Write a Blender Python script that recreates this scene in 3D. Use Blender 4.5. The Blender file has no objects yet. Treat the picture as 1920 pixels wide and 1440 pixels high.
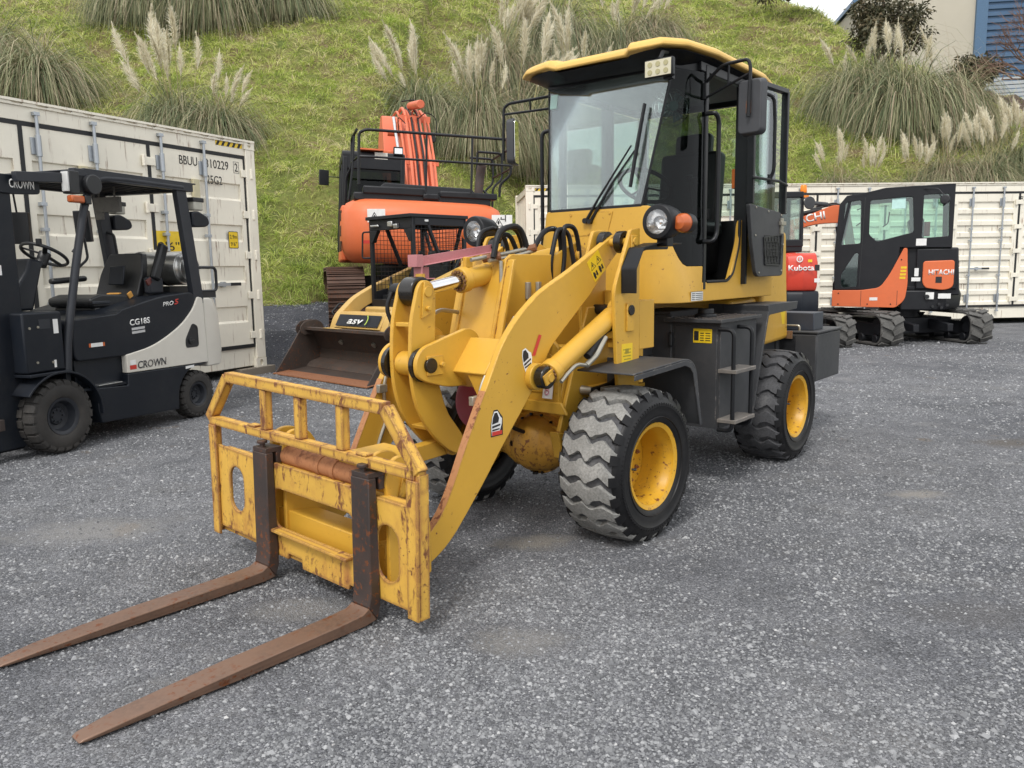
import bpy, bmesh, math, random
import numpy as np
from mathutils import Vector, Matrix, geometry, noise as mnoise
rnd = random.Random(7)
R = math.radians
PI = math.pi
sc = bpy.context.scene
COL = sc.collection

# ---------------------------------------------------------------- camera, sky, sun, exposure
cam_d = bpy.data.cameras.new('camera'); cam = bpy.data.objects.new('camera', cam_d); COL.objects.link(cam)
cam_d.sensor_width = 36.0; cam_d.lens = 28.125; cam_d.clip_start = 0.05; cam_d.clip_end = 800
cam.matrix_world = Matrix.Translation((0, 0, 1.31)) @ Matrix.Rotation(R(90-8.1), 4, 'X') @ Matrix.Rotation(R(-0.9), 4, 'Z')
sc.camera = cam
SUN_EL, SUN_AZ = 52.0, 200.0      # overcast; brightest part of the sky is high, behind the camera's left shoulder
world = bpy.data.worlds.new('World'); sc.world = world; world.use_nodes = True
wn = world.node_tree; bg = wn.nodes['Background']
sky = wn.nodes.new('ShaderNodeTexSky'); sky.sky_type = 'NISHITA'; sky.sun_disc = False
sky.sun_elevation = R(SUN_EL); sky.sun_rotation = R(SUN_AZ); sky.air_density = 1.0; sky.dust_density = 5.0; sky.ozone_density = 1.0
# cloud deck: the blue of the clear sky is mostly hidden by even white cloud
geo = wn.nodes.new('ShaderNodeTexCoord'); nz = wn.nodes.new('ShaderNodeTexNoise'); nz.inputs['Scale'].default_value = 2.2; nz.inputs['Detail'].default_value = 5
wn.links.new(geo.outputs['Generated'], nz.inputs['Vector'])
rmp = wn.nodes.new('ShaderNodeMapRange'); rmp.inputs['From Min'].default_value = .3; rmp.inputs['From Max'].default_value = .7
rmp.inputs['To Min'].default_value = 10.0; rmp.inputs['To Max'].default_value = 13.5
wn.links.new(nz.outputs['Fac'], rmp.inputs['Value'])
hue = wn.nodes.new('ShaderNodeMixRGB'); hue.blend_type = 'MULTIPLY'; hue.inputs['Fac'].default_value = 1; hue.inputs['Color2'].default_value = (.97, .985, 1, 1)
wn.links.new(rmp.outputs['Result'], hue.inputs['Color1'])
mx = wn.nodes.new('ShaderNodeMixRGB'); mx.inputs['Fac'].default_value = .86
wn.links.new(sky.outputs['Color'], mx.inputs['Color1']); wn.links.new(hue.outputs['Color'], mx.inputs['Color2'])
wn.links.new(mx.outputs['Color'], bg.inputs['Color']); bg.inputs['Strength'].default_value = 0.09
sun_d = bpy.data.lights.new('sun', 'SUN'); sun = bpy.data.objects.new('sun', sun_d); COL.objects.link(sun)
sun_d.energy = 1.5; sun_d.angle = R(14); sun_d.color = (1, .975, .94)
_d = Vector((math.sin(R(SUN_AZ))*math.cos(R(SUN_EL)), math.cos(R(SUN_AZ))*math.cos(R(SUN_EL)), math.sin(R(SUN_EL))))
sun.rotation_euler = _d.to_track_quat('Z', 'Y').to_euler(); sun.location = (0, 0, 40)
sc.view_settings.view_transform = 'Standard'; sc.view_settings.look = 'None'; sc.view_settings.exposure = 0.50; sc.view_settings.gamma = 1
sc.render.engine = 'CYCLES'; sc.cycles.max_bounces = 7; sc.cycles.transparent_max_bounces = 12

# ---------------------------------------------------------------- materials
def newmat(name):
    m = bpy.data.materials.new(name); m.use_nodes = True
    return m, m.node_tree, m.node_tree.nodes['Principled BSDF']
def nd(nt, t, **kw):
    n = nt.nodes.new(t)
    for k, v in kw.items():
        if k in n.inputs: n.inputs[k].default_value = v
        else: setattr(n, k, v)
    return n
def lk(nt, a, b): nt.links.new(a, b)
def c4(c): return (c[0], c[1], c[2], 1)
def ramp(nt, fac, stops):
    r = nt.nodes.new('ShaderNodeValToRGB'); e = r.color_ramp.elements
    while len(e) < len(stops): e.new(.5)
    for i, (p, c) in enumerate(stops):
        e[i].position = p; e[i].color = c4(c) if hasattr(c, '__len__') else (c, c, c, 1)
    lk(nt, fac, r.inputs['Fac']); return r.outputs['Color']
def obco(nt): return nd(nt, 'ShaderNodeTexCoord').outputs['Object']
def noise(nt, scale, detail=4, rough=.55, vec=None, out='Fac'):
    n = nd(nt, 'ShaderNodeTexNoise', Scale=scale, Detail=detail, Roughness=rough)
    lk(nt, vec if vec is not None else obco(nt), n.inputs['Vector']); return n.outputs[out]
def mixc(nt, fac, a, b, mode='MIX'):
    m = nd(nt, 'ShaderNodeMixRGB', blend_type=mode)
    for s, v in ((0, fac), (1, a), (2, b)):
        if isinstance(v, (int, float)): m.inputs[s].default_value = v if s == 0 else (v, v, v, 1)
        elif hasattr(v, '__len__'): m.inputs[s].default_value = c4(v)
        else: lk(nt, v, m.inputs[s])
    return m.outputs[0]
def mth(nt, op, a, b=0.0, clamp=False):
    m = nd(nt, 'ShaderNodeMath', operation=op, use_clamp=clamp)
    for s, v in ((0, a), (1, b)):
        if isinstance(v, (int, float)): m.inputs[s].default_value = v
        else: lk(nt, v, m.inputs[s])
    return m.outputs[0]
def bump(nt, b, h, strength=.3, dist=.01):
    n = nd(nt, 'ShaderNodeBump', Strength=strength, Distance=dist); lk(nt, h, n.inputs['Height']); lk(nt, n.outputs['Normal'], b.inputs['Normal'])
def edge_mask(nt, rad):
    bv = nd(nt, 'ShaderNodeBevel', samples=4); bv.inputs['Radius'].default_value = rad
    g = nd(nt, 'ShaderNodeNewGeometry'); d = nd(nt, 'ShaderNodeVectorMath', operation='DOT_PRODUCT')
    lk(nt, bv.outputs['Normal'], d.inputs[0]); lk(nt, g.outputs['Normal'], d.inputs[1])
    return mth(nt, 'SUBTRACT', 1.0, d.outputs['Value'])
def paint(name, col, rough=.45, dirt=.25, dirtcol=(.12, .10, .08), metal=0.0, wear=0.0, wearcol=(.16, .055, .022), rust=0.0, scale=3.0, coat=0.0, bmp=.05, spec=.5, streak=0.0):
    m, nt, b = newmat(name)
    n1 = noise(nt, scale, 6, .6); n2 = noise(nt, scale*9, 4, .6)
    c = mixc(nt, 1.0, col, ramp(nt, n1, [(.25, .86), (.7, 1.06)]), 'MULTIPLY')
    if dirt:
        f = mth(nt, 'MULTIPLY', ramp(nt, n1, [(.42, 0.0), (.72, 1.0)]), ramp(nt, n2, [(.35, .25), (.7, 1.0)]))
        c = mixc(nt, mth(nt, 'MULTIPLY', f, dirt), c, dirtcol)
    if rust:
        n3 = noise(nt, 38, 5, .65)
        f = mth(nt, 'MULTIPLY', ramp(nt, n3, [(.60-.1*rust, 0.0), (.66-.1*rust, 1.0)]), ramp(nt, noise(nt, 3.1, 3, .6), [(.46-.1*rust, 0.0), (.56, 1.0)]))
        c = mixc(nt, f, c, mixc(nt, noise(nt, 60, 2), (.09, .028, .012), (.25, .085, .03)))
    if streak:
        mp = nd(nt, 'ShaderNodeMapping'); mp.inputs['Scale'].default_value = (26, 26, 1.6); lk(nt, obco(nt), mp.inputs['Vector'])
        s = noise(nt, 1.0, 5, .7, mp.outputs['Vector'])
        f = mth(nt, 'MULTIPLY', ramp(nt, s, [(.56-.12*streak, 0.0), (.66, 1.0)]), ramp(nt, noise(nt, 3.3, 5, .6), [(.42, 0.0), (.62, .9)]))
        c = mixc(nt, f, c, mixc(nt, n2, (.12, .04, .015), (.24, .10, .035)))
    r = mixc(nt, n2, rough*.85, min(1, rough*1.2))
    if wear:
        e = mth(nt, 'MULTIPLY', edge_mask(nt, .006+.006*wear), 6.0, True)
        f = mth(nt, 'MULTIPLY', e, ramp(nt, noise(nt, 17, 5, .7), [(.56-.22*wear, 0.0), (.62, 1.0)]))
        c = mixc(nt, f, c, wearcol); r = mixc(nt, f, r, .8)
    lk(nt, c, b.inputs['Base Color']); lk(nt, r, b.inputs['Roughness'])
    b.inputs['Metallic'].default_value = metal; b.inputs['Specular IOR Level'].default_value = spec
    if coat: b.inputs['Coat Weight'].default_value = coat; b.inputs['Coat Roughness'].default_value = .12
    if bmp: bump(nt, b, n2, bmp, .004)
    return m
def plain(name, col, rough=.5, metal=0.0, spec=.5):
    m, nt, b = newmat(name)
    n = noise(nt, 14, 3)
    lk(nt, mixc(nt, 1.0, col, ramp(nt, n, [(.3, .9), (.7, 1.05)]), 'MULTIPLY'), b.inputs['Base Color'])
    b.inputs['Roughness'].default_value = rough; b.inputs['Metallic'].default_value = metal; b.inputs['Specular IOR Level'].default_value = spec
    return m
def glassmat(name, tint=(.75, .85, .82), rough=.03, alpha=.25, film=(.02, .03, .03), refl=.8, base=.06):
    m, nt, b = newmat(name)
    out = nt.nodes['Material Output']
    tr = nd(nt, 'ShaderNodeBsdfTransparent'); tr.inputs['Color'].default_value = c4(tint)
    gl = nd(nt, 'ShaderNodeBsdfGlossy'); gl.inputs['Roughness'].default_value = rough; gl.inputs['Color'].default_value = (.95, .97, 1, 1)
    fr = nd(nt, 'ShaderNodeLayerWeight', Blend=.35)
    df = nd(nt, 'ShaderNodeBsdfDiffuse'); df.inputs['Color'].default_value = c4(film)
    m1 = nd(nt, 'ShaderNodeMixShader'); m1.inputs['Fac'].default_value = alpha; lk(nt, tr.outputs[0], m1.inputs[1]); lk(nt, df.outputs[0], m1.inputs[2])
    m2 = nd(nt, 'ShaderNodeMixShader'); lk(nt, mth(nt, 'ADD', mth(nt, 'MULTIPLY', fr.outputs['Fresnel'], refl), base, True), m2.inputs['Fac']); lk(nt, m1.outputs[0], m2.inputs[1]); lk(nt, gl.outputs[0], m2.inputs[2])
    lk(nt, m2.outputs[0], out.inputs['Surface'])
    return m

# ---------------------------------------------------------------- mesh builder
AX = {'x': Vector((1, 0, 0)), 'y': Vector((0, 1, 0)), 'z': Vector((0, 0, 1))}
def _inside(p, poly):
    c = False
    for i in range(len(poly)):
        a, b = poly[i], poly[i-1]
        if (a[1] > p[1]) != (b[1] > p[1]) and p[0] < (b[0]-a[0])*(p[1]-a[1])/(b[1]-a[1])+a[0]: c = not c
    return c
def tris_with_holes(loops):
    vs = [Vector((p[0], p[1])) for l in loops for p in l]; es = []; o = 0
    for l in loops: es += [(o+i, o+(i+1) % len(l)) for i in range(len(l))]; o += len(l)
    V, E, F, ov, oe, of = geometry.delaunay_2d_cdt(vs, es, [], 1, 1e-7); idx = [q[0] for q in ov]
    out = []
    for f in F:
        c = sum((V[i] for i in f), Vector((0, 0)))/3
        if _inside(c, loops[0]) and not any(_inside(c, h) for h in loops[1:]): out.append(tuple(idx[i] for i in f))
    return out
class MB:
    def __init__(s): s.v = []; s.f = []; s.M = Matrix.Identity(4)
    def at(s, M): s.M = M; return s
    def add(s, vs, fs):
        o = len(s.v); s.v += [tuple(s.M @ Vector(p)) for p in vs]; s.f += [tuple(i+o for i in f) for f in fs]; return s
    def box(s, c, d, r=None, taper=1.0):
        a, b, h = d[0]/2, d[1]/2, d[2]/2
        q = [Vector((sx*a*(taper if sz > 0 else 1), sy*b*(taper if sz > 0 else 1), sz*h)) for sz in (-1, 1) for sx, sy in ((-1, -1), (1, -1), (1, 1), (-1, 1))]
        if r is not None:
            rm = r if isinstance(r, Matrix) else (Matrix.Rotation(r[2], 3, 'Z') @ Matrix.Rotation(r[1], 3, 'Y') @ Matrix.Rotation(r[0], 3, 'X'))
            q = [rm.to_3x3() @ p for p in q]
        c = Vector(c)
        return s.add([p+c for p in q], [(3, 2, 1, 0), (4, 5, 6, 7), (0, 1, 5, 4), (1, 2, 6, 5), (2, 3, 7, 6), (3, 0, 4, 7)])
    def b2(s, lo, hi): return s.box([(a+b)/2 for a, b in zip(lo, hi)], [abs(b-a) for a, b in zip(lo, hi)])
    def hull8(s, bot, top):      # two quads of four points each, same order
        return s.add(list(bot)+list(top), [(3, 2, 1, 0), (4, 5, 6, 7), (0, 1, 5, 4), (1, 2, 6, 5), (2, 3, 7, 6), (3, 0, 4, 7)])
    def frame(s, p0, p1):
        d = (Vector(p1)-Vector(p0)); L = d.length; d.normalize()
        u = d.cross(Vector((0, 0, 1)));
        if u.length < 1e-3: u = d.cross(Vector((0, 1, 0)))
        u.normalize(); return d, u, d.cross(u), L
    def bar(s, p0, p1, w, h, up=None):
        p0 = Vector(p0); p1 = Vector(p1); d, u, v, L = s.frame(p0, p1)
        if up is not None:
            u = d.cross(Vector(up)).normalized(); v = u.cross(d).normalized()
        a = [p0+u*x*w/2+v*y*h/2 for x, y in ((-1, -1), (1, -1), (1, 1), (-1, 1))]; b = [p+(p1-p0) for p in a]
        return s.add(a+b, [(3, 2, 1, 0), (4, 5, 6, 7), (0, 1, 5, 4), (1, 2, 6, 5), (2, 3, 7, 6), (3, 0, 4, 7)])
    def cyl(s, p0, p1, r0, r1=None, seg=24, cap=True):
        r1 = r0 if r1 is None else r1; p0 = Vector(p0); p1 = Vector(p1); d, u, v, L = s.frame(p0, p1); vs = []
        for p, r in ((p0, r0), (p1, r1)):
            for i in range(seg):
                a = 2*PI*i/seg; vs.append(p+(u*math.cos(a)+v*math.sin(a))*r)
        fs = [(i, (i+1) % seg, seg+(i+1) % seg, seg+i) for i in range(seg)]
        if cap: fs += [tuple(range(seg-1, -1, -1)), tuple(range(seg, 2*seg))]
        return s.add(vs, fs)
    def lathe(s, prof, o=(0, 0, 0), axis='y', seg=48, a0=0, a1=2*PI):   # prof: (radius, offset along axis)
        n = AX[axis] if isinstance(axis, str) else Vector(axis).normalized(); u = n.orthogonal().normalized() if not isinstance(axis, str) else {'x': AX['y'], 'y': AX['z'], 'z': AX['x']}[axis]
        w = n.cross(u); o = Vector(o); full = abs(a1-a0-2*PI) < 1e-6; k = seg if full else seg+1; vs = []
        for i in range(k):
            a = a0+(a1-a0)*i/seg; dr = u*math.cos(a)+w*math.sin(a)
            for r, t in prof: vs.append(o+dr*r+n*t)
        m = len(prof); fs = []
        for i in range(seg):
            j = (i+1) % k
            for q in range(m-1): fs.append((i*m+q, j*m+q, j*m+q+1, i*m+q+1))
        return s.add(vs, fs)
    def tube(s, pts, r, seg=10, fil=0.0, closed=False, caps=True):
        P = [Vector(p) for p in pts]
        if fil:
            Q = []; n = len(P)
            for i, p in enumerate(P):
                if not closed and i in (0, n-1): Q.append(p); continue
                a = P[i-1]-p; b = P[(i+1) % n]-p; f = min(fil, a.length*.48, b.length*.48); a = p+a.normalized()*f; b = p+b.normalized()*f
                for k in range(6): t = k/5; Q.append(a*(1-t)**2+p*2*t*(1-t)+b*t*t)
            P = Q
        n = len(P); vs = []; u = None; rr = r if hasattr(r, '__len__') else [r]*n
        if len(rr) != n: rr = [rr[min(len(rr)-1, int(i*len(rr)/n))] for i in range(n)]
        for i in range(n):
            d = (P[(i+1) % n]-P[i-1]) if closed else (P[min(i+1, n-1)]-P[max(i-1, 0)])
            if d.length < 1e-9: d = Vector((0, 0, 1))
            d.normalize()
            if u is None: u = d.orthogonal().normalized()
            u = (u-d*u.dot(d)); u = u.normalized() if u.length > 1e-6 else d.orthogonal().normalized(); v = d.cross(u)
            for k in range(seg): a = 2*PI*k/seg; vs.append(P[i]+(u*math.cos(a)+v*math.sin(a))*rr[i])
        fs = []
        for i in range(n if closed else n-1):
            j = (i+1) % n
            for k in range(seg): fs.append((i*seg+k, i*seg+(k+1) % seg, j*seg+(k+1) % seg, j*seg+k))
        if caps and not closed: fs += [tuple(range(seg-1, -1, -1)), tuple((n-1)*seg+k for k in range(seg))]
        return s.add(vs, fs)
    def prism(s, poly, axis, t0, t1, holes=()):
        # poly in the plane normal to axis: 'y' -> (x,z), 'x' -> (y,z), 'z' -> (x,y)
        def mk(p, t): return {'y': (p[0], t, p[1]), 'x': (t, p[0], p[1]), 'z': (p[0], p[1], t)}[axis]
        loops = [list(poly)]+[list(h) for h in holes]; vs = []; fs = []
        flat = [p for l in loops for p in l]; n = len(flat)
        vs = [mk(p, t0) for p in flat]+[mk(p, t1) for p in flat]
        tri = tris_with_holes(loops) if holes else [tuple(range(n))]
        for t in tri: fs.append(tuple(t)); fs.append(tuple(i+n for i in reversed(t)))
        o = 0
        for l in loops:
            m = len(l)
            for i in range(m): a, b = o+i, o+(i+1) % m; fs.append((a, b, b+n, a+n))
            o += m
        return s.add(vs, fs)
    def loft(s, rings, cap=True):
        m = len(rings[0]); vs = [p for r in rings for p in r]; fs = []
        for i in range(len(rings)-1):
            for k in range(m): fs.append((i*m+k, i*m+(k+1) % m, (i+1)*m+(k+1) % m, (i+1)*m+k))
        if cap: fs += [tuple(range(m-1, -1, -1)), tuple((len(rings)-1)*m+k for k in range(m))]
        return s.add(vs, fs)
    def bolt(s, p, n, r=.012, h=.01):
        p = Vector(p); n = Vector(n).normalized(); return s.cyl(p, p+n*h, r, r, 6)
def arc(cx, cy, r, a0, a1, n=10): return [(cx+r*math.cos(R(a0+(a1-a0)*i/n)), cy+r*math.sin(R(a0+(a1-a0)*i/n))) for i in range(n+1)]
def rrect(x0, y0, x1, y1, r, n=5):
    return arc(x1-r, y1-r, r, 0, 90, n)+arc(x0+r, y1-r, r, 90, 180, n)+arc(x0+r, y0+r, r, 180, 270, n)+arc(x1-r, y0+r, r, 270, 360, n)
def smooth_poly(pts, rads, n=5):      # fillet polygon corners; rads: number or list
    out = []; m = len(pts)
    for i, p in enumerate(pts):
        r = rads[i] if hasattr(rads, '__len__') else rads; p = Vector(p)
        if r <= 0: out.append(tuple(p)); continue
        a = Vector(pts[i-1])-p; b = Vector(pts[(i+1) % m])-p; f = min(r, a.length*.49, b.length*.49); a = p+a.normalized()*f; b = p+b.normalized()*f
        for k in range(n+1): t = k/n; out.append(tuple(a*(1-t)**2+p*2*t*(1-t)+b*t*t))
    return out
def finish(me, fix=True, ang=32):
    if fix:
        bm = bmesh.new(); bm.from_mesh(me); bmesh.ops.recalc_face_normals(bm, faces=bm.faces); bm.to_mesh(me); bm.free()
    me.polygons.foreach_set('use_smooth', [True]*len(me.polygons)); me.set_sharp_from_angle(angle=R(ang)); me.update()
def obj(name, mb, mat, parent=None, M=None, bev=0.0, fix=True, ang=32, label=None, seg=2):
    me = bpy.data.meshes.new(name); me.from_pydata(mb.v, [], mb.f); me.materials.append(mat); finish(me, fix, ang)
    o = bpy.data.objects.new(name, me); COL.objects.link(o)
    if parent is not None: o.parent = parent
    if M is not None: o.matrix_local = M
    if bev:
        b = o.modifiers.new('bevel', 'BEVEL'); b.width = bev; b.segments = seg; b.limit_method = 'ANGLE'; b.angle_limit = R(40)
    if label: o['label'] = label
    return o
def thing(name, label, cat, M=None, group=None):
    o = bpy.data.objects.new(name, None); COL.objects.link(o); o.empty_display_size = .2
    if M is not None: o.matrix_world = M
    o['label'] = label; o['category'] = cat
    if group: o['group'] = group
    return o
def tag(o, label, cat, group=None, kind=None):
    if label: o['label'] = label
    if cat: o['category'] = cat
    if group: o['group'] = group
    if kind: o['kind'] = kind
    return o
_tc = {}
def text(name, body, size, mat, parent, origin, right, up, width=None, ext=.0012, bold=0.0, shear=0.0):
    # flat lettering: origin = lower left corner, right / up = directions in the parent's space
    c = bpy.data.curves.new(name, 'FONT'); c.body = body; c.size = 1; c.extrude = 0; c.offset = bold; c.shear = shear; c.resolution_u = 3
    t = bpy.data.objects.new(name, c); COL.objects.link(t); dg = bpy.context.evaluated_depsgraph_get(); me = bpy.data.meshes.new_from_object(t.evaluated_get(dg))
    COL.objects.unlink(t); bpy.data.objects.remove(t)
    v = np.empty(len(me.vertices)*3); me.vertices.foreach_get('co', v); v = v.reshape(-1, 3)
    v[:, 0] -= v[:, 0].min(); w = v[:, 0].max(); k = size/.72; sx = k if width is None else width/w
    r = Vector(right).normalized(); u = Vector(up).normalized(); n = r.cross(u); o = Vector(origin)+n*.0006
    pts = [tuple(o+r*(p[0]*sx)+u*(p[1]*k)) for p in v]; fs = [tuple(p.vertices) for p in me.polygons]
    mb = MB(); mb.add(pts, fs); bpy.data.meshes.remove(me)
    ob = obj(name, mb, mat, parent, fix=False)
    s = ob.modifiers.new('thick', 'SOLIDIFY'); s.thickness = ext; s.offset = 1
    return ob
def decal(name, mat, parent, origin, right, up, w, h, t=.0012, rad=0.0):
    r = Vector(right).normalized(); u = Vector(up).normalized(); n = r.cross(u)
    pl = rrect(0, 0, w, h, rad) if rad else [(0, 0), (w, 0), (w, h), (0, h)]
    M = Matrix.Identity(4); M.col[0][:3] = r; M.col[1][:3] = u; M.col[2][:3] = n; M.col[3][:3] = Vector(origin)
    mb = MB().at(M); mb.prism(pl, 'z', 0, t); return obj(name, mb, mat, parent)
def fastmesh(name, verts, quads, mat, tint=None, tris=None):
    me = bpy.data.meshes.new(name); nv = len(verts); me.vertices.add(nv); me.vertices.foreach_set('co', verts.astype(np.float32).ravel())
    k = quads.shape[1]; nf = len(quads); me.loops.add(nf*k); me.loops.foreach_set('vertex_index', quads.astype(np.int32).ravel())
    me.polygons.add(nf); me.polygons.foreach_set('loop_start', np.arange(0, nf*k, k, dtype=np.int32)); me.polygons.foreach_set('use_smooth', np.ones(nf, dtype=bool))
    if tint is not None:
        at = me.attributes.new('tint', 'FLOAT', 'POINT'); at.data.foreach_set('value', tint.astype(np.float32))
    me.update(calc_edges=True); me.materials.append(mat); return me

def split_loose(names):       # every loose piece of these meshes becomes an object of its own, same parent
    for o in list(COL.objects):
        k = o.name.split('.')[0]
        if o.type != 'MESH' or k not in names: continue
        me = o.data; n = len(me.vertices); par = list(range(n))
        def fd(a):
            while par[a] != a: par[a] = par[par[a]]; a = par[a]
            return a
        for e in me.edges:
            a, b = fd(e.vertices[0]), fd(e.vertices[1])
            if a != b: par[a] = b
        grp = {}
        for p in me.polygons: grp.setdefault(fd(p.vertices[0]), []).append(tuple(p.vertices))
        if len(grp) < 2: o.name = names[k]; continue
        co = [v.co.copy() for v in me.vertices]; mt = me.materials[0]; M = o.matrix_local.copy(); pr = o.parent; bw = o.modifiers['bevel'].width if 'bevel' in o.modifiers else 0
        for fs in grp.values():
            ids = sorted({i for f in fs for i in f}); mp = {i: j for j, i in enumerate(ids)}; mb = MB(); mb.v = [tuple(co[i]) for i in ids]; mb.f = [tuple(mp[i] for i in f) for f in fs]
            obj(names[k], mb, mt, pr, M=M, bev=bw)
        bpy.data.objects.remove(o)
# ---------------------------------------------------------------- terrain functions
def sstep(a, b, x): t = np.clip((x-a)/(b-a), 0, 1); return t*t*(3-2*t)
def lump(x, y, s, o=0.0):
    return (np.sin(x*s+1.3+o+1.7*np.sin(y*s*.63+o))+np.sin(y*s*1.31+.7+o+1.3*np.sin(x*s*.81-o))+.6*np.sin((x+y)*s*2.1+o*2)+.4*np.sin((x-1.7*y)*s*3.3+2.1))/3
def ground_z(x, y):
    b = sstep(10.9, 12.7, y+.2*lump(x, y, 1.1))*(1-sstep(-.7, .5, x))*.55+sstep(12.8, 15.4, y)*(1-sstep(-3.4, -2.6, x))*.45
    return .72*b + b*.05*lump(x, y, 3.1) + .006*lump(x, y, 1.9)*sstep(3, 8, np.hypot(x, y))
def foot(x): return 15.3+2.6*sstep(-3.9, -3.0, x)+1.9*sstep(-1.5, .8, x)
def hill_z(x, y):
    d = y-foot(x); base = .68*(1-sstep(-2.6, .2, x))
    z = base+.60*d+.05*np.clip(d, 0, 8)*np.exp(-np.clip(d, 0, 50)/3)
    crest = 17.5-8.6*sstep(12.5, 19.0, x-.12*(y-30))-1.6*sstep(19, 28, x)+.5*lump(x, y, .35)
    k = 1.2; z = -k*np.log(np.exp(-np.clip(z, -5, 60)/k)+np.exp(-crest/k))
    return z + (.30*lump(x, y, .8)+.20*lump(x, y, 2.0, 1.0)+.10*lump(x, y, 4.6, 2.0))*sstep(0, 2.5, d) - .35*(1-sstep(-1.2, .3, d))
def gridmesh(name, xs, ys, fn, mat):
    X, Y = np.meshgrid(xs, ys); Z = fn(X, Y); v = np.stack([X.ravel(), Y.ravel(), Z.ravel()], 1); nx, ny = len(xs), len(ys)
    i = (np.arange(ny-1)[:, None]*nx+np.arange(nx-1)[None, :]).ravel(); q = np.stack([i, i+1, i+nx+1, i+nx], 1)
    me = fastmesh(name, v, q, mat); o = bpy.data.objects.new(name, me); COL.objects.link(o); return o
SPOTS = [(.10, 3.74, .26, .14, (.255, .235, .20), .65), (2.32, 4.45, .22, .12, (.30, .28, .25), .7), (3.62, 5.72, .30, .22, (.11, .09, .068), .55), (-2.2, 4.0, .55, .30, (.27, .262, .25), .6), (.02, 2.70, .22, .14, (.26, .25, .235), .5), (-.82, 3.0, .30, .16, (.25, .245, .235), .5), (1.75, 2.85, .35, .20, (.12, .11, .10), .25)]
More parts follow.
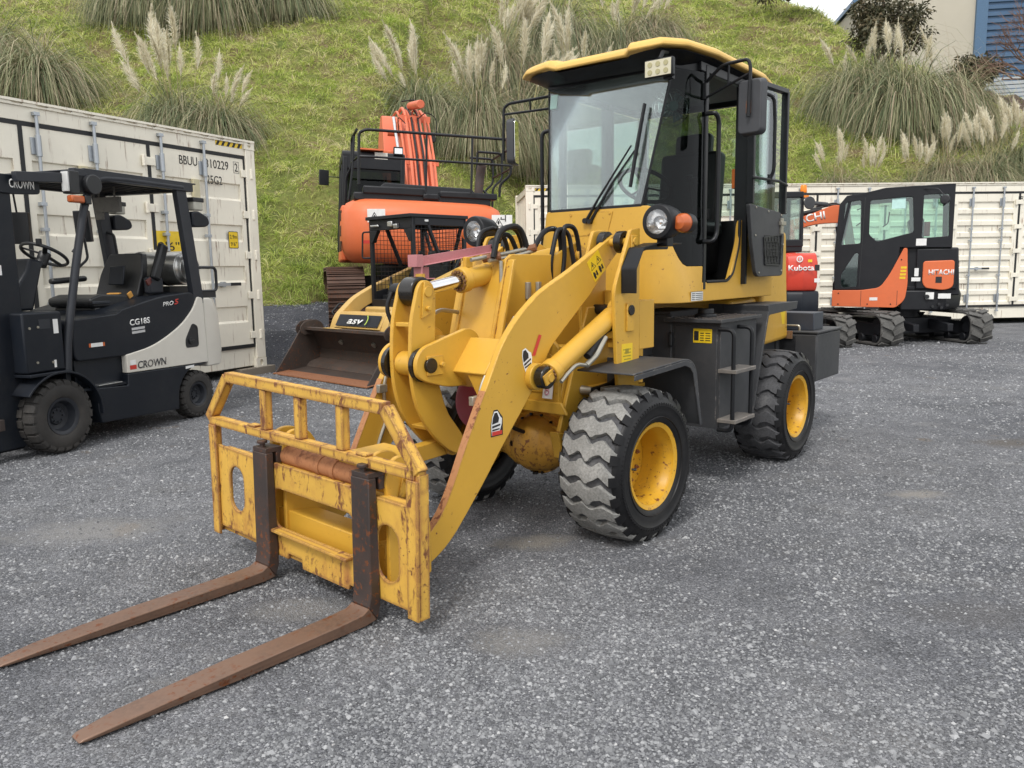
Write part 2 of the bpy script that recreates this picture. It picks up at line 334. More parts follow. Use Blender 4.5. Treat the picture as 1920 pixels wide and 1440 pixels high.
# gravel
def gravelmat():
    m, nt, b = newmat('gravel'); co = obco(nt)
    v1 = nd(nt, 'ShaderNodeTexVoronoi', Scale=150.0); lk(nt, co, v1.inputs['Vector']); v1.inputs['Randomness'].default_value = 1
    v2 = nd(nt, 'ShaderNodeTexVoronoi', Scale=330.0); lk(nt, co, v2.inputs['Vector'])
    s1 = nd(nt, 'ShaderNodeSeparateColor'); lk(nt, v1.outputs['Color'], s1.inputs['Color']); s2 = nd(nt, 'ShaderNodeSeparateColor'); lk(nt, v2.outputs['Color'], s2.inputs['Color'])
    big = noise(nt, .55, 5, .6, co); mid = noise(nt, 3.2, 5, .65, co); fin = noise(nt, 19, 3, .6, co)
    cell = mixc(nt, .42, ramp(nt, s1.outputs['Red'], [(0, (.050, .051, .053)), (.45, (.135, .138, .142)), (.8, (.225, .229, .234)), (.94, (.31, .313, .316)), (1, .42)]), ramp(nt, s2.outputs['Green'], [(0, (.06, .0615, .064)), (.6, (.15, .153, .157)), (1, .27)]))  # cells darker than the loose stones: crevice shade in the colour, besides dark fines
    c = mixc(nt, 1, cell, ramp(nt, mid, [(.28, (.70, .705, .72)), (.55, (1.0, 1.0, 1.02)), (.75, (1.28, 1.27, 1.27))]), 'MULTIPLY')
    c = mixc(nt, 1, c, ramp(nt, big, [(.3, (.72, .73, .77)), (.6, (1.15, 1.15, 1.17))]), 'MULTIPLY')
    # pale dusty patches where fines are packed
    dust = mth(nt, 'MULTIPLY', ramp(nt, noise(nt, 1.5, 6, .7, co), [(.53, 0.0), (.68, 1.0)]), ramp(nt, fin, [(.35, .2), (.65, .9)]))
    c = mixc(nt, mth(nt, 'MULTIPLY', dust, .62), c, (.25, .242, .232))
    spot = ramp(nt, noise(nt, 2.1, 2, .4, co), [(.70, 0.0), (.74, 1.0)]); c = mixc(nt, mth(nt, 'MULTIPLY', spot, .5), c, (.19, .145, .10))
    # dusty patches and one brown stain, each at its own place in the yard
    ps = nd(nt, 'ShaderNodeNewGeometry')
    for (sx, sy, rx, ry, col, am) in SPOTS:
        dv = nd(nt, 'ShaderNodeVectorMath', operation='SUBTRACT'); lk(nt, ps.outputs['Position'], dv.inputs[0]); dv.inputs[1].default_value = (sx, sy, 0)
        dm = nd(nt, 'ShaderNodeVectorMath', operation='MULTIPLY'); lk(nt, dv.outputs[0], dm.inputs[0]); dm.inputs[1].default_value = (1/rx, 1/ry, 0)
        ln = nd(nt, 'ShaderNodeVectorMath', operation='LENGTH'); lk(nt, dm.outputs[0], ln.inputs[0]); rr_ = mth(nt, 'ADD', ln.outputs['Value'], mth(nt, 'MULTIPLY', mid, 1.3)); rr_ = mth(nt, 'ADD', rr_, mth(nt, 'MULTIPLY', fin, .9))
        c = mixc(nt, mth(nt, 'MULTIPLY', ramp(nt, mth(nt, 'MULTIPLY', rr_, .4), [(.56, 1.0), (.80, 0.0)]), am), c, col)
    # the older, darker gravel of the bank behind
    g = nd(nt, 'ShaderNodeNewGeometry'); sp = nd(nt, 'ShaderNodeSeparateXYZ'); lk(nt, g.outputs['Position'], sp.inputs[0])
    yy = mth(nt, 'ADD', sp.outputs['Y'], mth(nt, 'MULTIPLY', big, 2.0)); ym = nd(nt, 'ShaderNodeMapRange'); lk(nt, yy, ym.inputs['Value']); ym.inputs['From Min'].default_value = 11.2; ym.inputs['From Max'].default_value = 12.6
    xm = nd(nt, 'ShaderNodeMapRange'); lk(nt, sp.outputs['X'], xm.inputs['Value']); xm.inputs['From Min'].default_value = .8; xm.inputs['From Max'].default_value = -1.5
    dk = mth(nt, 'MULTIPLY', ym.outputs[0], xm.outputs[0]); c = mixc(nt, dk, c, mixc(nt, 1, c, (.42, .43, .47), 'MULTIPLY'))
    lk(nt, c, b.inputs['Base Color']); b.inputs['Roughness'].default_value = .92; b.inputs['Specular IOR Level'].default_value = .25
    h = mth(nt, 'ADD', mth(nt, 'MULTIPLY', v1.outputs['Distance'], -1.0), mth(nt, 'MULTIPLY', v2.outputs['Distance'], -.4))
    h = mth(nt, 'ADD', h, mth(nt, 'MULTIPLY', s1.outputs['Blue'], .5)); bump(nt, b, h, .9, .006); return m
M_gravel = gravelmat()
xs = np.concatenate([[-400, -120, -60], np.arange(-30, 36, .4), [60, 120, 400]]); ys = np.concatenate([[-400, -60, -20], np.arange(-8, 24, .4), [60, 400]])
ground = gridmesh('ground', xs, ys, ground_z, M_gravel); ground['kind'] = 'structure'
# stones lying loose on top
def stonemat():
    m, nt, b = newmat('loose_stone'); at = nd(nt, 'ShaderNodeAttribute', attribute_name='tint')
    lk(nt, ramp(nt, at.outputs['Fac'], [(0, (.080, .082, .087)), (.4, (.195, .199, .206)), (.75, (.30, .304, .311)), (.93, (.38, .383, .386)), (1, (.54, .53, .515))]), b.inputs['Base Color'])
    b.inputs['Roughness'].default_value = .9; b.inputs['Specular IOR Level'].default_value = .3; return m
def stones():
    rg = np.random.default_rng(3); N = 430000
    a = np.clip(rg.normal(0, .95, N), -3.1, 3.1); d = np.exp(rg.uniform(np.log(1.1), np.log(16.5), N)); x = d*np.sin(a); y = d*np.cos(a)
    s = .0026+.0044*rg.random(N)**2.2 + (rg.random(N) < .025)*.006*rg.random(N); s *= (1+.13*d)
    pk = lump(x, y, 1.3, 2)+.6*lump(x, y, 3.7, 1)+.35*lump(x, y, 9, 4)+.5*np.sin((x*.79+y*.61)*3.1+.6*lump(x, y, .8)); kp = rg.random(N) < np.clip(.95-.75*sstep(.15, 1.0, pk), .12, 1); kp &= ~np.any([(((x-q[0])/q[2])**2+((y-q[1])/q[3])**2 < 1.1+.5*lump(x, y, 9)) & (rg.random(N) < .8) for q in SPOTS], axis=0); x, y, d, s = x[kp], y[kp], d[kp], s[kp]; N = len(x)
    big = rg.random(N) < .0008; s = np.where(big, .009+.012*rg.random(N), s)
    oc = np.array([[1, 0, 0], [0, 1, 0], [-1, 0, 0], [0, -1, 0], [.25, .1, .62], [-.3, -.2, .50]], float)
    th = rg.uniform(0, 2*PI, N); c, sn = np.cos(th), np.sin(th); j = rg.uniform(.6, 1.3, (N, 6, 3)); P = oc[None]*j*s[:, None, None]
    V = np.stack([P[..., 0]*c[:, None]-P[..., 1]*sn[:, None]+x[:, None], P[..., 0]*sn[:, None]+P[..., 1]*c[:, None]+y[:, None], P[..., 2]+ground_z(x, y)[:, None]+.0004], -1)
    f = np.array([[0, 1, 4], [1, 5, 4], [1, 2, 5], [2, 3, 5], [3, 0, 4], [3, 4, 5]]); F = (f[None]+6*np.arange(N)[:, None, None]).reshape(-1, 3)
    t = np.clip(rg.beta(1.5, 2.3, N)+big*.12, 0, 1); me = fastmesh('loose_gravel', V.reshape(-1, 3), F, stonemat(), np.repeat(t, 6)); me.polygons.foreach_set('use_smooth', np.zeros(len(F), dtype=bool))
    o = bpy.data.objects.new('loose_gravel', me); COL.objects.link(o); o['kind'] = 'stuff'
stones()
# hill
def hillmat():
    m, nt, b = newmat('hill_soil_and_thatch'); co = obco(nt)
    c = ramp(nt, noise(nt, .8, 6, .65, co), [(.3, (.10, .13, .035)), (.5, (.17, .18, .055)), (.62, (.17, .13, .07)), (.74, (.14, .10, .07))])
    c = mixc(nt, 1, c, ramp(nt, noise(nt, 9, 5, .7, co), [(.3, .6), (.7, 1.3)]), 'MULTIPLY'); lk(nt, c, b.inputs['Base Color']); b.inputs['Roughness'].default_value = 1; b.inputs['Specular IOR Level'].default_value = .1
    bump(nt, b, noise(nt, 14, 5, .7, co), .8, .08); return m
hill = gridmesh('hill', np.arange(-46, 62, .45), np.arange(14, 74, .45), hill_z, hillmat()); hill['kind'] = 'structure'
def leafmat(name, stops, transl=.25, rough=.6):
    m, nt, b = newmat(name); at = nd(nt, 'ShaderNodeAttribute', attribute_name='tint'); c = ramp(nt, at.outputs['Fac'], stops)
    lk(nt, c, b.inputs['Base Color']); b.inputs['Roughness'].default_value = rough; b.inputs['Specular IOR Level'].default_value = .3
    if transl:
        t = nd(nt, 'ShaderNodeBsdfTranslucent'); lk(nt, c, t.inputs['Color']); mxs = nd(nt, 'ShaderNodeMixShader'); mxs.inputs[0].default_value = transl
        lk(nt, b.outputs[0], mxs.inputs[1]); lk(nt, t.outputs[0], mxs.inputs[2]); lk(nt, mxs.outputs[0], nt.nodes['Material Output'].inputs['Surface'])
    return m
M_grass = leafmat('grass_blades', [(0, (.15, .215, .040)), (.3, (.32, .42, .072)), (.55, (.50, .56, .135)), (.76, (.68, .66, .28)), (.9, (.66, .58, .36)), (1, (.50, .40, .28))], .35)
def ribbons(P0, D, L, Wd, droop, segs, rg):
    # P0 roots (N,3); D start directions; L lengths; gravity bends them; returns verts, quads
    N = len(P0); t = np.linspace(0, 1, segs+1); side = np.cross(D, rg.normal(size=(N, 3))); side /= np.linalg.norm(side, axis=1)[:, None]+1e-9
    P = np.empty((N, segs+1, 3)); p = P0.copy(); d = D.copy(); P[:, 0] = p
    for i in range(segs):
        d = d+np.array([0, 0, -1.0])*(droop/segs)[:, None]*(1+1.2*t[i]); d /= np.linalg.norm(d, axis=1)[:, None]; p = p+d*(L/segs)[:, None]; P[:, i+1] = p
    w = Wd[:, None]*(1-.86*t[None]**2)
    V = np.stack([P-side[:, None]*w[..., None]/2, P+side[:, None]*w[..., None]/2], 2).reshape(N, -1, 3)
    k = np.arange(segs)*2; q = np.stack([k, k+1, k+3, k+2], 1); Q = (q[None]+(2*(segs+1))*np.arange(N)[:, None, None]).reshape(-1, 4)
    return V.reshape(-1, 3), Q
def nrm(v): return v/(np.linalg.norm(v, axis=1)[:, None]+1e-9)
def grass():
    rg = np.random.default_rng(11); N = 420000
    a = rg.uniform(-.80, .80, N); d = np.exp(rg.uniform(np.log(15.0), np.log(58), N)); x = d*np.sin(a)*1.03; y = d*np.cos(a)
    h = lump(x, y, 1.9, .4)+.7*lump(x, y, 4.3, 1.1)+rg.normal(0, .25, N); x = x+0.0; keep = (y > foot(x)-.15+.3*lump(x, y, 1.6)) & ((h > -.75) | (rg.random(N) < .30)) & (y-foot(x) < 46)
    x, y, d, h = x[keep], y[keep], d[keep], h[keep]; N = len(x)
    # clumps: pull blades to tussock centres
    cs = .58; cx = np.floor(x/cs)*cs+cs/2; cy = np.floor(y/cs)*cs+cs/2; pull = .55*rg.random(N)**.7; ox, oy = x-cx, y-cy; x = x-ox*pull; y = y-oy*pull
    z = hill_z(x, y); e = .15; gx = (hill_z(x+e, y)-z)/e; gy = (hill_z(x, y+e)-z)/e
    D = nrm(np.stack([ox*1.9+rg.normal(0, .33, N)-gx*.2, oy*1.9+rg.normal(0, .33, N)-gy*.35, np.full(N, .9)], 1))
    green = np.clip(.50+.20*lump(x, y, .8, 2.0)+.30*lump(x, y, 2.6, .3)+.30*lump(x, y, 6.5, 1.0)+.15*lump(x, y, 13, 3.0), 0, 1)
    foots = np.exp(-np.clip(y-foot(x), 0, 9)/1.5); green = green*(1-.75*foots)+.1*foots
    t = np.clip(green+rg.normal(0, .13, N)+.3*(rg.random(N) < .16), 0, 1)
    dead = (lump(x, y, 2.3, 5)+.6*lump(x, y, 5.1, 4)+rg.normal(0, .15, N) > .92); t = np.where(dead, np.clip(.82+rg.normal(0, .1, N), 0, 1), t)
    L = (.16+.20*np.clip(h+.6, 0, 2)*rg.random(N)+.10*rg.random(N))*(1+.3*foots); L = np.where(dead, L*.6, L)*np.clip(d/22, .9, 1.6); W = (.008+.010*rg.random(N))*d/20
    V, Q = ribbons(np.stack([x, y, z-.02], 1), D, L, W, .9+rg.random(N)*1.2, 3, rg)
    me = fastmesh('hill_grass', V, Q, M_grass, np.repeat(t, 8)); o = bpy.data.objects.new('hill_grass', me); COL.objects.link(o); o['kind'] = 'stuff'
grass()
# ---------------------------------------------------------------- pampas grass
M_pamp = leafmat('pampas_leaves', [(0, (.045, .065, .035)), (.3, (.13, .17, .085)), (.55, (.28, .29, .155)), (.75, (.46, .42, .26)), (.88, (.55, .47, .33)), (1, (.40, .31, .22))])
M_plume = leafmat('pampas_plume', [(0, (.70, .64, .50)), (.5, (.85, .80, .65)), (1, (.95, .93, .83))], .45, .9)
M_stalk = plain('pampas_stalk', (.34, .30, .14), .7)
def tussock_mesh(seed, dry):
    rg = np.random.default_rng(seed); N = 9500
    th = rg.uniform(0, 2*PI, N); rr = .30*np.sqrt(rg.random(N)); el = rg.uniform(.25, 1.0, N)**.7
    out = np.stack([np.cos(th), np.sin(th), np.zeros(N)], 1); D = nrm(out*(1-el)[:, None]*1.25+np.array([0, 0, 1.0])*(.35+el)[:, None]+rg.normal(0, .22+.30*(rg.random(N) < .22)[:, None], (N, 3)))
    P0 = out*rr[:, None]+np.array([0, 0, 1.0])*(.05+.25*rg.random(N))[:, None]; L = (.85+1.5*rg.random(N)**1.4)*(1+.25*np.sin(th*3+seed)+.12*np.sin(th*11)); W = .008+.010*rg.random(N)
    clump = .5+.5*np.sin(th*7+seed)*np.sin(th*3+1); dr = 1.9+2.3*rg.random(N)+.7*clump
    V, Q = ribbons(P0, D, L, W, dr, 7, rg); V += np.repeat(rg.normal(0, .035, (N, 3)), 16, 0)*0; lim = np.repeat(-.15-.75*rg.random(N)**1.5, 16); V[:, 2] = np.where(V[:, 2] < lim, lim+(V[:, 2]-lim)*.1, V[:, 2])
    t = np.clip(.12+.62*rg.random(N)*(.55+.9*clump)+(dry+.15)*(rg.random(N) < .55)*rg.random(N)+.22*(el < .35)*rg.random(N), 0, 1)
    return fastmesh('pampas_leaves', V, Q, M_pamp, np.repeat(t, 16))
def plume_mesh(seed):
    rg = np.random.default_rng(seed); N = 420; s = rg.random(N)**.85; L0 = .62
    bend = .10*s**2; ax = np.stack([bend, 0*s, .95+s*L0], 1); rad = np.sin(np.clip(s*1.05+.12, 0, 1)*PI)**.7
    th = rg.uniform(0, 2*PI, N); D = nrm(np.stack([np.cos(th)*.26*rad+.10, np.sin(th)*.26*rad, np.ones(N)], 1)); L = .09+.13*rad*rg.random(N)
    V, Q = ribbons(ax, D, L, .008+.006*rg.random(N), .6+.8*rg.random(N), 3, rg); return fastmesh('plume', V, Q, M_plume, np.repeat(np.clip(.45+.25*rg.normal(0, 1, N), 0, 1), 8))
def stalk_mesh():
    mb = MB(); mb.tube([(0, 0, -.1), (.0, 0, .5), (.03, 0, 1.0), (.12, 0, 1.5)], [.008, .007, .005, .003], 5); me = bpy.data.meshes.new('stalk'); me.from_pydata(mb.v, [], mb.f); me.materials.append(M_stalk); finish(me); return me
T_ME = [tussock_mesh(21, .15), tussock_mesh(22, .45), tussock_mesh(23, .8)]; P_ME = [plume_mesh(31), plume_mesh(32), plume_mesh(33)]; S_ME = stalk_mesh()
PG = 'pampas grass clumps on the bank'
def pampas(x, y, s, kind, plumes, label, lean=(-.1, 0), spread=.5, hz=None, squash=1.0, ph=1.0):
    z = float(hill_z(np.array([x]), np.array([y]))[0]) if hz is None else hz
    t = thing('pampas_clump', label, 'pampas grass', Matrix.Translation((x, y, z)) @ Matrix.Rotation(rnd.uniform(0, 6.28), 4, 'Z'), PG)
    a = bpy.data.objects.new('foliage', T_ME[kind]); COL.objects.link(a); a.parent = t; a.scale = (s*rnd.uniform(.9, 1.12), s*rnd.uniform(.9, 1.1), s*squash*rnd.uniform(.85, 1.15))
    Mi = t.matrix_world.to_3x3().inverted()
    for k in range(plumes):
        az = rnd.uniform(0, 6.28); tl = abs(rnd.gauss(0, spread*.5))+.03; d = Vector((math.cos(az)*tl+lean[0], math.sin(az)*tl+lean[1], 1)).normalized(); d = Mi @ d
        p = bpy.data.objects.new('plume', P_ME[k % 3]); COL.objects.link(p); p.parent = t
        m = d.to_track_quat('Z', 'X').to_matrix().to_4x4(); k2 = ph*s*rnd.uniform(.85, 1.3); hgt = rnd.uniform(.75, 1.15)*.55*s*squash
        p.matrix_local = Matrix.Translation(Vector((rnd.gauss(0, .12), rnd.gauss(0, .12), 0))*s+d*hgt) @ m @ Matrix.Diagonal((k2, k2, k2, 1)) @ Matrix.Rotation(rnd.uniform(0, 6.28), 4, 'Z')
        q = bpy.data.objects.new('stalk', S_ME); COL.objects.link(q); q.parent = p
    return t
# ---------------------------------------------------------------- containers
M_cream = paint('cream_container_paint', (.84, .795, .675), .5, .16, (.46, .41, .31), wear=.2, wearcol=(.25, .12, .06), scale=1.3, streak=-.15)
M_gask = plain('rubber_gasket', (.012, .013, .014), .6)
M_galv = paint('galvanised_steel', (.42, .45, .48), .4, .3, (.2, .2, .2), metal=.6)
M_black = plain('black_plastic', (.016, .017, .019), .45)
M_blk = plain('black_ink', (.012, .012, .013), .6)
M_white = plain('white_print', (.78, .78, .76), .5)
M_dyel = plain('yellow_decal', (.80, .55, .02), .4)
M_wood = paint('weathered_timber', (.23, .20, .16), .9, .5, scale=6)
M_conc = paint('concrete', (.43, .41, .36), .9, .3, (.2, .19, .16), scale=.5)
def container(label, origin, yaw, L, nd_, rods, rows, recess_d, name='shipping_container', depth=2.44, vents=False, hinges='alt'):
    H = 2.896; t = thing(name, label, 'container', Matrix.Translation((origin[0], origin[1], .10)) @ Matrix.Rotation(R(yaw), 4, 'Z'))
    f = MB(); f.b2((.03, .02, H-.20), (L-.03, .16, H-.02)); f.b2((.03, .05, .02), (L-.03, .16, .30)); f.b2((0, .0, .12), (.155, .16, H-.12)); f.b2((L-.155, 0, .12), (L, .16, H-.12))
    f.b2((0, depth-.16, 0), (.155, depth, H)); f.b2((L-.155, depth-.16, 0), (L, depth, H)); f.b2((.02, depth-.14, .02), (L-.02, depth-.02, .2)); f.b2((.02, .03, .02), (.14, depth-.03, .18)); f.b2((L-.14, .03, .02), (L-.02, depth-.03, .18))
    f.b2((.02, .03, H-.16), (.14, depth-.03, H-.03)); f.b2((L-.14, .03, H-.16), (L-.02, depth-.03, H-.03))
    obj('frame', f, M_cream, t, bev=.006)
    r = MB(); n = int(L/.25)
    pl = [(.02, H-.045)]
    for i in range(n):
        a = .03+(L-.06)*i/n; w = (L-.06)/n; pl += [(a+w*.1, H-.045), (a+w*.25, H-.02), (a+w*.6, H-.02), (a+w*.75, H-.045)]
    pl += [(L-.02, H-.045), (L-.02, H-.06), (.02, H-.06)]; r.prism(pl, 'y', .001, depth-.02); r.b2((.0, -.012, H-.028), (L, .03, H-.004)); obj('roof', r, M_cream, t)
    for sx, x in ((0, 0), (1, L-.155)):      # corrugated end walls
        w = MB(); m = 12; pl = []
        xx = .04 if sx == 0 else L-.04; s_ = 1 if sx == 0 else -1
        for i in range(m):
            a = .16+(depth-.32)*i/m; q = (depth-.32)/m; pl += [(xx, a), (xx, a+q*.4), (xx+s_*.035, a+q*.5), (xx+s_*.035, a+q*.9)]
        pl += [(xx, depth-.16), (xx+s_*.06, depth-.16), (xx+s_*.06, .16)]; w.prism(pl, 'z', .16, H-.14); obj('end_wall', w, M_cream, t)
    b = MB(); b.b2((.05, depth-.07, .15), (L-.05, depth-.04, H-.1)); obj('back_wall', b, M_cream, t)
    for x in (0, L-.178):
        for z in (0, H-.118):
            for y in (-.004, depth-.158):
                c = MB(); ph = [(x+.089+.030*math.cos(a), z+.059+.04*math.sin(a)) for a in [i*PI/8 for i in range(16)]]
                c.prism([(x, z), (x+.178, z), (x+.178, z+.118), (x, z+.118)], 'y', y, y+.05, [ph]); c.b2((x+.002, y+.05, z+.002), (x+.176, y+.162, z+.116)); obj('corner_casting', c, M_cream, t)
    g0 = .16; dw = (L-2*g0)/nd_; z0, z1 = .31, H-.24
    gk = MB(); gk.b2((g0-.025, .022, z1), (L-g0+.025, .048, z1+.045)); gk.b2((g0-.025, .022, z0-.045), (L-g0+.025, .048, z0))
    for i in range(nd_+1): gk.b2((g0+i*dw-.022, .0225, z0), (g0+i*dw+.022, .0475, z1))
    obj('gasket', gk, M_gask, t)
    for i in range(nd_):
        xa, xb = g0+i*dw+.022, g0+(i+1)*dw-.022; d = MB(); mg = .07 if rows < 6 else .10
        pr = [(.028, z0+.002)]; sp = (z1-z0)/(rows+.6); hh = .17 if rows < 6 else .12
        for k in range(rows):
            zc = z0+sp*(k+.55)+(.12 if rows < 6 else .02); pr += [(.028, zc-hh/2-.03), (.028+recess_d, zc-hh/2), (.028+recess_d, zc+hh/2), (.028, zc+hh/2+.012)]
        pr += [(.028, z1-.002), (.075, z1-.002), (.075, z0+.002)]
        d.prism(pr, 'x', xa+mg, xb-mg); d.b2((xa, .028, z0+.0021), (xa+mg, .075, z1-.0021)); d.b2((xb-mg, .028, z0+.0021), (xb, .075, z1-.0021))
        dr = obj('door_panel', d, M_cream, t)
        for j, s in enumerate(rods):
            x = xa-.022+s; m = MB(); m.cyl((x, -.012, .2), (x, -.012, H-.13), .0165, seg=12)
            for z in (z0+.05, z1-.28): m.cyl((x, -.012, z), (x, -.012, z+.2), .027, seg=12); m.b2((x-.06, .012, z+.02), (x+.03, .0275, z+.18))
            for z in (z0+.62, z0+1.35, z1-.75): m.b2((x-.04, -.03, z), (x+.022, .0275, z+.035))
            m.b2((x-.03, -.03, H-.135), (x+.03, .018, H-.10)); m.b2((x-.03, -.03, .17), (x+.03, .018, .205)); rd = obj('lock_rod', m, M_galv, dr, bev=.002)
        if True:
            x = xa-.022+rods[0] if rows > 6 else xa-.022+rods[1]; m = MB(); zh = z0+.78
            m.b2((x, -.032, zh-.018), (x+.30, -.022, zh+.018)); m.cyl((x+.17, -.03, zh), (x+.17, .0275, zh), .035, seg=10); hd = obj('door_handle', m, M_galv, dr)
            m = MB(); m.b2((x+.27, -.036, zh-.02), (x+.44, -.018, zh+.02)); obj('grip', m, M_black, dr, bev=.004)
        if vents:
            x = (xa+xb)/2-.1; m = MB(); m.b2((x-.045, -.012, z1-.62), (x+.045, .0275, z1-.32)); m.b2((x-.03, -.018, z1-.60), (x+.03, -.0125, z1-.52)); obj('vent', m, paint('aged_cream_plastic', (.55, .50, .33), .6), dr, bev=.008)
    for i in range(nd_+1):
        if hinges == 'alt' and i % 2 and 0 < i < nd_ and False: continue
        if nd_ == 4 and i == 2: continue
        for k in range(5):
            z = z0+.12+(z1-z0-.3)*k/4; x = g0+i*dw; m = MB(); s_ = 1 if i < nd_ else -1
            m.b2((x-.075, .004, z-.045), (x+.075, .021, z+.045)); m.cyl((x-.085*s_, .0, z-.06), (x-.085*s_, .0, z+.06), .02, seg=10); obj('hinge', m, M_cream, t, bev=.004)
    return t, g0, dw, z0, z1, H
cA, g0, dw, z0, z1, HH = container('cream high cube container with side doors and black door gaskets, behind the forklift', (-3.268-6.06*math.cos(R(63)), 10.61-6.06*math.sin(R(63))), 63, 6.06, 4, (.15, .76), 4, .025, vents=True)
X = (1, 0, 0); Z = (0, 0, 1); L6 = 6.06
text('lettering', 'BBUU', .105, M_blk, cA, (L6-1.175, .026, z1-.16), X, Z, .26)
text('lettering', '310229', .105, M_blk, cA, (L6-.79, .026, z1-.16), X, Z, .36)
text('lettering', '2', .105, M_blk, cA, (L6-.325, .026, z1-.165), X, Z, .05)
text('lettering', '25G2', .105, M_blk, cA, (L6-.785, .026, z1-.35), X, Z, .24)
mb = MB(); mb.prism([(L6-.345, z1-.185), (L6-.255, z1-.185), (L6-.255, z1-.045), (L6-.345, z1-.045)], 'y', .0255, .0275, [[(L6-.341, z1-.181), (L6-.259, z1-.181), (L6-.259, z1-.049), (L6-.341, z1-.049)]]); obj('digit_box', mb, M_blk, cA)
d = decal('height_sticker', M_blk, cA, (L6-.50, .027, z1-1.12), X, Z, .16, .21, rad=.02); d = decal('height_sticker_face', M_dyel, cA, (L6-.492, .0257, z1-1.112), X, Z, .144, .194, rad=.015)
text('lettering', '2.9m', .05, M_blk, cA, (L6-.48, .0245, z1-1.00), X, Z, .12); text('lettering', "9'6\"", .05, M_blk, cA, (L6-.47, .0245, z1-1.09), X, Z, .10)
d = decal('height_warning', M_dyel, cA, (L6-1.62, .027, z1-1.50), X, Z, .46, .56)
text('lettering', "9'6\"", .10, M_blk, cA, (L6-1.56, .0255, z1-1.16), X, Z, .30); text('lettering', "HIGH", .08, M_blk, cA, (L6-1.56, .0255, z1-1.31), X, Z, .26); text('lettering', "CONTAINER", .075, M_blk, cA, (L6-1.60, .0255, z1-1.45), X, Z, .42)
def hazard(parent, x0, x1, z):
    n = 5; w = (x1-x0)/n
    y = MB(); y.b2((x0, .0165, z), (x1, .0185, z+.07)); obj('hazard_strip', y, M_dyel, parent)
    k = MB()
    for i in range(n): a = x0+i*w; k.prism([(a, z), (a+w*.45, z), (a+w*.95, z+.07), (a+w*.5, z+.07)], 'y', .0145, .0163)
    obj('hazard_stripes', k, M_blk, parent)
hazard(cA, L6-.62, L6-.19, HH-.115); hazard(cA, .19, .62, HH-.115)
cB, g0, dw, z0, z1, HH = container('long cream container with corrugated side doors standing along the foot of the bank', (.336, 16.47), 4.63, 12.19, 8, (.42, 1.10), 9, .03)
hazard(cB, .19, .70, HH-.115)
text('lettering', 'FBXU', .105, M_blk, cB, (12.19-.16-dw-.03+.0, .026, z1-.16), X, Z, .26)
for k, (c, xx, yy) in enumerate(((cA, L6-.17, -.02), (cA, .2, -.02), (cB, .05, 0), (cB, 11.9, 0))):
    m = MB(); m.box((0, 0, .049), (.62, .32, .098)); o = obj('timber_block', m, M_wood, bev=.006); w = c.matrix_world @ Vector((xx, yy+.16, 0)); o.location = (w.x, w.y, 0); o.rotation_euler[2] = R(63 if k < 2 else 4.6)
    tag(o, ['grey timber block under the near right corner of the cream container behind the forklift', 'timber block under the far left corner of the forklift side container', 'timber block under the left corner of the long corrugated container', 'timber block under the right end of the long corrugated container'][k], 'timber block')
    for dx in (c,): # inner bearer under the far side
        pass
    m = MB(); m.box((0, 0, .049), (.5, .3, .098)); o2 = obj('timber_block', m, M_wood, bev=.006); w = c.matrix_world @ Vector((xx, yy+2.25, 0)); o2.location = (w.x, w.y, float(ground_z(np.array([w.x]), np.array([w.y]))[0])*0); o2.rotation_euler[2] = R(63 if k < 2 else 4.6)
    tag(o2, ['timber bearer under the hidden rear corner of the cream container behind the forklift', 'timber bearer under the hidden left rear corner of the forklift side container', 'timber bearer under the left rear corner of the long corrugated container', 'timber bearer under the right rear end of the long corrugated container'][k], 'timber block')
# ---------------------------------------------------------------- building, fence beyond the crest
M_tilt = paint('tilt_slab_concrete', (.50, .46, .38), .85, .35, (.28, .25, .2), scale=.15)
M_blue = paint('blue_cladding', (.055, .115, .21), .5, .15, scale=.6); M_bluetrim = plain('blue_flashing', (.07, .14, .24), .45)
bl = thing('warehouse', 'pale concrete warehouse with blue corrugated cladding at the top of the bank', 'warehouse', Matrix.Translation((21.5, 52, 4.5)) @ Matrix.Rotation(R(-8), 4, 'Z'))
m = MB(); m.prism([(0, 0), (7.0, 0), (7.0, 17), (0, 12.6)], 'y', 0, 10); obj('wall', m, M_tilt, bl)
for x in (3.4,):
    m = MB(); m.b2((x-.03, -.012, 0), (x+.03, .003, 14.5)); obj('panel_joint', m, paint('joint_sealant', (.3, .27, .22), .8), bl)
m = MB(); m.prism([(-.2, 12.65), (7.05, 17.2), (7.05, 17.45), (-.2, 12.9)], 'y', -.25, 10.1); obj('roof_flashing', m, M_bluetrim, bl)
m = MB(); pr = []; n = 44
for i in range(n): z = 17.5*i/n; q = 17.5/n; pr += [(-.12, z), (-.12, z+q*.45), (-.02, z+q*.6), (-.02, z+q*.92)]
pr += [(-.12, 17.5), (.4, 17.5), (.4, 0)]; m.prism(pr, 'x', 7.25, 18); obj('cladding', m, M_blue, bl)
m = MB(); m.b2((6.95, -.2, 0), (7.6, .3, 17.5)); obj('corner_flashing', m, M_bluetrim, bl)
m = MB(); m.b2((11, -.35, 3.5), (17, -.1, 9.2)); obj('side_wall_panel', m, M_tilt, bl)
fn = thing('palisade_fence', 'grey steel slat fence running up the slope below the blue clad warehouse', 'fence')
def fz(x): return float(hill_z(np.array([x]), np.array([40.0-(x-22)*.25]))[0])
M_fence = paint('fence_steel', (.42, .45, .48), .45, .2, metal=.3)
prev = None
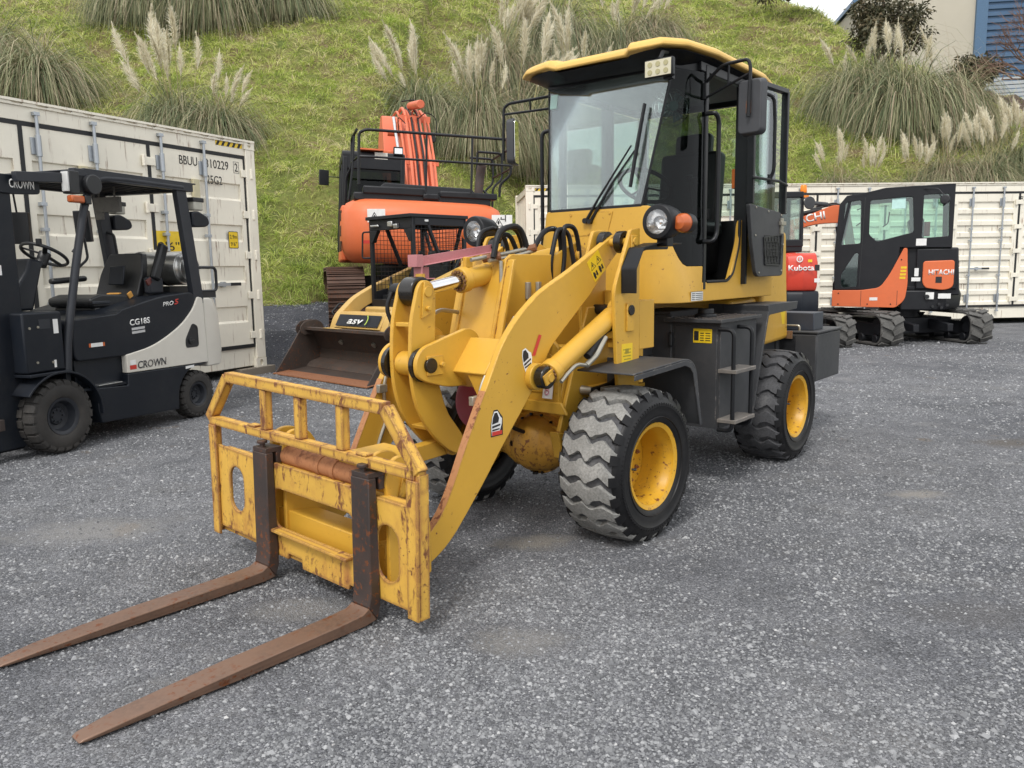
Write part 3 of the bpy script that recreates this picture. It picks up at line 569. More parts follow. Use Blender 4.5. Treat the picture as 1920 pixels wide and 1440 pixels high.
for i in range(6):
    x = 22.2+i*1.15; y = 40-(x-22)*.25; z = max(fz(x), 7.6)+.35*i; m = MB(); m.b2((x-.05, y-.05, z-1.5), (x+.05, y+.05, z+1.75)); obj('post', m, paint('fence_post', (.10, .12, .14), .5), fn)
    if prev:
        for k in range(9):
            zz = .10+.185*k; m = MB(); m.bar((prev[0], prev[1]-.06, prev[2]+zz), (x, y-.06, z+zz), .03, .145, up=(0, 0, 1)); obj('rail', m, M_fence, fn)
    prev = (x, y, z)
m = MB(); rgx = 14; pts = []
# ---------------------------------------------------------------- dark shrubs and a bare tree
M_shrub = leafmat('dark_shrub_leaves', [(0, (.03, .035, .018)), (.4, (.075, .075, .04)), (.75, (.16, .13, .075)), (1, (.24, .16, .10))], .1)
M_twig = plain('dark_bark', (.075, .055, .04), .9)
def shrub(x, y, z, rx, rz, seed, label, n=9000):
    rg = np.random.default_rng(seed); t = thing('shrub', label, 'shrub', Matrix.Translation((x, y, z)), 'dark shrubs by the warehouse')
    m = MB(); tips = []
    for i in range(16):
        a = rg.uniform(0, 6.28); el = rg.uniform(.3, 1.4); p1 = np.array([math.cos(a)*rx*.45*math.cos(el), math.sin(a)*rx*.45*math.cos(el), rz*.55*math.sin(el)+.2]); p2 = p1*1.0+np.array([math.cos(a)*rx*.5*math.cos(el), math.sin(a)*rx*.5*math.cos(el), rz*.45*math.sin(el)])+rg.normal(0, .12, 3)
        m.tube([(0, 0, -.5), tuple(p1), tuple(p2)], [.06, .03, .012], 6); tips += [p1*.9+p2*.1, (p1+p2)/2, p2, p2*.8+rg.normal(0, .2, 3)]
    obj('branches', m, M_twig, t); C = np.array(tips); k = rg.integers(0, len(C), n); P = C[k]+rg.normal(0, .16*rx/1.5, (n, 3))*np.array([1, 1, .75])
    D = nrm(P-C[k]+rg.normal(0, .1, (n, 3))+np.array([0, 0, .08])); V, Q = ribbons(P, D, .10+.14*rg.random(n), .05+.04*rg.random(n), .4+rg.random(n), 2, rg)
    me = fastmesh('leaves', V, Q, M_shrub, np.repeat(np.clip(.2+.5*rg.random(n)+.15*np.sin(k*1.7), 0, 1), 6)); o = bpy.data.objects.new('foliage', me); COL.objects.link(o); o.parent = t
shrub(14.9, 33.4, 8.9, 1.7, 2.7, 41, 'large dark leafy shrub behind the big pampas clump, left of the concrete wall', 6500)
shrub(18.6, 33.0, 8.0, 1.1, 1.2, 42, 'small dark shrub on the crest at the foot of the blue cladding', 2600)
shrub(14.2, 42.5, 15.0, 2.6, 1.2, 43, 'low dark green shrub on the skyline left of the warehouse', 9000)
bt = thing('bare_tree', 'leafless tree with thin reddish branches in front of the blue clad warehouse', 'tree', Matrix.Translation((21.2, 31.5, 6.6)))
def branchy(mb, p, d, L, r, depth, rg):
    q = p+d*L; mb.tube([tuple(p), tuple(p+d*L*.5+Vector(rg.normal(0, .03*L, 3))), tuple(q)], [r, r*.85, r*.68], 5, caps=False)
    if depth == 0: return
    for i in range(3 if depth > 1 else 4):
        e = (d+Vector(rg.normal(0, .48, 3))+Vector((-.10, 0, .05))).normalized(); branchy(mb, p+d*L*(.55+.45*rg.random()), e, L*rg.uniform(.6, .85), r*.6, depth-1, rg)
rg = np.random.default_rng(5); m = MB(); m.tube([(0, 0, -.6), (-.1, 0, .8), (-.35, 0, 1.6)], [.13, .10, .08], 8, caps=False); M_bark = plain('reddish_bark', (.20, .12, .09), .85); obj('trunk', m, M_bark, bt)
m = MB()
for d in ((-.9, 0, .6), (-.5, .2, .9), (.4, .1, .9), (-1, .1, .25), (.2, -.3, 1)): branchy(m, Vector((-.25, 0, 1.3)), Vector(d).normalized(), 1.5, .055, 4, rg)
obj('crown', m, M_bark, bt)
# bark mulch on the shoulder of the bank
mm, nt, b = newmat('bark_mulch'); lk(nt, ramp(nt, noise(nt, 9, 5, .7), [(.3, (.05, .035, .025)), (.6, (.13, .09, .065)), (.8, (.2, .15, .11))]), b.inputs['Base Color']); b.inputs['Roughness'].default_value = 1; bump(nt, b, noise(nt, 12, 4), 1, .08)
def mz(x, y): e = 1-((x-21)/2.6)**2-((y-34.0)/3.5)**2; return hill_z(x, y)+np.where(e > 0, .25*np.sqrt(np.clip(e, 0, 1)), -.6)
mu = gridmesh('bark_mulch', np.arange(18, 24, .2), np.arange(30, 38, .2), mz, mm); mu['kind'] = 'stuff'
# ---------------------------------------------------------------- pampas clumps
pampas(-14.1, 25.0, 1.55, 1, 0, 'broad pampas clump with dry brown centre at the left edge, above the forklift side container')
pampas(-16.9, 27.2, 1.6, 2, 2, 'browner pampas clump cut by the left edge of the photo')
pampas(-14.0, 32.5, 1.75, 0, 0, 'left end of the row of green pampas clumps cut by the top edge')
pampas(-11.3, 32.3, 1.85, 1, 0, 'middle of the row of green pampas clumps cut by the top edge')
pampas(-8.9, 33.0, 1.7, 0, 0, 'right end of the row of green pampas clumps cut by the top edge')
pampas(-8.9, 22.4, 1.15, 0, 17, 'green pampas clump with a tall fan of pinkish plumes behind the container corner', lean=(-.22, 0), spread=.75, ph=1.25)
pampas(-7.7, 22.0, 1.0, 1, 7, 'smaller pampas clump leaning over the container roof by the hazard stripes', lean=(.2, 0), spread=.7)
pampas(-2.6, 25.8, 1.2, 0, 12, 'green pampas clump with plumes behind the big orange excavator boom', lean=(-.35, 0), spread=.8, ph=1.15)
pampas(-.9, 26.0, 1.35, 1, 14, 'pampas clump with dry hanging leaves left of the yellow cab roof', lean=(-.1, 0), spread=.6)
pampas(.5, 28.2, 1.75, 2, 10, 'straw coloured pampas clump directly behind the left end of the yellow cab roof', lean=(.2, 0), spread=.6, ph=1.1)
pampas(-.4, 31.5, 1.5, 2, 16, 'pampas clump with a dense sheaf of white plumes at the top edge', lean=(.45, 0), spread=.5, ph=1.2)
pampas(2.6, 30.2, 1.8, 1, 7, 'grey green pampas clump hanging above the yellow cab roof')
pampas(2.0, 35.5, 2.0, 0, 8, 'high green pampas clump at the top edge above the yellow cab')
pampas(4.9, 36.0, 1.7, 1, 11, 'high pampas clump with dry plumes right of centre at the top edge', lean=(.1, 0))
pampas(6.6, 38.2, 1.3, 2, 9, 'dry plumed pampas clump furthest right on the top edge above the cab', lean=(.15, 0))
pampas(13.0, 31.2, 1.5, 0, 4, 'bright green side of the great pampas mound below the dark shrub', lean=(-.1, 0))
pampas(14.3, 29.9, 1.75, 1, 3, 'drooping centre of the great pampas mound below the dark shrub')
pampas(15.9, 29.9, 1.5, 2, 1, 'right half of the great pampas mound, below the concrete wall')
pampas(14.0, 31.6, 1.55, 0, 5, 'upright back of the great pampas mound, touching the dark shrub', lean=(-.1, 0))
rr = [(10.0, 25.0, .8, 2, 9), (11.2, 25.3, .75, 1, 9), (12.5, 25.0, .85, 0, 10), (13.6, 25.6, .9, 2, 8), (14.7, 25.2, .95, 1, 12), (15.9, 25.8, .95, 0, 13), (17.2, 25.6, .9, 1, 9)]
ll = ['dry tuft nearest the yellow cab in the row behind the corrugated container', 'second low plumed tuft from the yellow cab behind the corrugated container', 'low tuft behind the small orange excavator cab roof', 'straw tuft just right of the small orange excavator cab', 'plumed tuft behind the middle lock rods of the corrugated container', 'tall plumed tuft near the right edge behind the container', 'last plumed tuft, cut by the right edge of the photo']
for (x, y, s, k, n), l in zip(rr, ll): pampas(x, y, s, k, n, l, spread=.55, ph=1.15)
# ================================================================ wheel loader (articulated: front frame and rear frame)
YEL = (.62, .352, .040)
M_yel = paint('yellow_paint', YEL, .42, .20, (.30, .17, .06), wear=.55, rust=-.35, scale=2.6)
M_yelr = paint('worn_yellow_paint', (.66, .38, .06), .6, .30, (.30, .14, .05), wear=.9, rust=.12, scale=3.5, streak=1.25, wearcol=(.20, .065, .025))
def rusty_yellow():
    m, nt, b = newmat('rust_streaked_yellow'); n1 = noise(nt, 3, 6, .6); n2 = noise(nt, 30, 4, .6)
    c = mixc(nt, 1, (.66, .385, .06), ramp(nt, n1, [(.25, .85), (.7, 1.08)]), 'MULTIPLY')
    def st(sc, lo, hi, off):
        mp = nd(nt, 'ShaderNodeMapping'); mp.inputs['Scale'].default_value = sc; mp.inputs['Location'].default_value = (off, off, off); wv = nd(nt, 'ShaderNodeVectorMath', operation='ADD'); lk(nt, obco(nt), wv.inputs[0]); wn_ = nd(nt, 'ShaderNodeVectorMath', operation='SCALE'); wn_.inputs['Scale'].default_value = .09; lk(nt, noise(nt, 7, 3, .6, out='Color'), wn_.inputs[0]); lk(nt, wn_.outputs[0], wv.inputs[1]); lk(nt, wv.outputs[0], mp.inputs['Vector']); return ramp(nt, noise(nt, 1, 5, .7, mp.outputs['Vector']), [(lo, 0.0), (hi, 1.0)])
    soft = mth(nt, 'MULTIPLY', st((10, 10, 2.0), .45, .70, 3), ramp(nt, noise(nt, 5.5, 6, .7), [(.42, 0.0), (.62, .85)])); c = mixc(nt, soft, c, (.36, .14, .04))
    hard = mth(nt, 'MULTIPLY', st((24, 24, 4.5), .52, .60, 9), ramp(nt, noise(nt, 6.5, 6, .7), [(.46, 0.0), (.53, 1.0)])); c = mixc(nt, hard, c, mixc(nt, n2, (.11, .035, .015), (.22, .08, .03)))
    flake = mth(nt, 'MULTIPLY', ramp(nt, noise(nt, 55, 5, .7), [(.60, 0.0), (.64, 1.0)]), ramp(nt, noise(nt, 5, 4, .6), [(.50, 0.0), (.60, 1.0)])); c = mixc(nt, flake, c, (.14, .05, .02))
    e = mth(nt, 'MULTIPLY', edge_mask(nt, .024), 9.0, True); f = mth(nt, 'MULTIPLY', e, ramp(nt, noise(nt, 15, 5, .75), [(.34, 0.0), (.46, 1.0)])); c = mixc(nt, f, c, mixc(nt, n2, (.12, .04, .02), (.27, .11, .045)))
    lk(nt, c, b.inputs['Base Color']); b.inputs['Roughness'].default_value = .62; bump(nt, b, n2, .1, .004); return m
M_yelr = rusty_yellow()
M_edge = paint('worn_edge_rust', (.42, .19, .075), .6, .7, (.17, .06, .035), rust=.6, scale=7)
M_yelt = paint('yellow_roof_plastic', (.72, .455, .115), .55, .15, (.3, .2, .1), scale=2)
M_wheelyel = paint('yellow_rim_paint', (.66, .36, .02), .4, .45, (.22, .12, .05), rust=.25, scale=5)
M_rust = paint('rusted_fork_steel', (.21, .125, .085), .45, .85, (.075, .055, .045), metal=.35, rust=.35, scale=7)
M_rustd = paint('dark_fork_shank', (.055, .042, .038), .5, .5, (.13, .06, .035), metal=.3, rust=.55, scale=6)
M_rusttube = paint('rusty_tube', (.40, .17, .07), .8, .6, (.17, .06, .03), rust=.9, scale=9)
M_grey = paint('dark_grey_paint', (.045, .047, .051), .5, .3, spec=.3, dirtcol= (.14, .13, .12), wear=.25, wearcol=(.22, .2, .18), scale=3)
M_blackp = paint('black_frame_paint', (.010, .011, .013), .4, .2, (.05, .047, .045), scale=4, spec=.3)
M_rub = paint('black_rubber', (.008, .008, .009), .45, .35, (.055, .052, .048), scale=5, spec=.3, bmp=0)
M_chrome = plain('chrome', (.75, .75, .76), .12, 1.0)
M_zinc = paint('zinc_pipe', (.42, .40, .34), .38, .3, (.2, .12, .06), metal=.75, scale=12)
M_pink = paint('faded_pink_red_paint', (.47, .19, .20), .6, .6, (.24, .08, .07), scale=12)
M_red = paint('dull_red_paint', (.30, .03, .05), .5, .3, scale=6)
M_orl = plain('amber_lens', (.50, .115, .03), .25, spec=.6)
M_grease = plain('black_grease', (.012, .01, .008), .25)
M_stickr = plain('red_print', (.55, .04, .025), .5)
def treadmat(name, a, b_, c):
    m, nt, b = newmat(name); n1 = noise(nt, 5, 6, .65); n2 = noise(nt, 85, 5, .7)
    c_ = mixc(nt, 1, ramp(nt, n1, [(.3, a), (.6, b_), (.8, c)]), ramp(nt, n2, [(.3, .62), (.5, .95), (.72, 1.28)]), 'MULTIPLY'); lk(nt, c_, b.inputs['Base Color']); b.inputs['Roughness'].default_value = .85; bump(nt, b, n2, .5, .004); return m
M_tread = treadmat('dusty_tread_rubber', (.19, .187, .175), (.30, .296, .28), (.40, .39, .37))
M_treadd = treadmat('grey_tread_rubber_groove_shade', (.045, .046, .05), (.10, .10, .105), (.17, .168, .165))
G_cab = glassmat('cab_glass', (.84, .93, .89), .03, .05, (.50, .56, .54), refl=.7, base=.02); G_tint = glassmat('tinted_corner_glass', (.16, .19, .18), .02, .02, refl=.35, base=.0)
G_lens = glassmat('lamp_glass', (.97, .97, .97), .03, .04, (.8, .8, .8))
M_refl = plain('lamp_reflector', (.85, .85, .84), .14, .95)

def Mfr(angdeg, ox, oy):      # frame: local x = forward of the machine, y = its left side, z = up
    a = R(angdeg); f = Vector((-math.sin(a), -math.cos(a), 0)); l = Vector((-f.y, f.x, 0))
    return Matrix(((f.x, l.x, 0, ox), (f.y, l.y, 0, oy), (0, 0, 1, 0), (0, 0, 0, 1)))
MF = Mfr(41.5, .14532, 4.22111); MR = Mfr(39.0, 1.37850, 5.79486)
WL = thing('wheel_loader', 'large yellow wheel loader with rusty pallet forks, in the middle of the yard', 'wheel loader', MF)
RL = MF.inverted() @ MR
def F_(name, mb, mat, bev=.003, parent=None, **k): return obj(name, mb, mat, parent or WL, bev=bev, **k)
def B_(name, mb, mat, bev=.003, parent=None, **k): return obj(name, mb, mat, parent or WL, M=(RL if parent is None else None), bev=bev, **k)

# ---------------------------------------------------------------- wheels
def tread_mesh(R0, W, n, depth, mat):
    mb = MB(); pit = 2*PI/n; K = 25; seq = [-1+2*i/(K-1) for i in range(K)]
    def cen(s): return pit*float(np.interp(s, [-1, -.58, -.12, .12, .58, 1], [.34, -.10, .17, -.19, .13, -.30]))
    def wid(s): return pit*float(np.interp(abs(s), [0, .14, .24, .62, .9, 1], [.84, .80, .60, .66, .58, .52]))
    for i in range(n):
        top = []; bot = []
        for q, s in enumerate(seq):
            y = s*W/2; r = R0-.016*s*s-(.012 if abs(s) > .97 else 0); c = i*pit+cen(s); w = wid(s)/2
            st = 0
            ring = []
            for a in (-1, -.5, 0, .5, 1):
                th = c+st+a*w+.010*math.sin(i*2.7+q*.9); ring.append((r*math.cos(th), y, r*math.sin(th)))
            ring2 = []
            for a in (-1.06, 1.06):
                th = c+st+a*w; rr = R0-depth-.02*s*s; ring2.append((rr*math.cos(th), y, rr*math.sin(th)))
            top.append(ring); bot.append(ring2)
        rings = [[bot[k][0]]+top[k]+[bot[k][1]] for k in range(K)]
        # shoulder wrap on both ends
        def wrap(k, sg):
            out = []
            for th_i, p in enumerate(rings[k]):
                r = math.hypot(p[0], p[2]); f = (R0-.058)/r if 0 < th_i < 6 else (R0-.062)/r; out.append((p[0]*f, p[1]+sg*.013, p[2]*f))
            return out
        mb.loft([wrap(0, -1)]+rings+[wrap(K-1, 1)])
    return mb
def wheel(parent, M, trmat, seed, dish=.19, label=None):
    R0, W = .378, .31; yo = .165
    w = MB(); w.lathe([(0.0, yo-dish+.004), (.085, yo-dish+.004), (.09, yo-dish+.0), (.178, yo-dish), (.178, yo-dish-.012), (0.0, yo-dish-.012)], axis='y', seg=40)
    w.cyl((0, yo-dish-.05, 0), (0, yo-dish+.02, 0), .062, .055, 24)
    wh = obj('wheel', w, M_wheelyel, parent, M=M, bev=.0)
    if label: wh['label'] = label
    r = MB(); r.lathe([(.176, -.13), (.178, yo-dish-.012), (.180, yo-dish), (.172, yo-.10), (.176, yo-.055), (.188, yo-.035), (.190, yo-.016), (.200, yo-.012), (.212, yo-.008), (.214, yo-.018), (.205, yo-.026), (.205, yo-.06), (.195, -.13)], axis='y', seg=56); obj('rim', r, M_wheelyel, wh)
    b = MB()
    for k in range(10): a = 2*PI*k/10; b.bolt((.125*math.cos(a), yo-dish, .125*math.sin(a)), (0, 1, 0), .011, .012); b.cyl((.125*math.cos(a), yo-dish, .125*math.sin(a)), (.125*math.cos(a), yo-dish+.02, .125*math.sin(a)), .006, seg=6)
    obj('wheel_nuts', b, paint('rusty_nuts', (.30, .13, .05), .6, rust=.6), wh)
    s = MB(); s.cyl((.185, yo-.03, .06), (.165, yo+.0, .055), .006, seg=8); obj('valve', s, M_black, wh)
    t = MB(); pr = [(.204, yo-.02), (.216, yo-.008), (.235, yo+.000), (.262, yo+.006), (.290, yo+.007), (.293, yo+.010), (.305, yo+.010), (.308, yo+.006), (.330, yo-.002), (.345, yo-.016), (R0-.032, yo-.035), (R0-.030, 0)]
    pr = pr+[(a, -b_) for a, b_ in reversed(pr[:-1])]; t.lathe(pr, axis='y', seg=72)
    g = MB(); g.lathe([(R0-.036, -W/2+.004), (R0-.027, -W/2+.03), (R0-.022, 0), (R0-.027, W/2-.03), (R0-.036, W/2-.004)], axis='y', seg=72); obj('shaded_tread_base', g, M_treadd, wh)  # ring darker than the front lugs: groove shade put into the colour
    g = t
    for k in range(22):
        for sg in (-1, 1):
            a = 2*PI*k/22+(-.36 if sg > 0 else .42)*2*PI/22; rr_ = []
            for r_, yy, hw in ((R0-.010, W/2-.012, .062), (R0-.030, W/2+.004, .066), (R0-.060, W/2+.012, .052)): rr_.append([(r_*math.cos(a-hw), sg*yy, r_*math.sin(a-hw)), (r_*math.cos(a+hw), sg*yy, r_*math.sin(a+hw)), ((r_-.012)*math.cos(a+hw), sg*(yy-.02), (r_-.012)*math.sin(a+hw)), ((r_-.012)*math.cos(a-hw), sg*(yy-.02), (r_-.012)*math.sin(a-hw))])
            g.loft(rr_)
    obj('tyre', t, M_rub, wh, ang=45)
    g = MB()
    for k in range(90): a = 2*PI*k/90; c_, s_ = math.cos(a), math.sin(a); g.bar((.297*c_, yo+.0095, .297*s_), (.310*c_, yo+.0085, .310*s_), .004, .0045, up=(0, 1, 0))
    g.lathe([(.238, yo+.000), (.240, yo+.006), (.243, yo+.002)], axis='y', seg=60); obj('sidewall_ribs', g, M_rub, wh)
    tr = tread_mesh(R0, W-.01, 22, .028, trmat); obj('tread', tr, trmat, wh, ang=38, bev=.0025)
    return wh
def spin(a): return Matrix.Rotation(R(a), 4, 'Y')
wheel(WL, Matrix.Translation((0, .556, .366)) @ spin(12), M_tread, 1)
wheel(WL, Matrix.Translation((0, -.556, .366)) @ Matrix.Rotation(PI, 4, 'Z') @ spin(40), M_tread, 2)
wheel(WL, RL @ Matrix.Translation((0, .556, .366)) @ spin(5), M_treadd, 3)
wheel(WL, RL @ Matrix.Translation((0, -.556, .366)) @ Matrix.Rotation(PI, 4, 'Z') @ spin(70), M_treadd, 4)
# axles
def axle(fn, x):
    m = MB(); m.lathe([(.001, -.155), (.05, -.15), (.10, -.12), (.138, -.07), (.155, 0.0), (.155, .05), (.14, .08)], o=(x-.01, 0, .39), axis=(-1, 0, 0), seg=36)
    m.lathe([(.152, -.02), (.166, -.02), (.166, .02), (.152, .02)], o=(x-.02, 0, .39), axis=(-1, 0, 0), seg=36)
    for s in (-1, 1):
        m.loft([[(x+r*math.cos(a)*k, s*y, .385+r*math.sin(a)) for a in [2*PI*i/20 for i in range(20)]] for y, r, k in ((.0, .135, .9), (.10, .128, .9), (.18, .085, 1), (.26, .07, 1), (.32, .085, 1), (.40, .085, 1))])
    m.cyl((x-.1, 0, .39), (x-.32, 0, .41), .06, .045)
    fn('axle', m, paint('axle_yellow', (.56, .29, .035), .5, .45, (.16, .08, .03), rust=.75, scale=3.5), bev=.002)
    m = MB(); m.bolt((x+.115, -.07, .40), (1, -.4, 0), .016, .014); m.bolt((x+.02, 0, .238), (0, 0, -1), .016, .014)
    for k in range(14): a = 2*PI*k/14; m.bolt((x+.002, .16*math.cos(a), .39+.16*math.sin(a)), (1, 0, 0), .008, .01)
    fn('axle_bolts', m, M_grease, bev=0)
axle(F_, .02); axle(B_, 0)
# ---------------------------------------------------------------- front frame
m = MB()
side = [(.30, .62), (.33, .88), (.16, 1.16), (-.10, 1.16), (-.36, 1.0), (-.50, .75), (-.50, .42), (-.1, .42), (.14, .50)]
for s in (-1, 1): m.prism([(.078, .86), (.216, .50), (.10, .43), (-.40, .43), (-.55, .60), (-.55, .95), (-.30, 1.12), (-.03, 1.12)], 'y', s*.30, s*.275)
m.prism([(-.272, .60), (.272, .60), (.272, .93), (.10, 1.10), (-.10, 1.10), (-.272, .93)], 'x', .155, .18)
m.hull8([(.10, -.272, .60), (.18, -.272, .60), (.18, .272, .60), (.10, .272, .60)], [(.02, -.272, .93), (.10, -.272, .93), (.10, .272, .93), (.02, .272, .93)])
m.b2((-.50, -.27, .46), (.05, .27, .50)); m.b2((-.50, -.27, .9), (-.47, .27, .5))
m.prism([(.24, .52), (.20, .38), (.16, .36), (.12, .50)], 'y', .255, .315); m.prism([(.24, .52), (.20, .38), (.16, .36), (.12, .50)], 'y', -.255, -.315)
m.prism([(-.34, .60), (.34, .60), (.302, .66), (-.302, .66)], 'x', .181, .20)
F_('front_frame', m, M_yel, .006)
m = MB(); m.prism(rrect(.02, .70, .24, .90, .03), 'x', .181, .187); m.bolt((.187, .05, .72), (1, 0, 0)); m.bolt((.187, .21, .72), (1, 0, 0)); F_('access_cover', m, M_yel, .002)
mast = MB()
for s in (-1, 1):
    mast.prism([(.50, .92), (.50, 1.0), (.40, 1.36), (.36, 1.385), (.02, 1.385), (-.16, 1.45), (-.24, 1.42), (-.26, 1.2), (-.18, .90)], 'y', s*.135, s*.115)
mast.hull8([(.49, -.175, .92), (.51, -.175, .92), (.51, .175, .92), (.49, .175, .92)], [(.37, -.175, 1.36), (.39, -.175, 1.36), (.39, .175, 1.36), (.37, .175, 1.36)])
mast.b2((-.20, -.114, .95), (.42, .114, .97)); mast.cyl((-.17, -.16, 1.378), (-.17, .16, 1.378), .035, seg=20)
F_('tilt_mast', mast, M_yel, .004)
tw = MB()
for s in (-1, 1):
    for y0, y1, e in ((.470, .492, 0), (.268, .288, .03)):
        tw.prism(smooth_poly([(-.10+e, 1.45), (-.125+e, 1.500), (-.205, 1.507), (-.205, .70), (-.02, .70), (.0, .90), (.02, 1.206)], [.03, .02, 0, 0, 0, .05, .05]), 'y', s*y0, s*y1)
    tw.b2((-.204, s*.289, .95), (-.185, s*.469, 1.20)); tw.b2((-.30, s*.289, .70), (-.03, s*.469, .72)); tw.b2((-.35, s*.20, .9), (-.206, s*.49, 1.15))
F_('boom_tower', tw, M_yel, .004)
for s in (-1, 1):
    p = MB(); p.b2((-.175, s*.4925, 1.37), (-.115, s*.503, 1.47)); p.cyl((-.145, s*.26, 1.44), (-.145, s*.508, 1.44), .020, seg=20); p.bolt((-.145, s*.503, 1.39), (0, s, 0), .012)
    p.b2((-.14, s*.4925, 1.00), (-.08, s*.503, 1.14)); F_('pin_plate', p, M_yel, .003)
    g = MB(); g.cyl((-.11, s*.26, 1.105), (-.11, s*.510, 1.105), .026, seg=20); g.lathe([(.03, -.02), (.055, -.02), (.055, .02), (.03, .02)], o=(-.145, s*.325, 1.44), axis='y', seg=20); g.lathe([(.03, -.02), (.055, -.02), (.055, .02), (.03, .02)], o=(-.145, s*.425, 1.44), axis='y', seg=20); F_('greased_pin', g, M_grease, .002)
# boom arms
topl = [(-.19, 1.49), (-.06, 1.425), (.193, 1.304), (.426, 1.208), (.584, 1.098), (.685, .993), (.834, .738), (.927, .574), (1.009, .416), (1.079, .31), (1.17, .238), (1.25, .22)]
botl = [(1.27, .14), (1.20, .115), (1.139, .134), (1.078, .162), (1.012, .206), (.947, .269), (.825, .394), (.701, .533), (.558, .683), (.47, .78), (.348, .951), (.191, 1.069), (.025, 1.191), (-.131, 1.335), (-.215, 1.40)]
arm = smooth_poly(topl+botl, [.03]+[.07]*10+[.03]+[.03]+[.04]*13+[.03], 4)
for s in (-1, 1):
    m = MB(); m.prism(arm, 'y', s*.325, s*.360); m.cyl((.477, s*.355, .828), (.477, s*.392, .828), .062, seg=28); m.cyl((1.20, s*.30, .175), (1.20, s*.38, .175), .05, seg=24); F_('boom_arm', m, M_yel, .004)
for s in (-1, 1):      # bare, rubbed front edge of each arm
    m = MB(); P = smooth_poly(topl+botl, [.03]+[.07]*10+[.03]+[.03]+[.04]*13+[.03], 4); P = [p for p in P if p[1] < .80 and p[0] > .79 and p[0]+p[1]*.55 > 1.17][:40]
    P = sorted(P, key=lambda p: -p[1]); P = [p for p in P if p[1] > .24]
    for a, b_ in zip(P[:-1], P[1:]):
        d = (Vector(b_)-Vector(a)); n = Vector((-d.y, d.x)).normalized(); n = n if n.x > 0 else -n
        m.add([(a[0]+n.x*.0015, s*.3235, a[1]+n.y*.0015), (a[0]+n.x*.0015, s*.3615, a[1]+n.y*.0015), (b_[0]+n.x*.0015, s*.3615, b_[1]+n.y*.0015), (b_[0]+n.x*.0015, s*.3235, b_[1]+n.y*.0015)], [(0, 1, 2, 3)])
    F_('worn_edge', m, M_edge, 0)
cr = MB()       # cross box between the arms with the two centre brackets
cr.hull8([(.765, -.324, .865), (.644, -.324, 1.011), (.644, .324, 1.011), (.765, .324, .865)], [(.66, -.324, .78), (.53, -.324, .93), (.53, .324, .93), (.66, .324, .78)])
cr.hull8([(.75, .20, .86), (.60, .20, .86), (.60, .324, .86), (.75, .324, .86)], [(.72, .27, .70), (.66, .27, .70), (.66, .324, .70), (.72, .324, .70)])
cr.hull8([(.75, -.20, .86), (.60, -.20, .86), (.60, -.324, .86), (.75, -.324, .86)], [(.72, -.27, .70), (.66, -.27, .70), (.66, -.324, .70), (.72, -.324, .70)])
F_('cross_box', cr, M_yel, .005)
m = MB()
for y0, y1 in ((.105, .130), (-.130, -.105)):
    m.prism(smooth_poly([(.985, .93), (.94, .985), (.66, 1.055), (.60, 1.03), (.55, .90), (.60, .79), (.80, .795), (.93, .835), (.975, .86)], [.05, .05, .03, .03, .02, .02, .08, .05, .05]), 'y', y0, y1)
F_('linkage_bracket', m, M_yel, .004)
m = MB(); m.b2((.83, .1305, .86), (.925, .140, .945)); m.bolt((.845, .140, .905), (0, 1, 0), .013, .02); F_('pin_plate', m, M_yel, .002)
m = MB(); m.cyl((.905, -.145, .905), (.905, .146, .905), .033, seg=24); m.lathe([(.035, -.012), (.075, -.012), (.075, .012), (.035, .012)], o=(.912, .092, .905), axis='y', seg=28); m.lathe([(.035, -.012), (.075, -.012), (.075, .012), (.035, .012)], o=(.912, -.092, .905), axis='y', seg=28); F_('greased_pin', m, M_grease, .002)
# bell crank
bell = smooth_poly([(.905, 1.245), (.875, 1.275), (.82, 1.265), (.80, 1.20), (.815, .98), (.80, .82), (.771, .729), (.744, .662), (.684, .59), (.64, .53), (.655, .475), (.70, .465), (.76, .50), (.814, .548), (.871, .611), (.925, .697), (.955, .80), (.963, .92), (.95, 1.10)], [.03, .03, .03, .03]+[.06]*5+[.03]*3+[.06]*7, 4)
m = MB()
for y0, y1 in ((.050, .072), (-.072, -.050)): m.prism(bell, 'y', y0, y1)
m.b2((.90, -.049, 1.07), (.94, .049, 1.09)); m.hull8([(.78, -.049, .60), (.86, -.049, .60), (.86, .049, .60), (.78, .049, .60)], [(.80, -.049, .62), (.87, -.049, .62), (.87, .049, .62), (.80, .049, .62)]); m.cyl((.90, -.049, .905), (.90, .049, .905), .055, seg=20)
F_('bell_crank', m, M_yel, .004)
m = MB(); m.prism([(.885, 1.21), (.875, 1.265), (.825, 1.245), (.835, 1.13), (.895, 1.105)], 'y', .0725, .083); m.cyl((.858, -.10, 1.222), (.858, .088, 1.222), .024, seg=18); m.bolt((.865, .083, 1.15), (0, 1, 0), .012, .018); F_('pin_plate', m, M_yel, .002)
m = MB(); m.lathe([(.025, -.045), (.066, -.045), (.066, .045), (.025, .045)], o=(.858, 0, 1.222), axis='y', seg=26); F_('rod_eye', m, M_grease, .006)
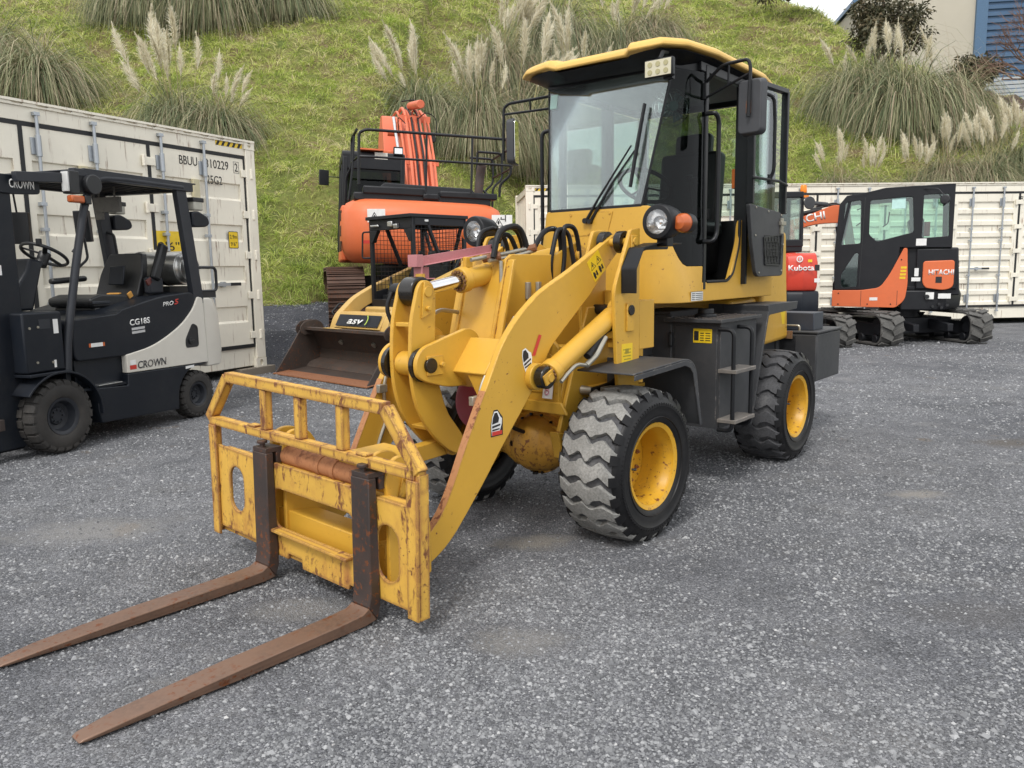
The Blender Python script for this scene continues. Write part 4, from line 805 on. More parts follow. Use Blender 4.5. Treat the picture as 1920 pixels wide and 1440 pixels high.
# tilt cylinder
def ram(parent_fn, p0, p1, f0, rr, rc, y, names=('cylinder_rod', 'hydraulic_cylinder')):
    p0 = Vector((p0[0], y, p0[1])); p1 = Vector((p1[0], y, p1[1])); d = (p1-p0).normalized(); g = p0+(p1-p0)*f0
    m = MB(); m.cyl(p0, g, rr, seg=24); parent_fn(names[0], m, M_chrome, 0)
    m = MB(); m.cyl(g, p1-d*.06, rc, seg=36); m.cyl(g-d*.012, g+d*.035, rc+.008, seg=36); m.cyl(p1-d*.065, p1-d*.02, rc*.8, seg=24); m.lathe([(.02, -.035), (.05, -.035), (.05, .035), (.02, .035)], o=p1, axis='y', seg=20)
    c = parent_fn(names[1], m, M_yel, .004)
    m = MB(); u = Vector((0, 1, 0)); v = d.cross(u)
    for k in range(14): a = 2*PI*k/14; q = g-d*.012+(u*math.cos(a)+v*math.sin(a))*(rc-.008); m.cyl(q, q-d*.009, .007, seg=8)
    m.lathe([(rr+.001, -.014), (rr+.016, -.014), (rr+.016, 0), (rr+.001, 0)], o=g-d*.012, axis=-d, seg=24); parent_fn('gland_bolts', m, paint('oily_bolts', (.20, .10, .04), .5, rust=.5), 0)
    return c
ram(F_, (.858, 1.222), (-.165, 1.380), .28, .029, .052, 0)
m = MB(); m.b2((.50, -.012, 1.325), (.545, .012, 1.375)); F_('cylinder_lug', m, M_yel, .003)
for s in (-1, 1): ram(F_, (.477, .828), (-.11, 1.105), .07, .028, .047, s*.425)
for s in (-1, 1):
    m = MB(); m.lathe([(.02, -.026), (.052, -.026), (.052, .026), (.02, .026)], o=(.477, s*.425, .828), axis='y', seg=24); m.b2((.43, s*.40, .80), (.50, s*.452, .86)); F_('greased_pin', m, M_grease, .008)
    m = MB(); m.box((.475, s*.457, .835), (.09, .01, .05), (0, .44, 0)); m.cyl((.477, s*.45, .828), (.477, s*.466, .828), .02, seg=16); F_('pin_plate', m, M_yel, .002)
# lower link to the carriage
m = MB(); m.bar((.68, 0, .50), (1.28, 0, .475), .06, .075, up=(0, 0, 1)); m.cyl((.69, -.05, .50), (.69, .05, .50), .045, seg=20); m.cyl((1.28, -.05, .475), (1.28, .05, .475), .045, seg=20); F_('tilt_link', m, M_yel, .004)
# pink level indicator on top of the bell crank
m = MB(); m.hull8([(.80, -.055, 1.335), (.285, -.055, 1.405), (.285, -.052, 1.405), (.80, -.052, 1.335)], [(.80, -.055, 1.375), (.285, -.055, 1.44), (.285, -.052, 1.44), (.80, -.052, 1.375)])
m.hull8([(.80, -.055, 1.333), (.285, -.055, 1.403), (.285, -.018, 1.403), (.80, -.018, 1.333)], [(.80, -.055, 1.336), (.285, -.055, 1.406), (.285, -.018, 1.406), (.80, -.018, 1.336)])
m.b2((.795, -.07, 1.33), (.835, -.01, 1.385)); m.b2((.80, -.065, 1.27), (.806, -.01, 1.33)); m.b2((.72, -.06, 1.275), (.80, -.055, 1.33)); m.b2((.72, -.06, 1.275), (.80, -.015, 1.28)); F_('level_indicator', m, M_pink, .002)
m = MB(); m.b2((.79, -.045, 1.20), (.815, -.005, 1.30)); F_('indicator_post', m, M_yel, .002)
m = MB(); m.lathe([(.02, -.05), (.14, -.05), (.15, .02), (.10, .05), (.02, .05)], o=(.36, -.10, .66), axis=(1, 0, .2), seg=30); F_('drive_drum', m, M_red, .004)
m = MB(); m.lathe([(.13, -.10), (.165, -.10), (.175, .0), (.165, .05), (.155, .05), (.15, -.02)], o=(.30, -.10, .68), axis=(1, 0, .2), seg=30); F_('drum_housing', m, M_yel, .003)
# hoses and pipes
def hose(pts, r=.0115, mat=None, name='hydraulic_hose', fil=.06, fn=F_): m = MB(); m.tube(pts, r, 10, fil); return fn(name, m, mat or M_rub, 0)
hose([(.44, .09, 1.37), (.40, .09, 1.50), (.25, .09, 1.53), (.19, .09, 1.42), (.18, .09, 1.18)], .015, fil=.09)
hose([(.40, .06, 1.40), (.37, .05, 1.47), (.28, .05, 1.49), (.22, .05, 1.40), (.20, .05, 1.30)], .012, fil=.08)
hose([(.16, .11, 1.42), (.08, .11, 1.51), (-.04, .11, 1.52), (-.06, .11, 1.40), (-.06, .12, 1.27)], .0135, fil=.09)
hose([(-.02, .14, 1.24), (-.05, .14, 1.40), (-.03, .14, 1.53), (-.12, .15, 1.53), (-.16, .15, 1.42), (-.15, .16, 1.27)], .0125, fil=.09)
hose([(.04, .12, 1.22), (.06, .13, 1.35), (.0, .13, 1.52), (-.08, .14, 1.5), (-.11, .16, 1.3)], .0125, fil=.09)
hose([(.54, .04, 1.36), (.36, .06, 1.385), (.16, .10, 1.42)], .010, M_zinc, 'hydraulic_pipe', .03); hose([(.46, .08, 1.355), (.30, .09, 1.375), (.16, .115, 1.405)], .010, M_zinc, 'hydraulic_pipe', .03)
M_clamp = paint('rusty_clamp', (.22, .09, .04), .7, rust=.6)
m = MB(); m.cyl((.45, .03, 1.365), (.40, .10, 1.38), .02, seg=8); F_('pipe_clamp', m, M_clamp, .002)
m = MB(); m.cyl((.20, .07, 1.405), (.17, .13, 1.42), .02, seg=8); F_('pipe_clamp', m, M_clamp, .002)
hose([(.42, .12, 1.355), (.42, .12, 1.15), (.42, .145, 1.0)], .010, M_zinc, 'hydraulic_pipe')
for x in (.25, .17):
    hose([(x, .14, 1.24), (x, .15, 1.12), (x-.03, .17, 1.05)], .011, M_zinc, 'hydraulic_pipe', .03)
    m = MB(); m.cyl((x, .14, 1.17), (x, .14, 1.25), .017, seg=8); F_('hose_coupling', m, M_zinc, .001)
m = MB(); m.b2((.10, .137, 1.03), (.30, .20, 1.06)); F_('hose_block', m, M_zinc, .003)
for k, s in enumerate((-1, 1)):
    y = s*.318
    hose([(.55, s*.315, 1.10), (.70, y, .93), (.79, y, .80), (.80, y, .70), (.78, y, .61), (.84, y, .50), (.87, y, .40)], .009, M_zinc, 'hydraulic_pipe', .05)
    hose([(.87, y, .42), (.93, y, .34), (1.0, s*.29, .28), (1.12, s*.24, .26)], .013, fil=.05)
    m = MB(); m.b2((.79, s*.298, .735), (.84, s*.324, .775)); F_('pipe_clamp', m, M_zinc, .003)
hose([(.84, -.02, 1.06), (.62, -.10, 1.13), (.40, -.14, 1.10), (.20, -.16, 1.18), (.05, -.16, 1.24)], .010, M_zinc, 'hydraulic_pipe', .05)
m = MB(); m.lathe([(.01, -.03), (.035, -.03), (.035, .03), (.01, .03)], o=(.86, -.105, 1.225), axis='y', seg=18); m.tube([(.90, -.11, 1.22), (.93, -.12, 1.15), (.90, -.10, 1.05), (.88, -.08, 1.0)], .010, 8, .05); F_('tilt_sensor', m, M_rub, .002)
hose([(.42, .475, .805), (.36, .47, .84), (.30, .475, .875), (.22, .47, .86)], .009, M_zinc, 'hydraulic_pipe', .03); hose([(.20, .46, .90), (.02, .44, 1.02), (-.12, .42, 1.02), (-.3, .38, .95)], .019, fil=.05); hose([(.22, .47, .86), (.14, .47, .90), (.05, .46, .98)], .014, M_zinc, 'hose_coupling', .02)
hose([(.03, .302, .705), (.02, .36, .705), (-.06, .40, .72), (-.18, .43, .78), (-.30, .40, .84)], .018, fil=.05); m = MB(); m.cyl((.03, .302, .705), (.02, .36, .705), .024, .02, 12); F_('hose_coupling', m, M_zinc, .001)
hose([(.36, -.09, 1.40), (.33, -.10, 1.50), (.20, -.10, 1.53), (.12, -.10, 1.44), (.11, -.12, 1.2)], .012, fil=.08); hose([(.30, -.04, 1.42), (.24, -.05, 1.52), (.10, -.06, 1.53), (.02, -.08, 1.42), (.0, -.10, 1.15)], .0115, fil=.08)
hose([(.52, .10, .95), (.46, .20, .86), (.34, .24, .90), (.20, .24, 1.02)], .011, fil=.06); hose([(.58, -.12, .98), (.50, -.22, .86), (.30, -.25, .86), (.12, -.25, 1.02)], .011, fil=.06); hose([(.30, .20, .95), (.42, .18, .72), (.40, .12, .56), (.25, .10, .50)], .010, fil=.08)
# decals on the arms
nA = (0, 1, 0)
def armdecal(x, z, w, h, ang, mat, name='decal', y=.3602):
    r = Vector((-math.cos(R(ang)), 0, -math.sin(R(ang)))); u = Vector((-math.sin(R(ang))*-1*-1, 0, math.cos(R(ang)))); u = Vector((math.sin(R(ang))*-1, 0, math.cos(R(ang)))); return r, u
def plate(parent, name, mat, o, r, u, w, h, t=.0012, rad=0): return decal(name, mat, parent, o, r, u, w, h, t, rad)
r = Vector((-.80, 0, .60)); u = Vector((.60*-1*-1*0+.60, 0, .80)) ; r = Vector((-.82, 0, .57)); u = Vector((.57, 0, .82)) # r x u must point to +y
def ytri(parent, o, r, u, s):
    mb = MB(); o = Vector(o); r = Vector(r).normalized(); u = Vector(u).normalized(); n = r.cross(u)
    A = [(0, 0), (s, 0), (s/2, s*.88)]; c = (s/2, s*.30); B = [(c[0]+(p[0]-c[0])*.78, c[1]+(p[1]-c[1])*.78) for p in A]
    for i in range(3):
        j = (i+1) % 3; q = [A[i], A[j], B[j], B[i]]; mb.add([o+r*p[0]+u*p[1]+n*.0016 for p in q], [(0, 1, 2, 3)])
    mb.add([o+r*p[0]+u*p[1]+n*.0016 for p in ((s*.44, s*.2), (s*.56, s*.2), (s*.62, s*.45), (s*.5, s*.6), (s*.38, s*.42))], [(0, 1, 2, 3, 4)])
    return mb
o = Vector((-.005, .3602, 1.243)); plate(WL, 'warning_decal', M_dyel, o, r, u, .112, .118, rad=.004)
mb = MB()
for i in (0, 1):
    t_ = ytri(None, o+r*(.006+i*.055)+u*.062, r, u, .046); mb.add(t_.v, t_.f)
    q = o+r*(.012+i*.055)+u*.012+Vector((0, .0018, 0)); mb.add([q, q+r*.012, q+r*.016+u*.03, q+u*.04, q-r*.004+u*.02], [(0, 1, 2, 3, 4)]); mb.add([q+r*.022+u*.006, q+r*.034+u*.006, q+r*.034+u*.032, q+r*.022+u*.032], [(0, 1, 2, 3)]); mb.add([q+r*.014+u*.014, q+r*.022+u*.014, q+r*.022+u*.018, q+r*.014+u*.018], [(0, 1, 2, 3)])
obj('warning_print', mb, M_blk, WL, fix=False)
def dealer(x, z, r, u, big):      # the dealer's digger mark: white outline, black bucket, red tail or red foot
    o = Vector((x, .3602, z)); s = .05
    P = lambda a, b_, k=.0: o+r*a*s+u*b_*s+Vector((0, k, 0))
    mb = MB(); mb.add([P(a, b_, .001) for a, b_ in ((-.05, .15), (.1, .9), (.35, 1.35), (.8, 1.35), (1.15, .8), (1.35, .65), (1.3, .15), (.9, -.75), (-.02, -.75))], [tuple(range(9))]); obj('dealer_mark', mb, M_white, WL, fix=False)
    mb = MB(); mb.add([P(a, b_, .002) for a, b_ in ((.05, .25), (.18, .85), (.4, 1.22), (.72, 1.22), (.95, .72), (.85, .35))], [tuple(range(6))]); mb.add([P(a, b_, .002) for a, b_ in ((.05, -.1), (1.1, .05), (1.1, .2), (.05, .1))], [(0, 1, 2, 3)]); mb.add([P(a, b_, .002) for a, b_ in ((.05, -.35), (1.0, -.3), (1.0, -.18), (.05, -.2))], [(0, 1, 2, 3)])
    if not big: mb.add([P(a, b_, .0005) for a, b_ in ((-.12, -.85), (1.45, -.85), (1.45, .75), (.8, 1.48), (.3, 1.48), (-.12, .2))], [tuple(range(6))])
    obj('dealer_print', mb, M_blk, WL, fix=False)
    mb = MB()
    if big: mb.add([P(a, b_, .002) for a, b_ in ((1.35, .3), (1.75, .1), (3.3, 1.45), (2.95, 1.7))], [(0, 1, 2, 3)])
    else: mb.add([P(a, b_, .003) for a, b_ in ((.0, -.75), (1.3, -.75), (1.3, -.4), (.0, -.4))], [(0, 1, 2, 3)])
    obj('dealer_red_panel', mb, M_stickr, WL, fix=False)
dealer(.545, .885, Vector((-.93, 0, .36)), Vector((.36, 0, .93)), True)
dealer(.765, .635, Vector((-1, 0, 0)), Vector((0, 0, 1)), False)
plate(WL, 'number_sticker', M_white, (.2015+.0, .185, .675), (0, 1, 0), (-.18, 0, .98), .062, .10)
text('lettering', '8', .06, plain('faded_pink_print', (.62, .30, .36), .6), WL, (.2045, .20, .692), (0, 1, 0), (-.18, 0, .98), .03)
plate(WL, 'yellow_sticker', M_dyel, (-.045, .4922, .835), (-1, 0, 0), (0, 0, 1), .095, .105, rad=.003)
mb = MB()
for k in range(5): mb.b2((-.055-.01*(k % 2), .4935, .845+.016*k), (-.125, .4942, .849+.016*k))
mb.b2((-.075, .4935, .89), (-.105, .4943, .915)); obj('sticker_print', mb, plain('olive_print', (.30, .24, .02), .6), WL)
# headlights
for s, hx in ((1, -.275), (-1, -.165)):
    y = s*.575; hz = 1.535
    m = MB(); m.prism(smooth_poly([(-.035, 1.19), (-.035, 1.31), (-.10, 1.41), (-.24, 1.435), (hx-.19, 1.435), (hx-.19, 1.405), (-.25, 1.40), (-.135, 1.37), (-.095, 1.29), (-.095, 1.19)], .02), 'y', s*.494, s*.50)
    m.prism(smooth_poly([(-.035, 1.19), (-.035, 1.31), (-.10, 1.41), (-.24, 1.435), (hx-.19, 1.435), (hx-.19, 1.430), (-.24, 1.430), (-.105, 1.403), (-.041, 1.306), (-.041, 1.19)], .01), 'y', s*.494, s*.58); F_('headlight_bracket', m, M_blackp, .002)
    m = MB(); m.lathe([(.060, .052), (.083, .050), (.088, .035), (.086, -.02), (.075, -.08), (.05, -.12), (.0, -.13)], o=(hx, y, hz), axis='x', seg=36); m.loft([[(hx-.02+a, y+.05*s+b_, hz+c) for a, b_, c in ((0, 0, -.055), (-.0, 0, .055), (0, s*.02, .05), (0, s*.02, -.05))], [(hx-.14+a, y+.05*s+b_, hz+c) for a, b_, c in ((0, 0, -.05), (0, 0, .035), (0, s*.03, .03), (0, s*.03, -.045))]]); m.b2((hx-.06, y-.03, hz-.12), (hx+.0, y+.03, hz-.07))
    h = F_('headlight', m, M_blackp, .003)
    m = MB(); m.lathe([(.0, -.02), (.03, -.01), (.05, .012), (.064, .044)], o=(hx, y, hz), axis='x', seg=36); obj('reflector', m, M_refl, h)
    m = MB(); m.lathe([(.0, .012), (.012, .010), (.014, -.02)], o=(hx, y, hz), axis='x', seg=16); m.b2((hx-.005, y-.02, hz-.032), (hx+.002, y+.02, hz-.020)); obj('bulb_cap', m, M_refl, h)
    m = MB(); m.lathe([(.066, .048), (.05, .054), (.0, .060)], o=(hx, y, hz), axis='x', seg=36); obj('lens', m, G_lens, h)
    m = MB(); m.lathe([(.0, .065), (.032, .055), (.045, .03), (.048, .0), (.046, -.03), (.0, -.03)], o=(hx-.04, y+s*.10, hz-.008), axis='x', seg=30); obj('indicator_lamp', m, M_orl, h)
    m = MB(); m.lathe([(.0495, .005), (.0495, -.02), (.047, -.05), (.0, -.05)], o=(hx-.04, y+s*.10, hz-.008), axis='x', seg=30); obj('indicator_rim', m, M_blackp, h)
# front fenders
for s in (-1, 1):
    m = MB(); pr = [(.20, .835), (-.28, .862), (-.34, .845), (-.385, .80), (-.44, .55), (-.46, .50), (-.452, .50), (-.43, .55), (-.374, .795), (-.333, .837), (-.28, .853), (.20, .826)]
    m.prism(smooth_poly(pr, [0, .05, .05, .05, .1, 0, 0, .1, .05, .05, .05, 0], 4), 'y', s*.40, s*.72); m.prism([(.19, .826), (-.28, .853), (-.333, .837), (-.374, .795), (-.452, .50), (-.43, .50), (-.35, .78), (-.32, .81), (-.27, .825), (.19, .80)], 'y', s*.714, s*.7205)
    m.bar((-.1, s*.47, .79), (-.1, s*.60, .845), .05, .012); m.b2((-.205, s*.30, .70), (-.195, s*.41, .85)); F_('fender', m, M_grey, .003)
# ---------------------------------------------------------------- pallet fork carriage
CR = Matrix.Translation((1.43, -.09, 0)) @ Matrix.Rotation(R(-1.6), 4, 'X')
def C_(name, mb, mat=M_yelr, bev=.003): return obj(name, mb, mat, WL, M=CR, bev=bev)
m = MB(); zT, zB = .84, .625      # y is measured from the carriage centre
def beam(p, q, w=.045, t=.045): m.bar((0, p[0], p[1]), (0, q[0], q[1]), w, t, up=(1, 0, 0))
beam((-.56, zT), (.53, zT)); beam((-.56, zT), (-.735, zB+.005)); beam((.53, zT), (.71, zB+.005))
m.b2((-.0225, -.72, zB-.02), (.0225, .70, zB+.018))
for y in (-.265, -.01, .27): m.b2((-.018, y-.022, zB+.019), (.018, y+.022, zT-.024))
for s in (-1, 1):
    m.b2((-.030, s*.712-.008, .085), (.016, s*.712+.008, zB)); m.b2((.0165, s*.690-.029, .085), (.028, s*.690+.030, zB-.02)); m.b2((-.0225, s*.71-.02, zB-.06), (.0155, s*.71+.006, zB+.02))
for y in (-.36, .40): m.b2((-.02, y-.03, zB+.019), (.02, y+.03, zB+.028))
C_('guard_frame', m)
m = MB()
def stad(y0, y1, z0, z1): w = (y1-y0)/2; c = (y0+y1)/2; return arc(c, z1-w, w, 0, 180, 8)+arc(c, z0+w, w, 180, 360, 8)
out = [(-.675, .125), (-.34, .125), (-.34, .10), (-.12, .10), (-.115, .125), (-.02, .125), (-.015, .085), (.30, .085), (.305, .105), (.675, .105), (.675, .50), (.20+.12, .50), (.32, .51), (-.20, .51), (-.205, .50), (-.675, .515)]
m.prism(out, 'x', .0, .014, [stad(-.57, -.455, .225, .435), stad(.475, .60, .185, .405), rrect(-.22, .229, .345, .400, .05)]); C_('carriage_plate', m)
m = MB(); m.b2((.0145, -.24, .215), (.05, .33, .228)); m.b2((-.06, -.67, .10), (-.0005, .67, .115)); m.b2((-.05, -.67, .485), (-.0005, .67, .497)); C_('carriage_rail', m)
m = MB(); m.hull8([(-.20, -.30, .16), (-.05, -.30, .16), (-.05, .45, .16), (-.20, .45, .16)], [(-.20, -.30, .265), (-.05, -.30, .285), (-.05, .45, .285), (-.20, .45, .265)]); C_('cross_beam', m, M_yel, .006)
m = MB(); m.cyl((-.06, -.22, .53), (-.06, .36, .53), .042, seg=28); m.lathe([(.043, -.012), (.047, -.012), (.047, .012), (.043, .012)], o=(-.06, .06, .53), axis='y', seg=28); m.lathe([(.043, -.012), (.047, -.012), (.047, .012), (.043, .012)], o=(-.06, .16, .53), axis='y', seg=28); C_('pivot_tube', m, M_rusttube, .002)
for k, (ya, yb) in enumerate(((-.30, -.278), (-.22, -.198), (.36, .382), (.47, .492))):
    m = MB(); m.prism(smooth_poly([(-.035, .13), (-.035, .46), (-.02, .56), (-.06, .64), (-.16, .635), (-.21, .56), (-.25, .30), (-.25, .13)], [.01, .02, .04, .05, .05, .04, .04, .01], 5), 'y', ya, yb); C_('hitch_plate', m, M_yel, .004)
m = MB(); m.cyl((-.23, -.34, .185), (-.23, .45, .185), .03, seg=20); m.b2((-.31, -.31, .42), (-.25, .0, .5)); m.b2((-.30, .15, .56), (-.05, .37, .60)); C_('hitch_pin', m, M_yel, .003)
m = MB(); m.cyl((-.13, .5, .56), (-.13, .515, .56), .03); m.box((-.13, .4965, .53), (.07, .008, .12), (0, -.3, 0)); m.bolt((-.12, .505, .48), (0, 1, 0), .014, .015); C_('pin_plate', m, M_yel, .002)
for y, yn in ((-.235, 0), (.447, 1)):      # forks; y measured from the carriage centre
    m = MB(); s0, s1 = (-.30, .535), (.035, .03)
    w = .052; sec = []
    path = [(.040, .555, .034), (.040, .30, .040), (.040, .12, .046), (.052, .055, .05), (.085, .028, .046), (.20, .024, .040), (.60, .019, .032), (.95, .013, .018), (1.07, .010, .009)]
    prof = [(.0165, .555), (.0165, .12), (.018, .06), (.035, .012), (.09, .003), (.6, .003), (1.06, .003), (1.085, .006), (1.07, .014), (.95, .026), (.6, .040), (.20, .046), (.10, .052), (.072, .068), (.062, .11), (.058, .30), (.052, .555)]
    dy = 0; n = len(prof)
    vs = [(x, y-w+(.02 if x > 1.0 else 0), z) for x, z in prof]+[(x, y+w-(.02 if x > 1.0 else 0), z) for x, z in prof]
    blade = MB(); k1 = 4; k2 = 12
    bl_i = list(range(3, 14)); 
    blade.prism([prof[i] for i in bl_i], 'y', y-w, y+w); blade.v = [(a, (y+(b_-y)*(1-.42*max(0, (a-.88)/.2)**1.0)) if a > .88 else b_, c) for a, b_, c in blade.v]
    fk = obj('fork', blade, M_rust, WL, M=Matrix.Translation((1.43, -.09, .006)), bev=.004)
    sh = MB(); sh.prism([prof[i] for i in (0, 1, 2, 3, 13, 14, 15, 16)], 'y', y-w-.0008, y+w+.0008); obj('fork_shank', sh, M_rustd, fk, bev=.004)
    sh = MB(); sh.b2((-.03, y-.05, .555), (.05, y+.05, .575)); sh.b2((-.03, y-.05, .505), (.0, y+.05, .555)); sh.cyl((.034, y-.0, .56), (.034, y, .60), .012, seg=10); sh.cyl((.034, y, .592), (.034, y, .604), .022, seg=12); obj('fork_hook', sh, M_rustd, fk, bev=.002)
# ================================================================ rear frame and cab
m = MB(); m.b2((-.95, -.30, .50), (.75, .30, .80)); m.b2((.30, -.34, .55), (1.0, .34, .95)); m.b2((.9, -.20, .48), (1.5, .20, .62)); m.b2((.9, -.18, .78), (1.45, .18, .90)); m.cyl((1.38, 0, .42), (1.38, 0, .95), .06); B_('rear_frame', m, M_grey, .006)
m = MB(); m.hull8([(-.70, -.40, .76), (-.03, -.45, .76), (-.03, .45, .76), (-.70, .38, .76)], [(-.66, -.37, 1.56), (-.04, -.42, 1.61), (-.04, .42, 1.61), (-.66, .36, 1.56)]); m.b2((-.029, -.40, .76), (.40, .40, 1.10)); B_('engine_hood', m, M_yel, .03, seg=3)
m = MB()
for k in range(3): m.bar((-.10-.03*k, .418, .98), (-.14-.03*k, .405, 1.26), .015, .006, up=(0, 1, 0))
B_('hood_louvre', m, M_black, 0)
m = MB(); m.b2((-1.26, -.60, .44), (-.70, .60, .80)); cw = B_('tool_box', m, M_grey, .012)
m = MB(); m.b2((-1.27, -.61, .803), (-.69, .61, .822)); B_('tool_box_lid', m, M_grey, .006)
m = MB(); m.tube([(-.72, .30, .822), (-.72, .30, .86), (-.72, .46, .86), (-.72, .46, .822)], .008, 8, .02); B_('lid_handle', m, M_zinc, 0)
m = MB(); m.b2((-.69, .36, .76), (-.678, .42, .82)); B_('lid_latch', m, paint('rusty_latch', (.2, .12, .06), .6, rust=.5), .002)
m = MB(); m.b2((-.98, .12, .823), (-.76, .55, .955)); B_('battery_box', m, plain('blue_black_paint', (.035, .042, .058), .45), .004)
m = MB(); m.b2((-.64, -.32, .50), (-.70, .32, 1.25)); m.b2((-.70, -.45, .5), (-1.2, .45, .79)); B_('counterweight', m, M_grey, .01)
# step tank, fenders
m = MB(); m.b2((.52, .30, .37), (1.04, .62, .99)); m.b2((1.041, .33, .37), (1.046, .60, .97)); B_('fuel_tank', m, M_grey, .01)
m = MB(); m.b2((.49, .28, .992), (1.09, .645, 1.012)); tp = B_('tread_plate', m, M_grey, .002)
m = MB()
for i in range(13):
    for j in range(8): x = .51+i*.046; y = .30+j*.044; a = .6 if (i+j) % 2 else -.6; m.box((x, y, 1.0135), (.024, .005, .003), (0, 0, a))
obj('tread_pattern', m, paint('worn_grey_steel', (.16, .13, .11), .5, .5, metal=.4), tp)
m = MB(); m.cyl((.86, .44, 1.012), (.86, .44, 1.03), .065, seg=24); m.cyl((.86, .44, 1.03), (.86, .44, 1.062), .048, seg=16); B_('filler_cap', m, M_black, .004)
m = MB(); m.b2((1.02, .06, .40), (1.045, .31, 1.03)); m.b2((.56, .02, .42), (1.02, .29, 1.05)); B_('side_cover', m, M_grey, .008)
m = MB(); m.b2((1.05, .30, .84), (1.064, .322, .93)); m.cyl((1.06, .311, .85), (1.06, .311, .92), .012, seg=10); B_('tank_hinge', m, M_black, .002)
plate_o = (1.0475, .452, .872)
dk = decal('fuel_sticker', M_dyel, WL, RL @ Vector(plate_o), RL.to_3x3() @ Vector((0, 1, 0)), (0, 0, 1), .118, .082, rad=.004)
mb = MB().at(RL)
mb.b2((1.0492, .458, .885), (1.0498, .487, .94))
for k in range(4): mb.b2((1.0492, .497, .884+.014*k), (1.0498, .520, .889+.014*k)); mb.b2((1.0492, .530, .884+.014*k), (1.0498, .560, .889+.014*k))
obj('sticker_print', mb, M_blk, WL)
mb = MB(); mb.add([(1.0475, .11, .80), (1.0475, .16, .80), (1.0475, .165, .815), (1.0475, .145, .82), (1.0475, .135, .812), (1.0475, .12, .822), (1.0475, .108, .815)], [tuple(range(7))]); B_('torn_sticker', mb, M_dyel, 0, fix=False)
for s in (1, -1):
    m = MB(); m.b2((-.10, s*.36, 1.045), (.42, s*.64, 1.068)); m.hull8([(.40, s*.36, 1.0), (.42, s*.36, 1.0), (.42, s*.66, 1.0), (.40, s*.66, 1.0)], [(.41, s*.36, 1.066), (.43, s*.36, 1.066), (.43, s*.66, 1.066), (.41, s*.66, 1.066)])
    m.hull8([(.60, s*.40, .33), (.62, s*.40, .33), (.62, s*.64, .33), (.60, s*.64, .33)], [(.40, s*.36, 1.044), (.42, s*.36, 1.044), (.42, s*.66, 1.044), (.40, s*.66, 1.044)])
    m.hull8([(-.12, s*.63, 1.02), (.42, s*.63, 1.0), (.42, s*.645, 1.0), (-.12, s*.645, 1.02)], [(-.14, s*.63, 1.07), (.42, s*.63, 1.07), (.42, s*.645, 1.07), (-.14, s*.645, 1.07)]); m.b2((.30, s*.25, .98), (.42, s*.36, 1.07)); B_('fender', m, M_grey, .003)
m = MB(); m.tube([(1.06, .62, .955), (1.06, .71, .955), (1.06, .71, .37), (1.06, .62, .37)], .0125, 10, .05); m.tube([(.80, .62, .955), (.80, .71, .955), (.80, .71, .37), (.80, .62, .37)], .0125, 10, .05); B_('grab_rail', m, M_blackp, 0)
for z in (.705, .415): m = MB(); m.b2((.79, .622, z), (1.075, .735, z+.022)); B_('step', m, paint('worn_step', (.13, .12, .11), .6, .6, (.25, .22, .18), wear=.8, wearcol=(.35, .3, .26)), .003)
# cab body: front apron wrapping round the corners up to the glass line, floor, sills
def gl_t(t, sg=1):       # glass line from the windscreen corner (t=0) back to the A post (t=1)
    bx = 1.412*(1-t)**2+2*1.31*t*(1-t)+1.035*t*t; by = .318*(1-t)**2+2*.462*t*(1-t)+.495*t*t
    return bx, sg*by, 1.652-.335*sstep(.08, .72, t)
N_ = 14; m = MB(); rings = []
for sg in (-1, 1):
    seq = [i/N_ for i in range(N_+1)]; seq = seq[::-1] if sg < 0 else seq
    for t in seq:
        x, y, z = gl_t(t, sg); q = min(1, t/.55); fx = 1.425*(1-q)**2+2*1.40*q*(1-q)+1.22*q*q if t < .55 else 1.22-(t-.55)/.45*.175; fy = sg*(.33*(1-q)**2+2*.485*q*(1-q)+.503*q*q if t < .55 else .503)
        rings.append([(fx, fy, 1.112), (fx*.75+x*.25+.004, fy*.75+y*.25, 1.112+(z-1.112)*.4), (x+.006, y+sg*.006, z-.002), (x-.03, y-sg*.03, z-.002), (fx-.05, fy-sg*.05, 1.116)])
m.loft(rings)
m.b2((-.02, -.46, 1.125), (1.30, .46, 1.175)); m.prism([(-.48, 1.176), (.48, 1.176), (.48, 1.62), (-.48, 1.62)], 'x', -.02, .02)
cb = B_('cab_body', m, M_yel, .004, ang=35)
for s in (-1, 1):
    m = MB(); m.prism(smooth_poly([(1.043, 1.112), (1.043, 1.222), (.68, 1.222), (.55, 1.46), (.53, 1.60), (-.02, 1.60), (-.02, 1.112)], [0, 0, .03, .05, .05, 0, 0]), 'y', s*.475, s*.503); o = obj('sill_panel', m, M_yel, cb, bev=.004)
    m = MB(); m.b2((-.01, s*.455, 1.18), ((.52 if s > 0 else 1.03), s*.474, 1.605)); obj('inner_lining', m, M_black, cb)
m = MB(); m.hull8([(1.4212, -.155, 1.50), (1.4212, .095, 1.50), (1.424, .095, 1.50), (1.424, -.155, 1.50)], [(1.4212, -.17, 1.632), (1.4212, .13, 1.632), (1.424, .13, 1.632), (1.424, -.17, 1.632)])
for y, z in ((-.145, 1.51), (.085, 1.51), (-.03, 1.51), (-.155, 1.62), (.11, 1.62)): m.bolt((1.424, y, z), (1, 0, 0), .006, .005)
B_('access_cover', m, M_yel, .001)
m = MB(); m.b2((1.045, .503, 1.170), (1.20, .5045, 1.1725)); B_('panel_seam', m, M_black, 0)
dp = decal('data_plate', plain('printed_plate', (.72, .72, .70), .4), WL, RL @ Vector((1.19, .5042, 1.12)), RL.to_3x3() @ Vector((-.999, 0, 0)), (0, 0, 1), .15, .05)
mb = MB().at(RL)
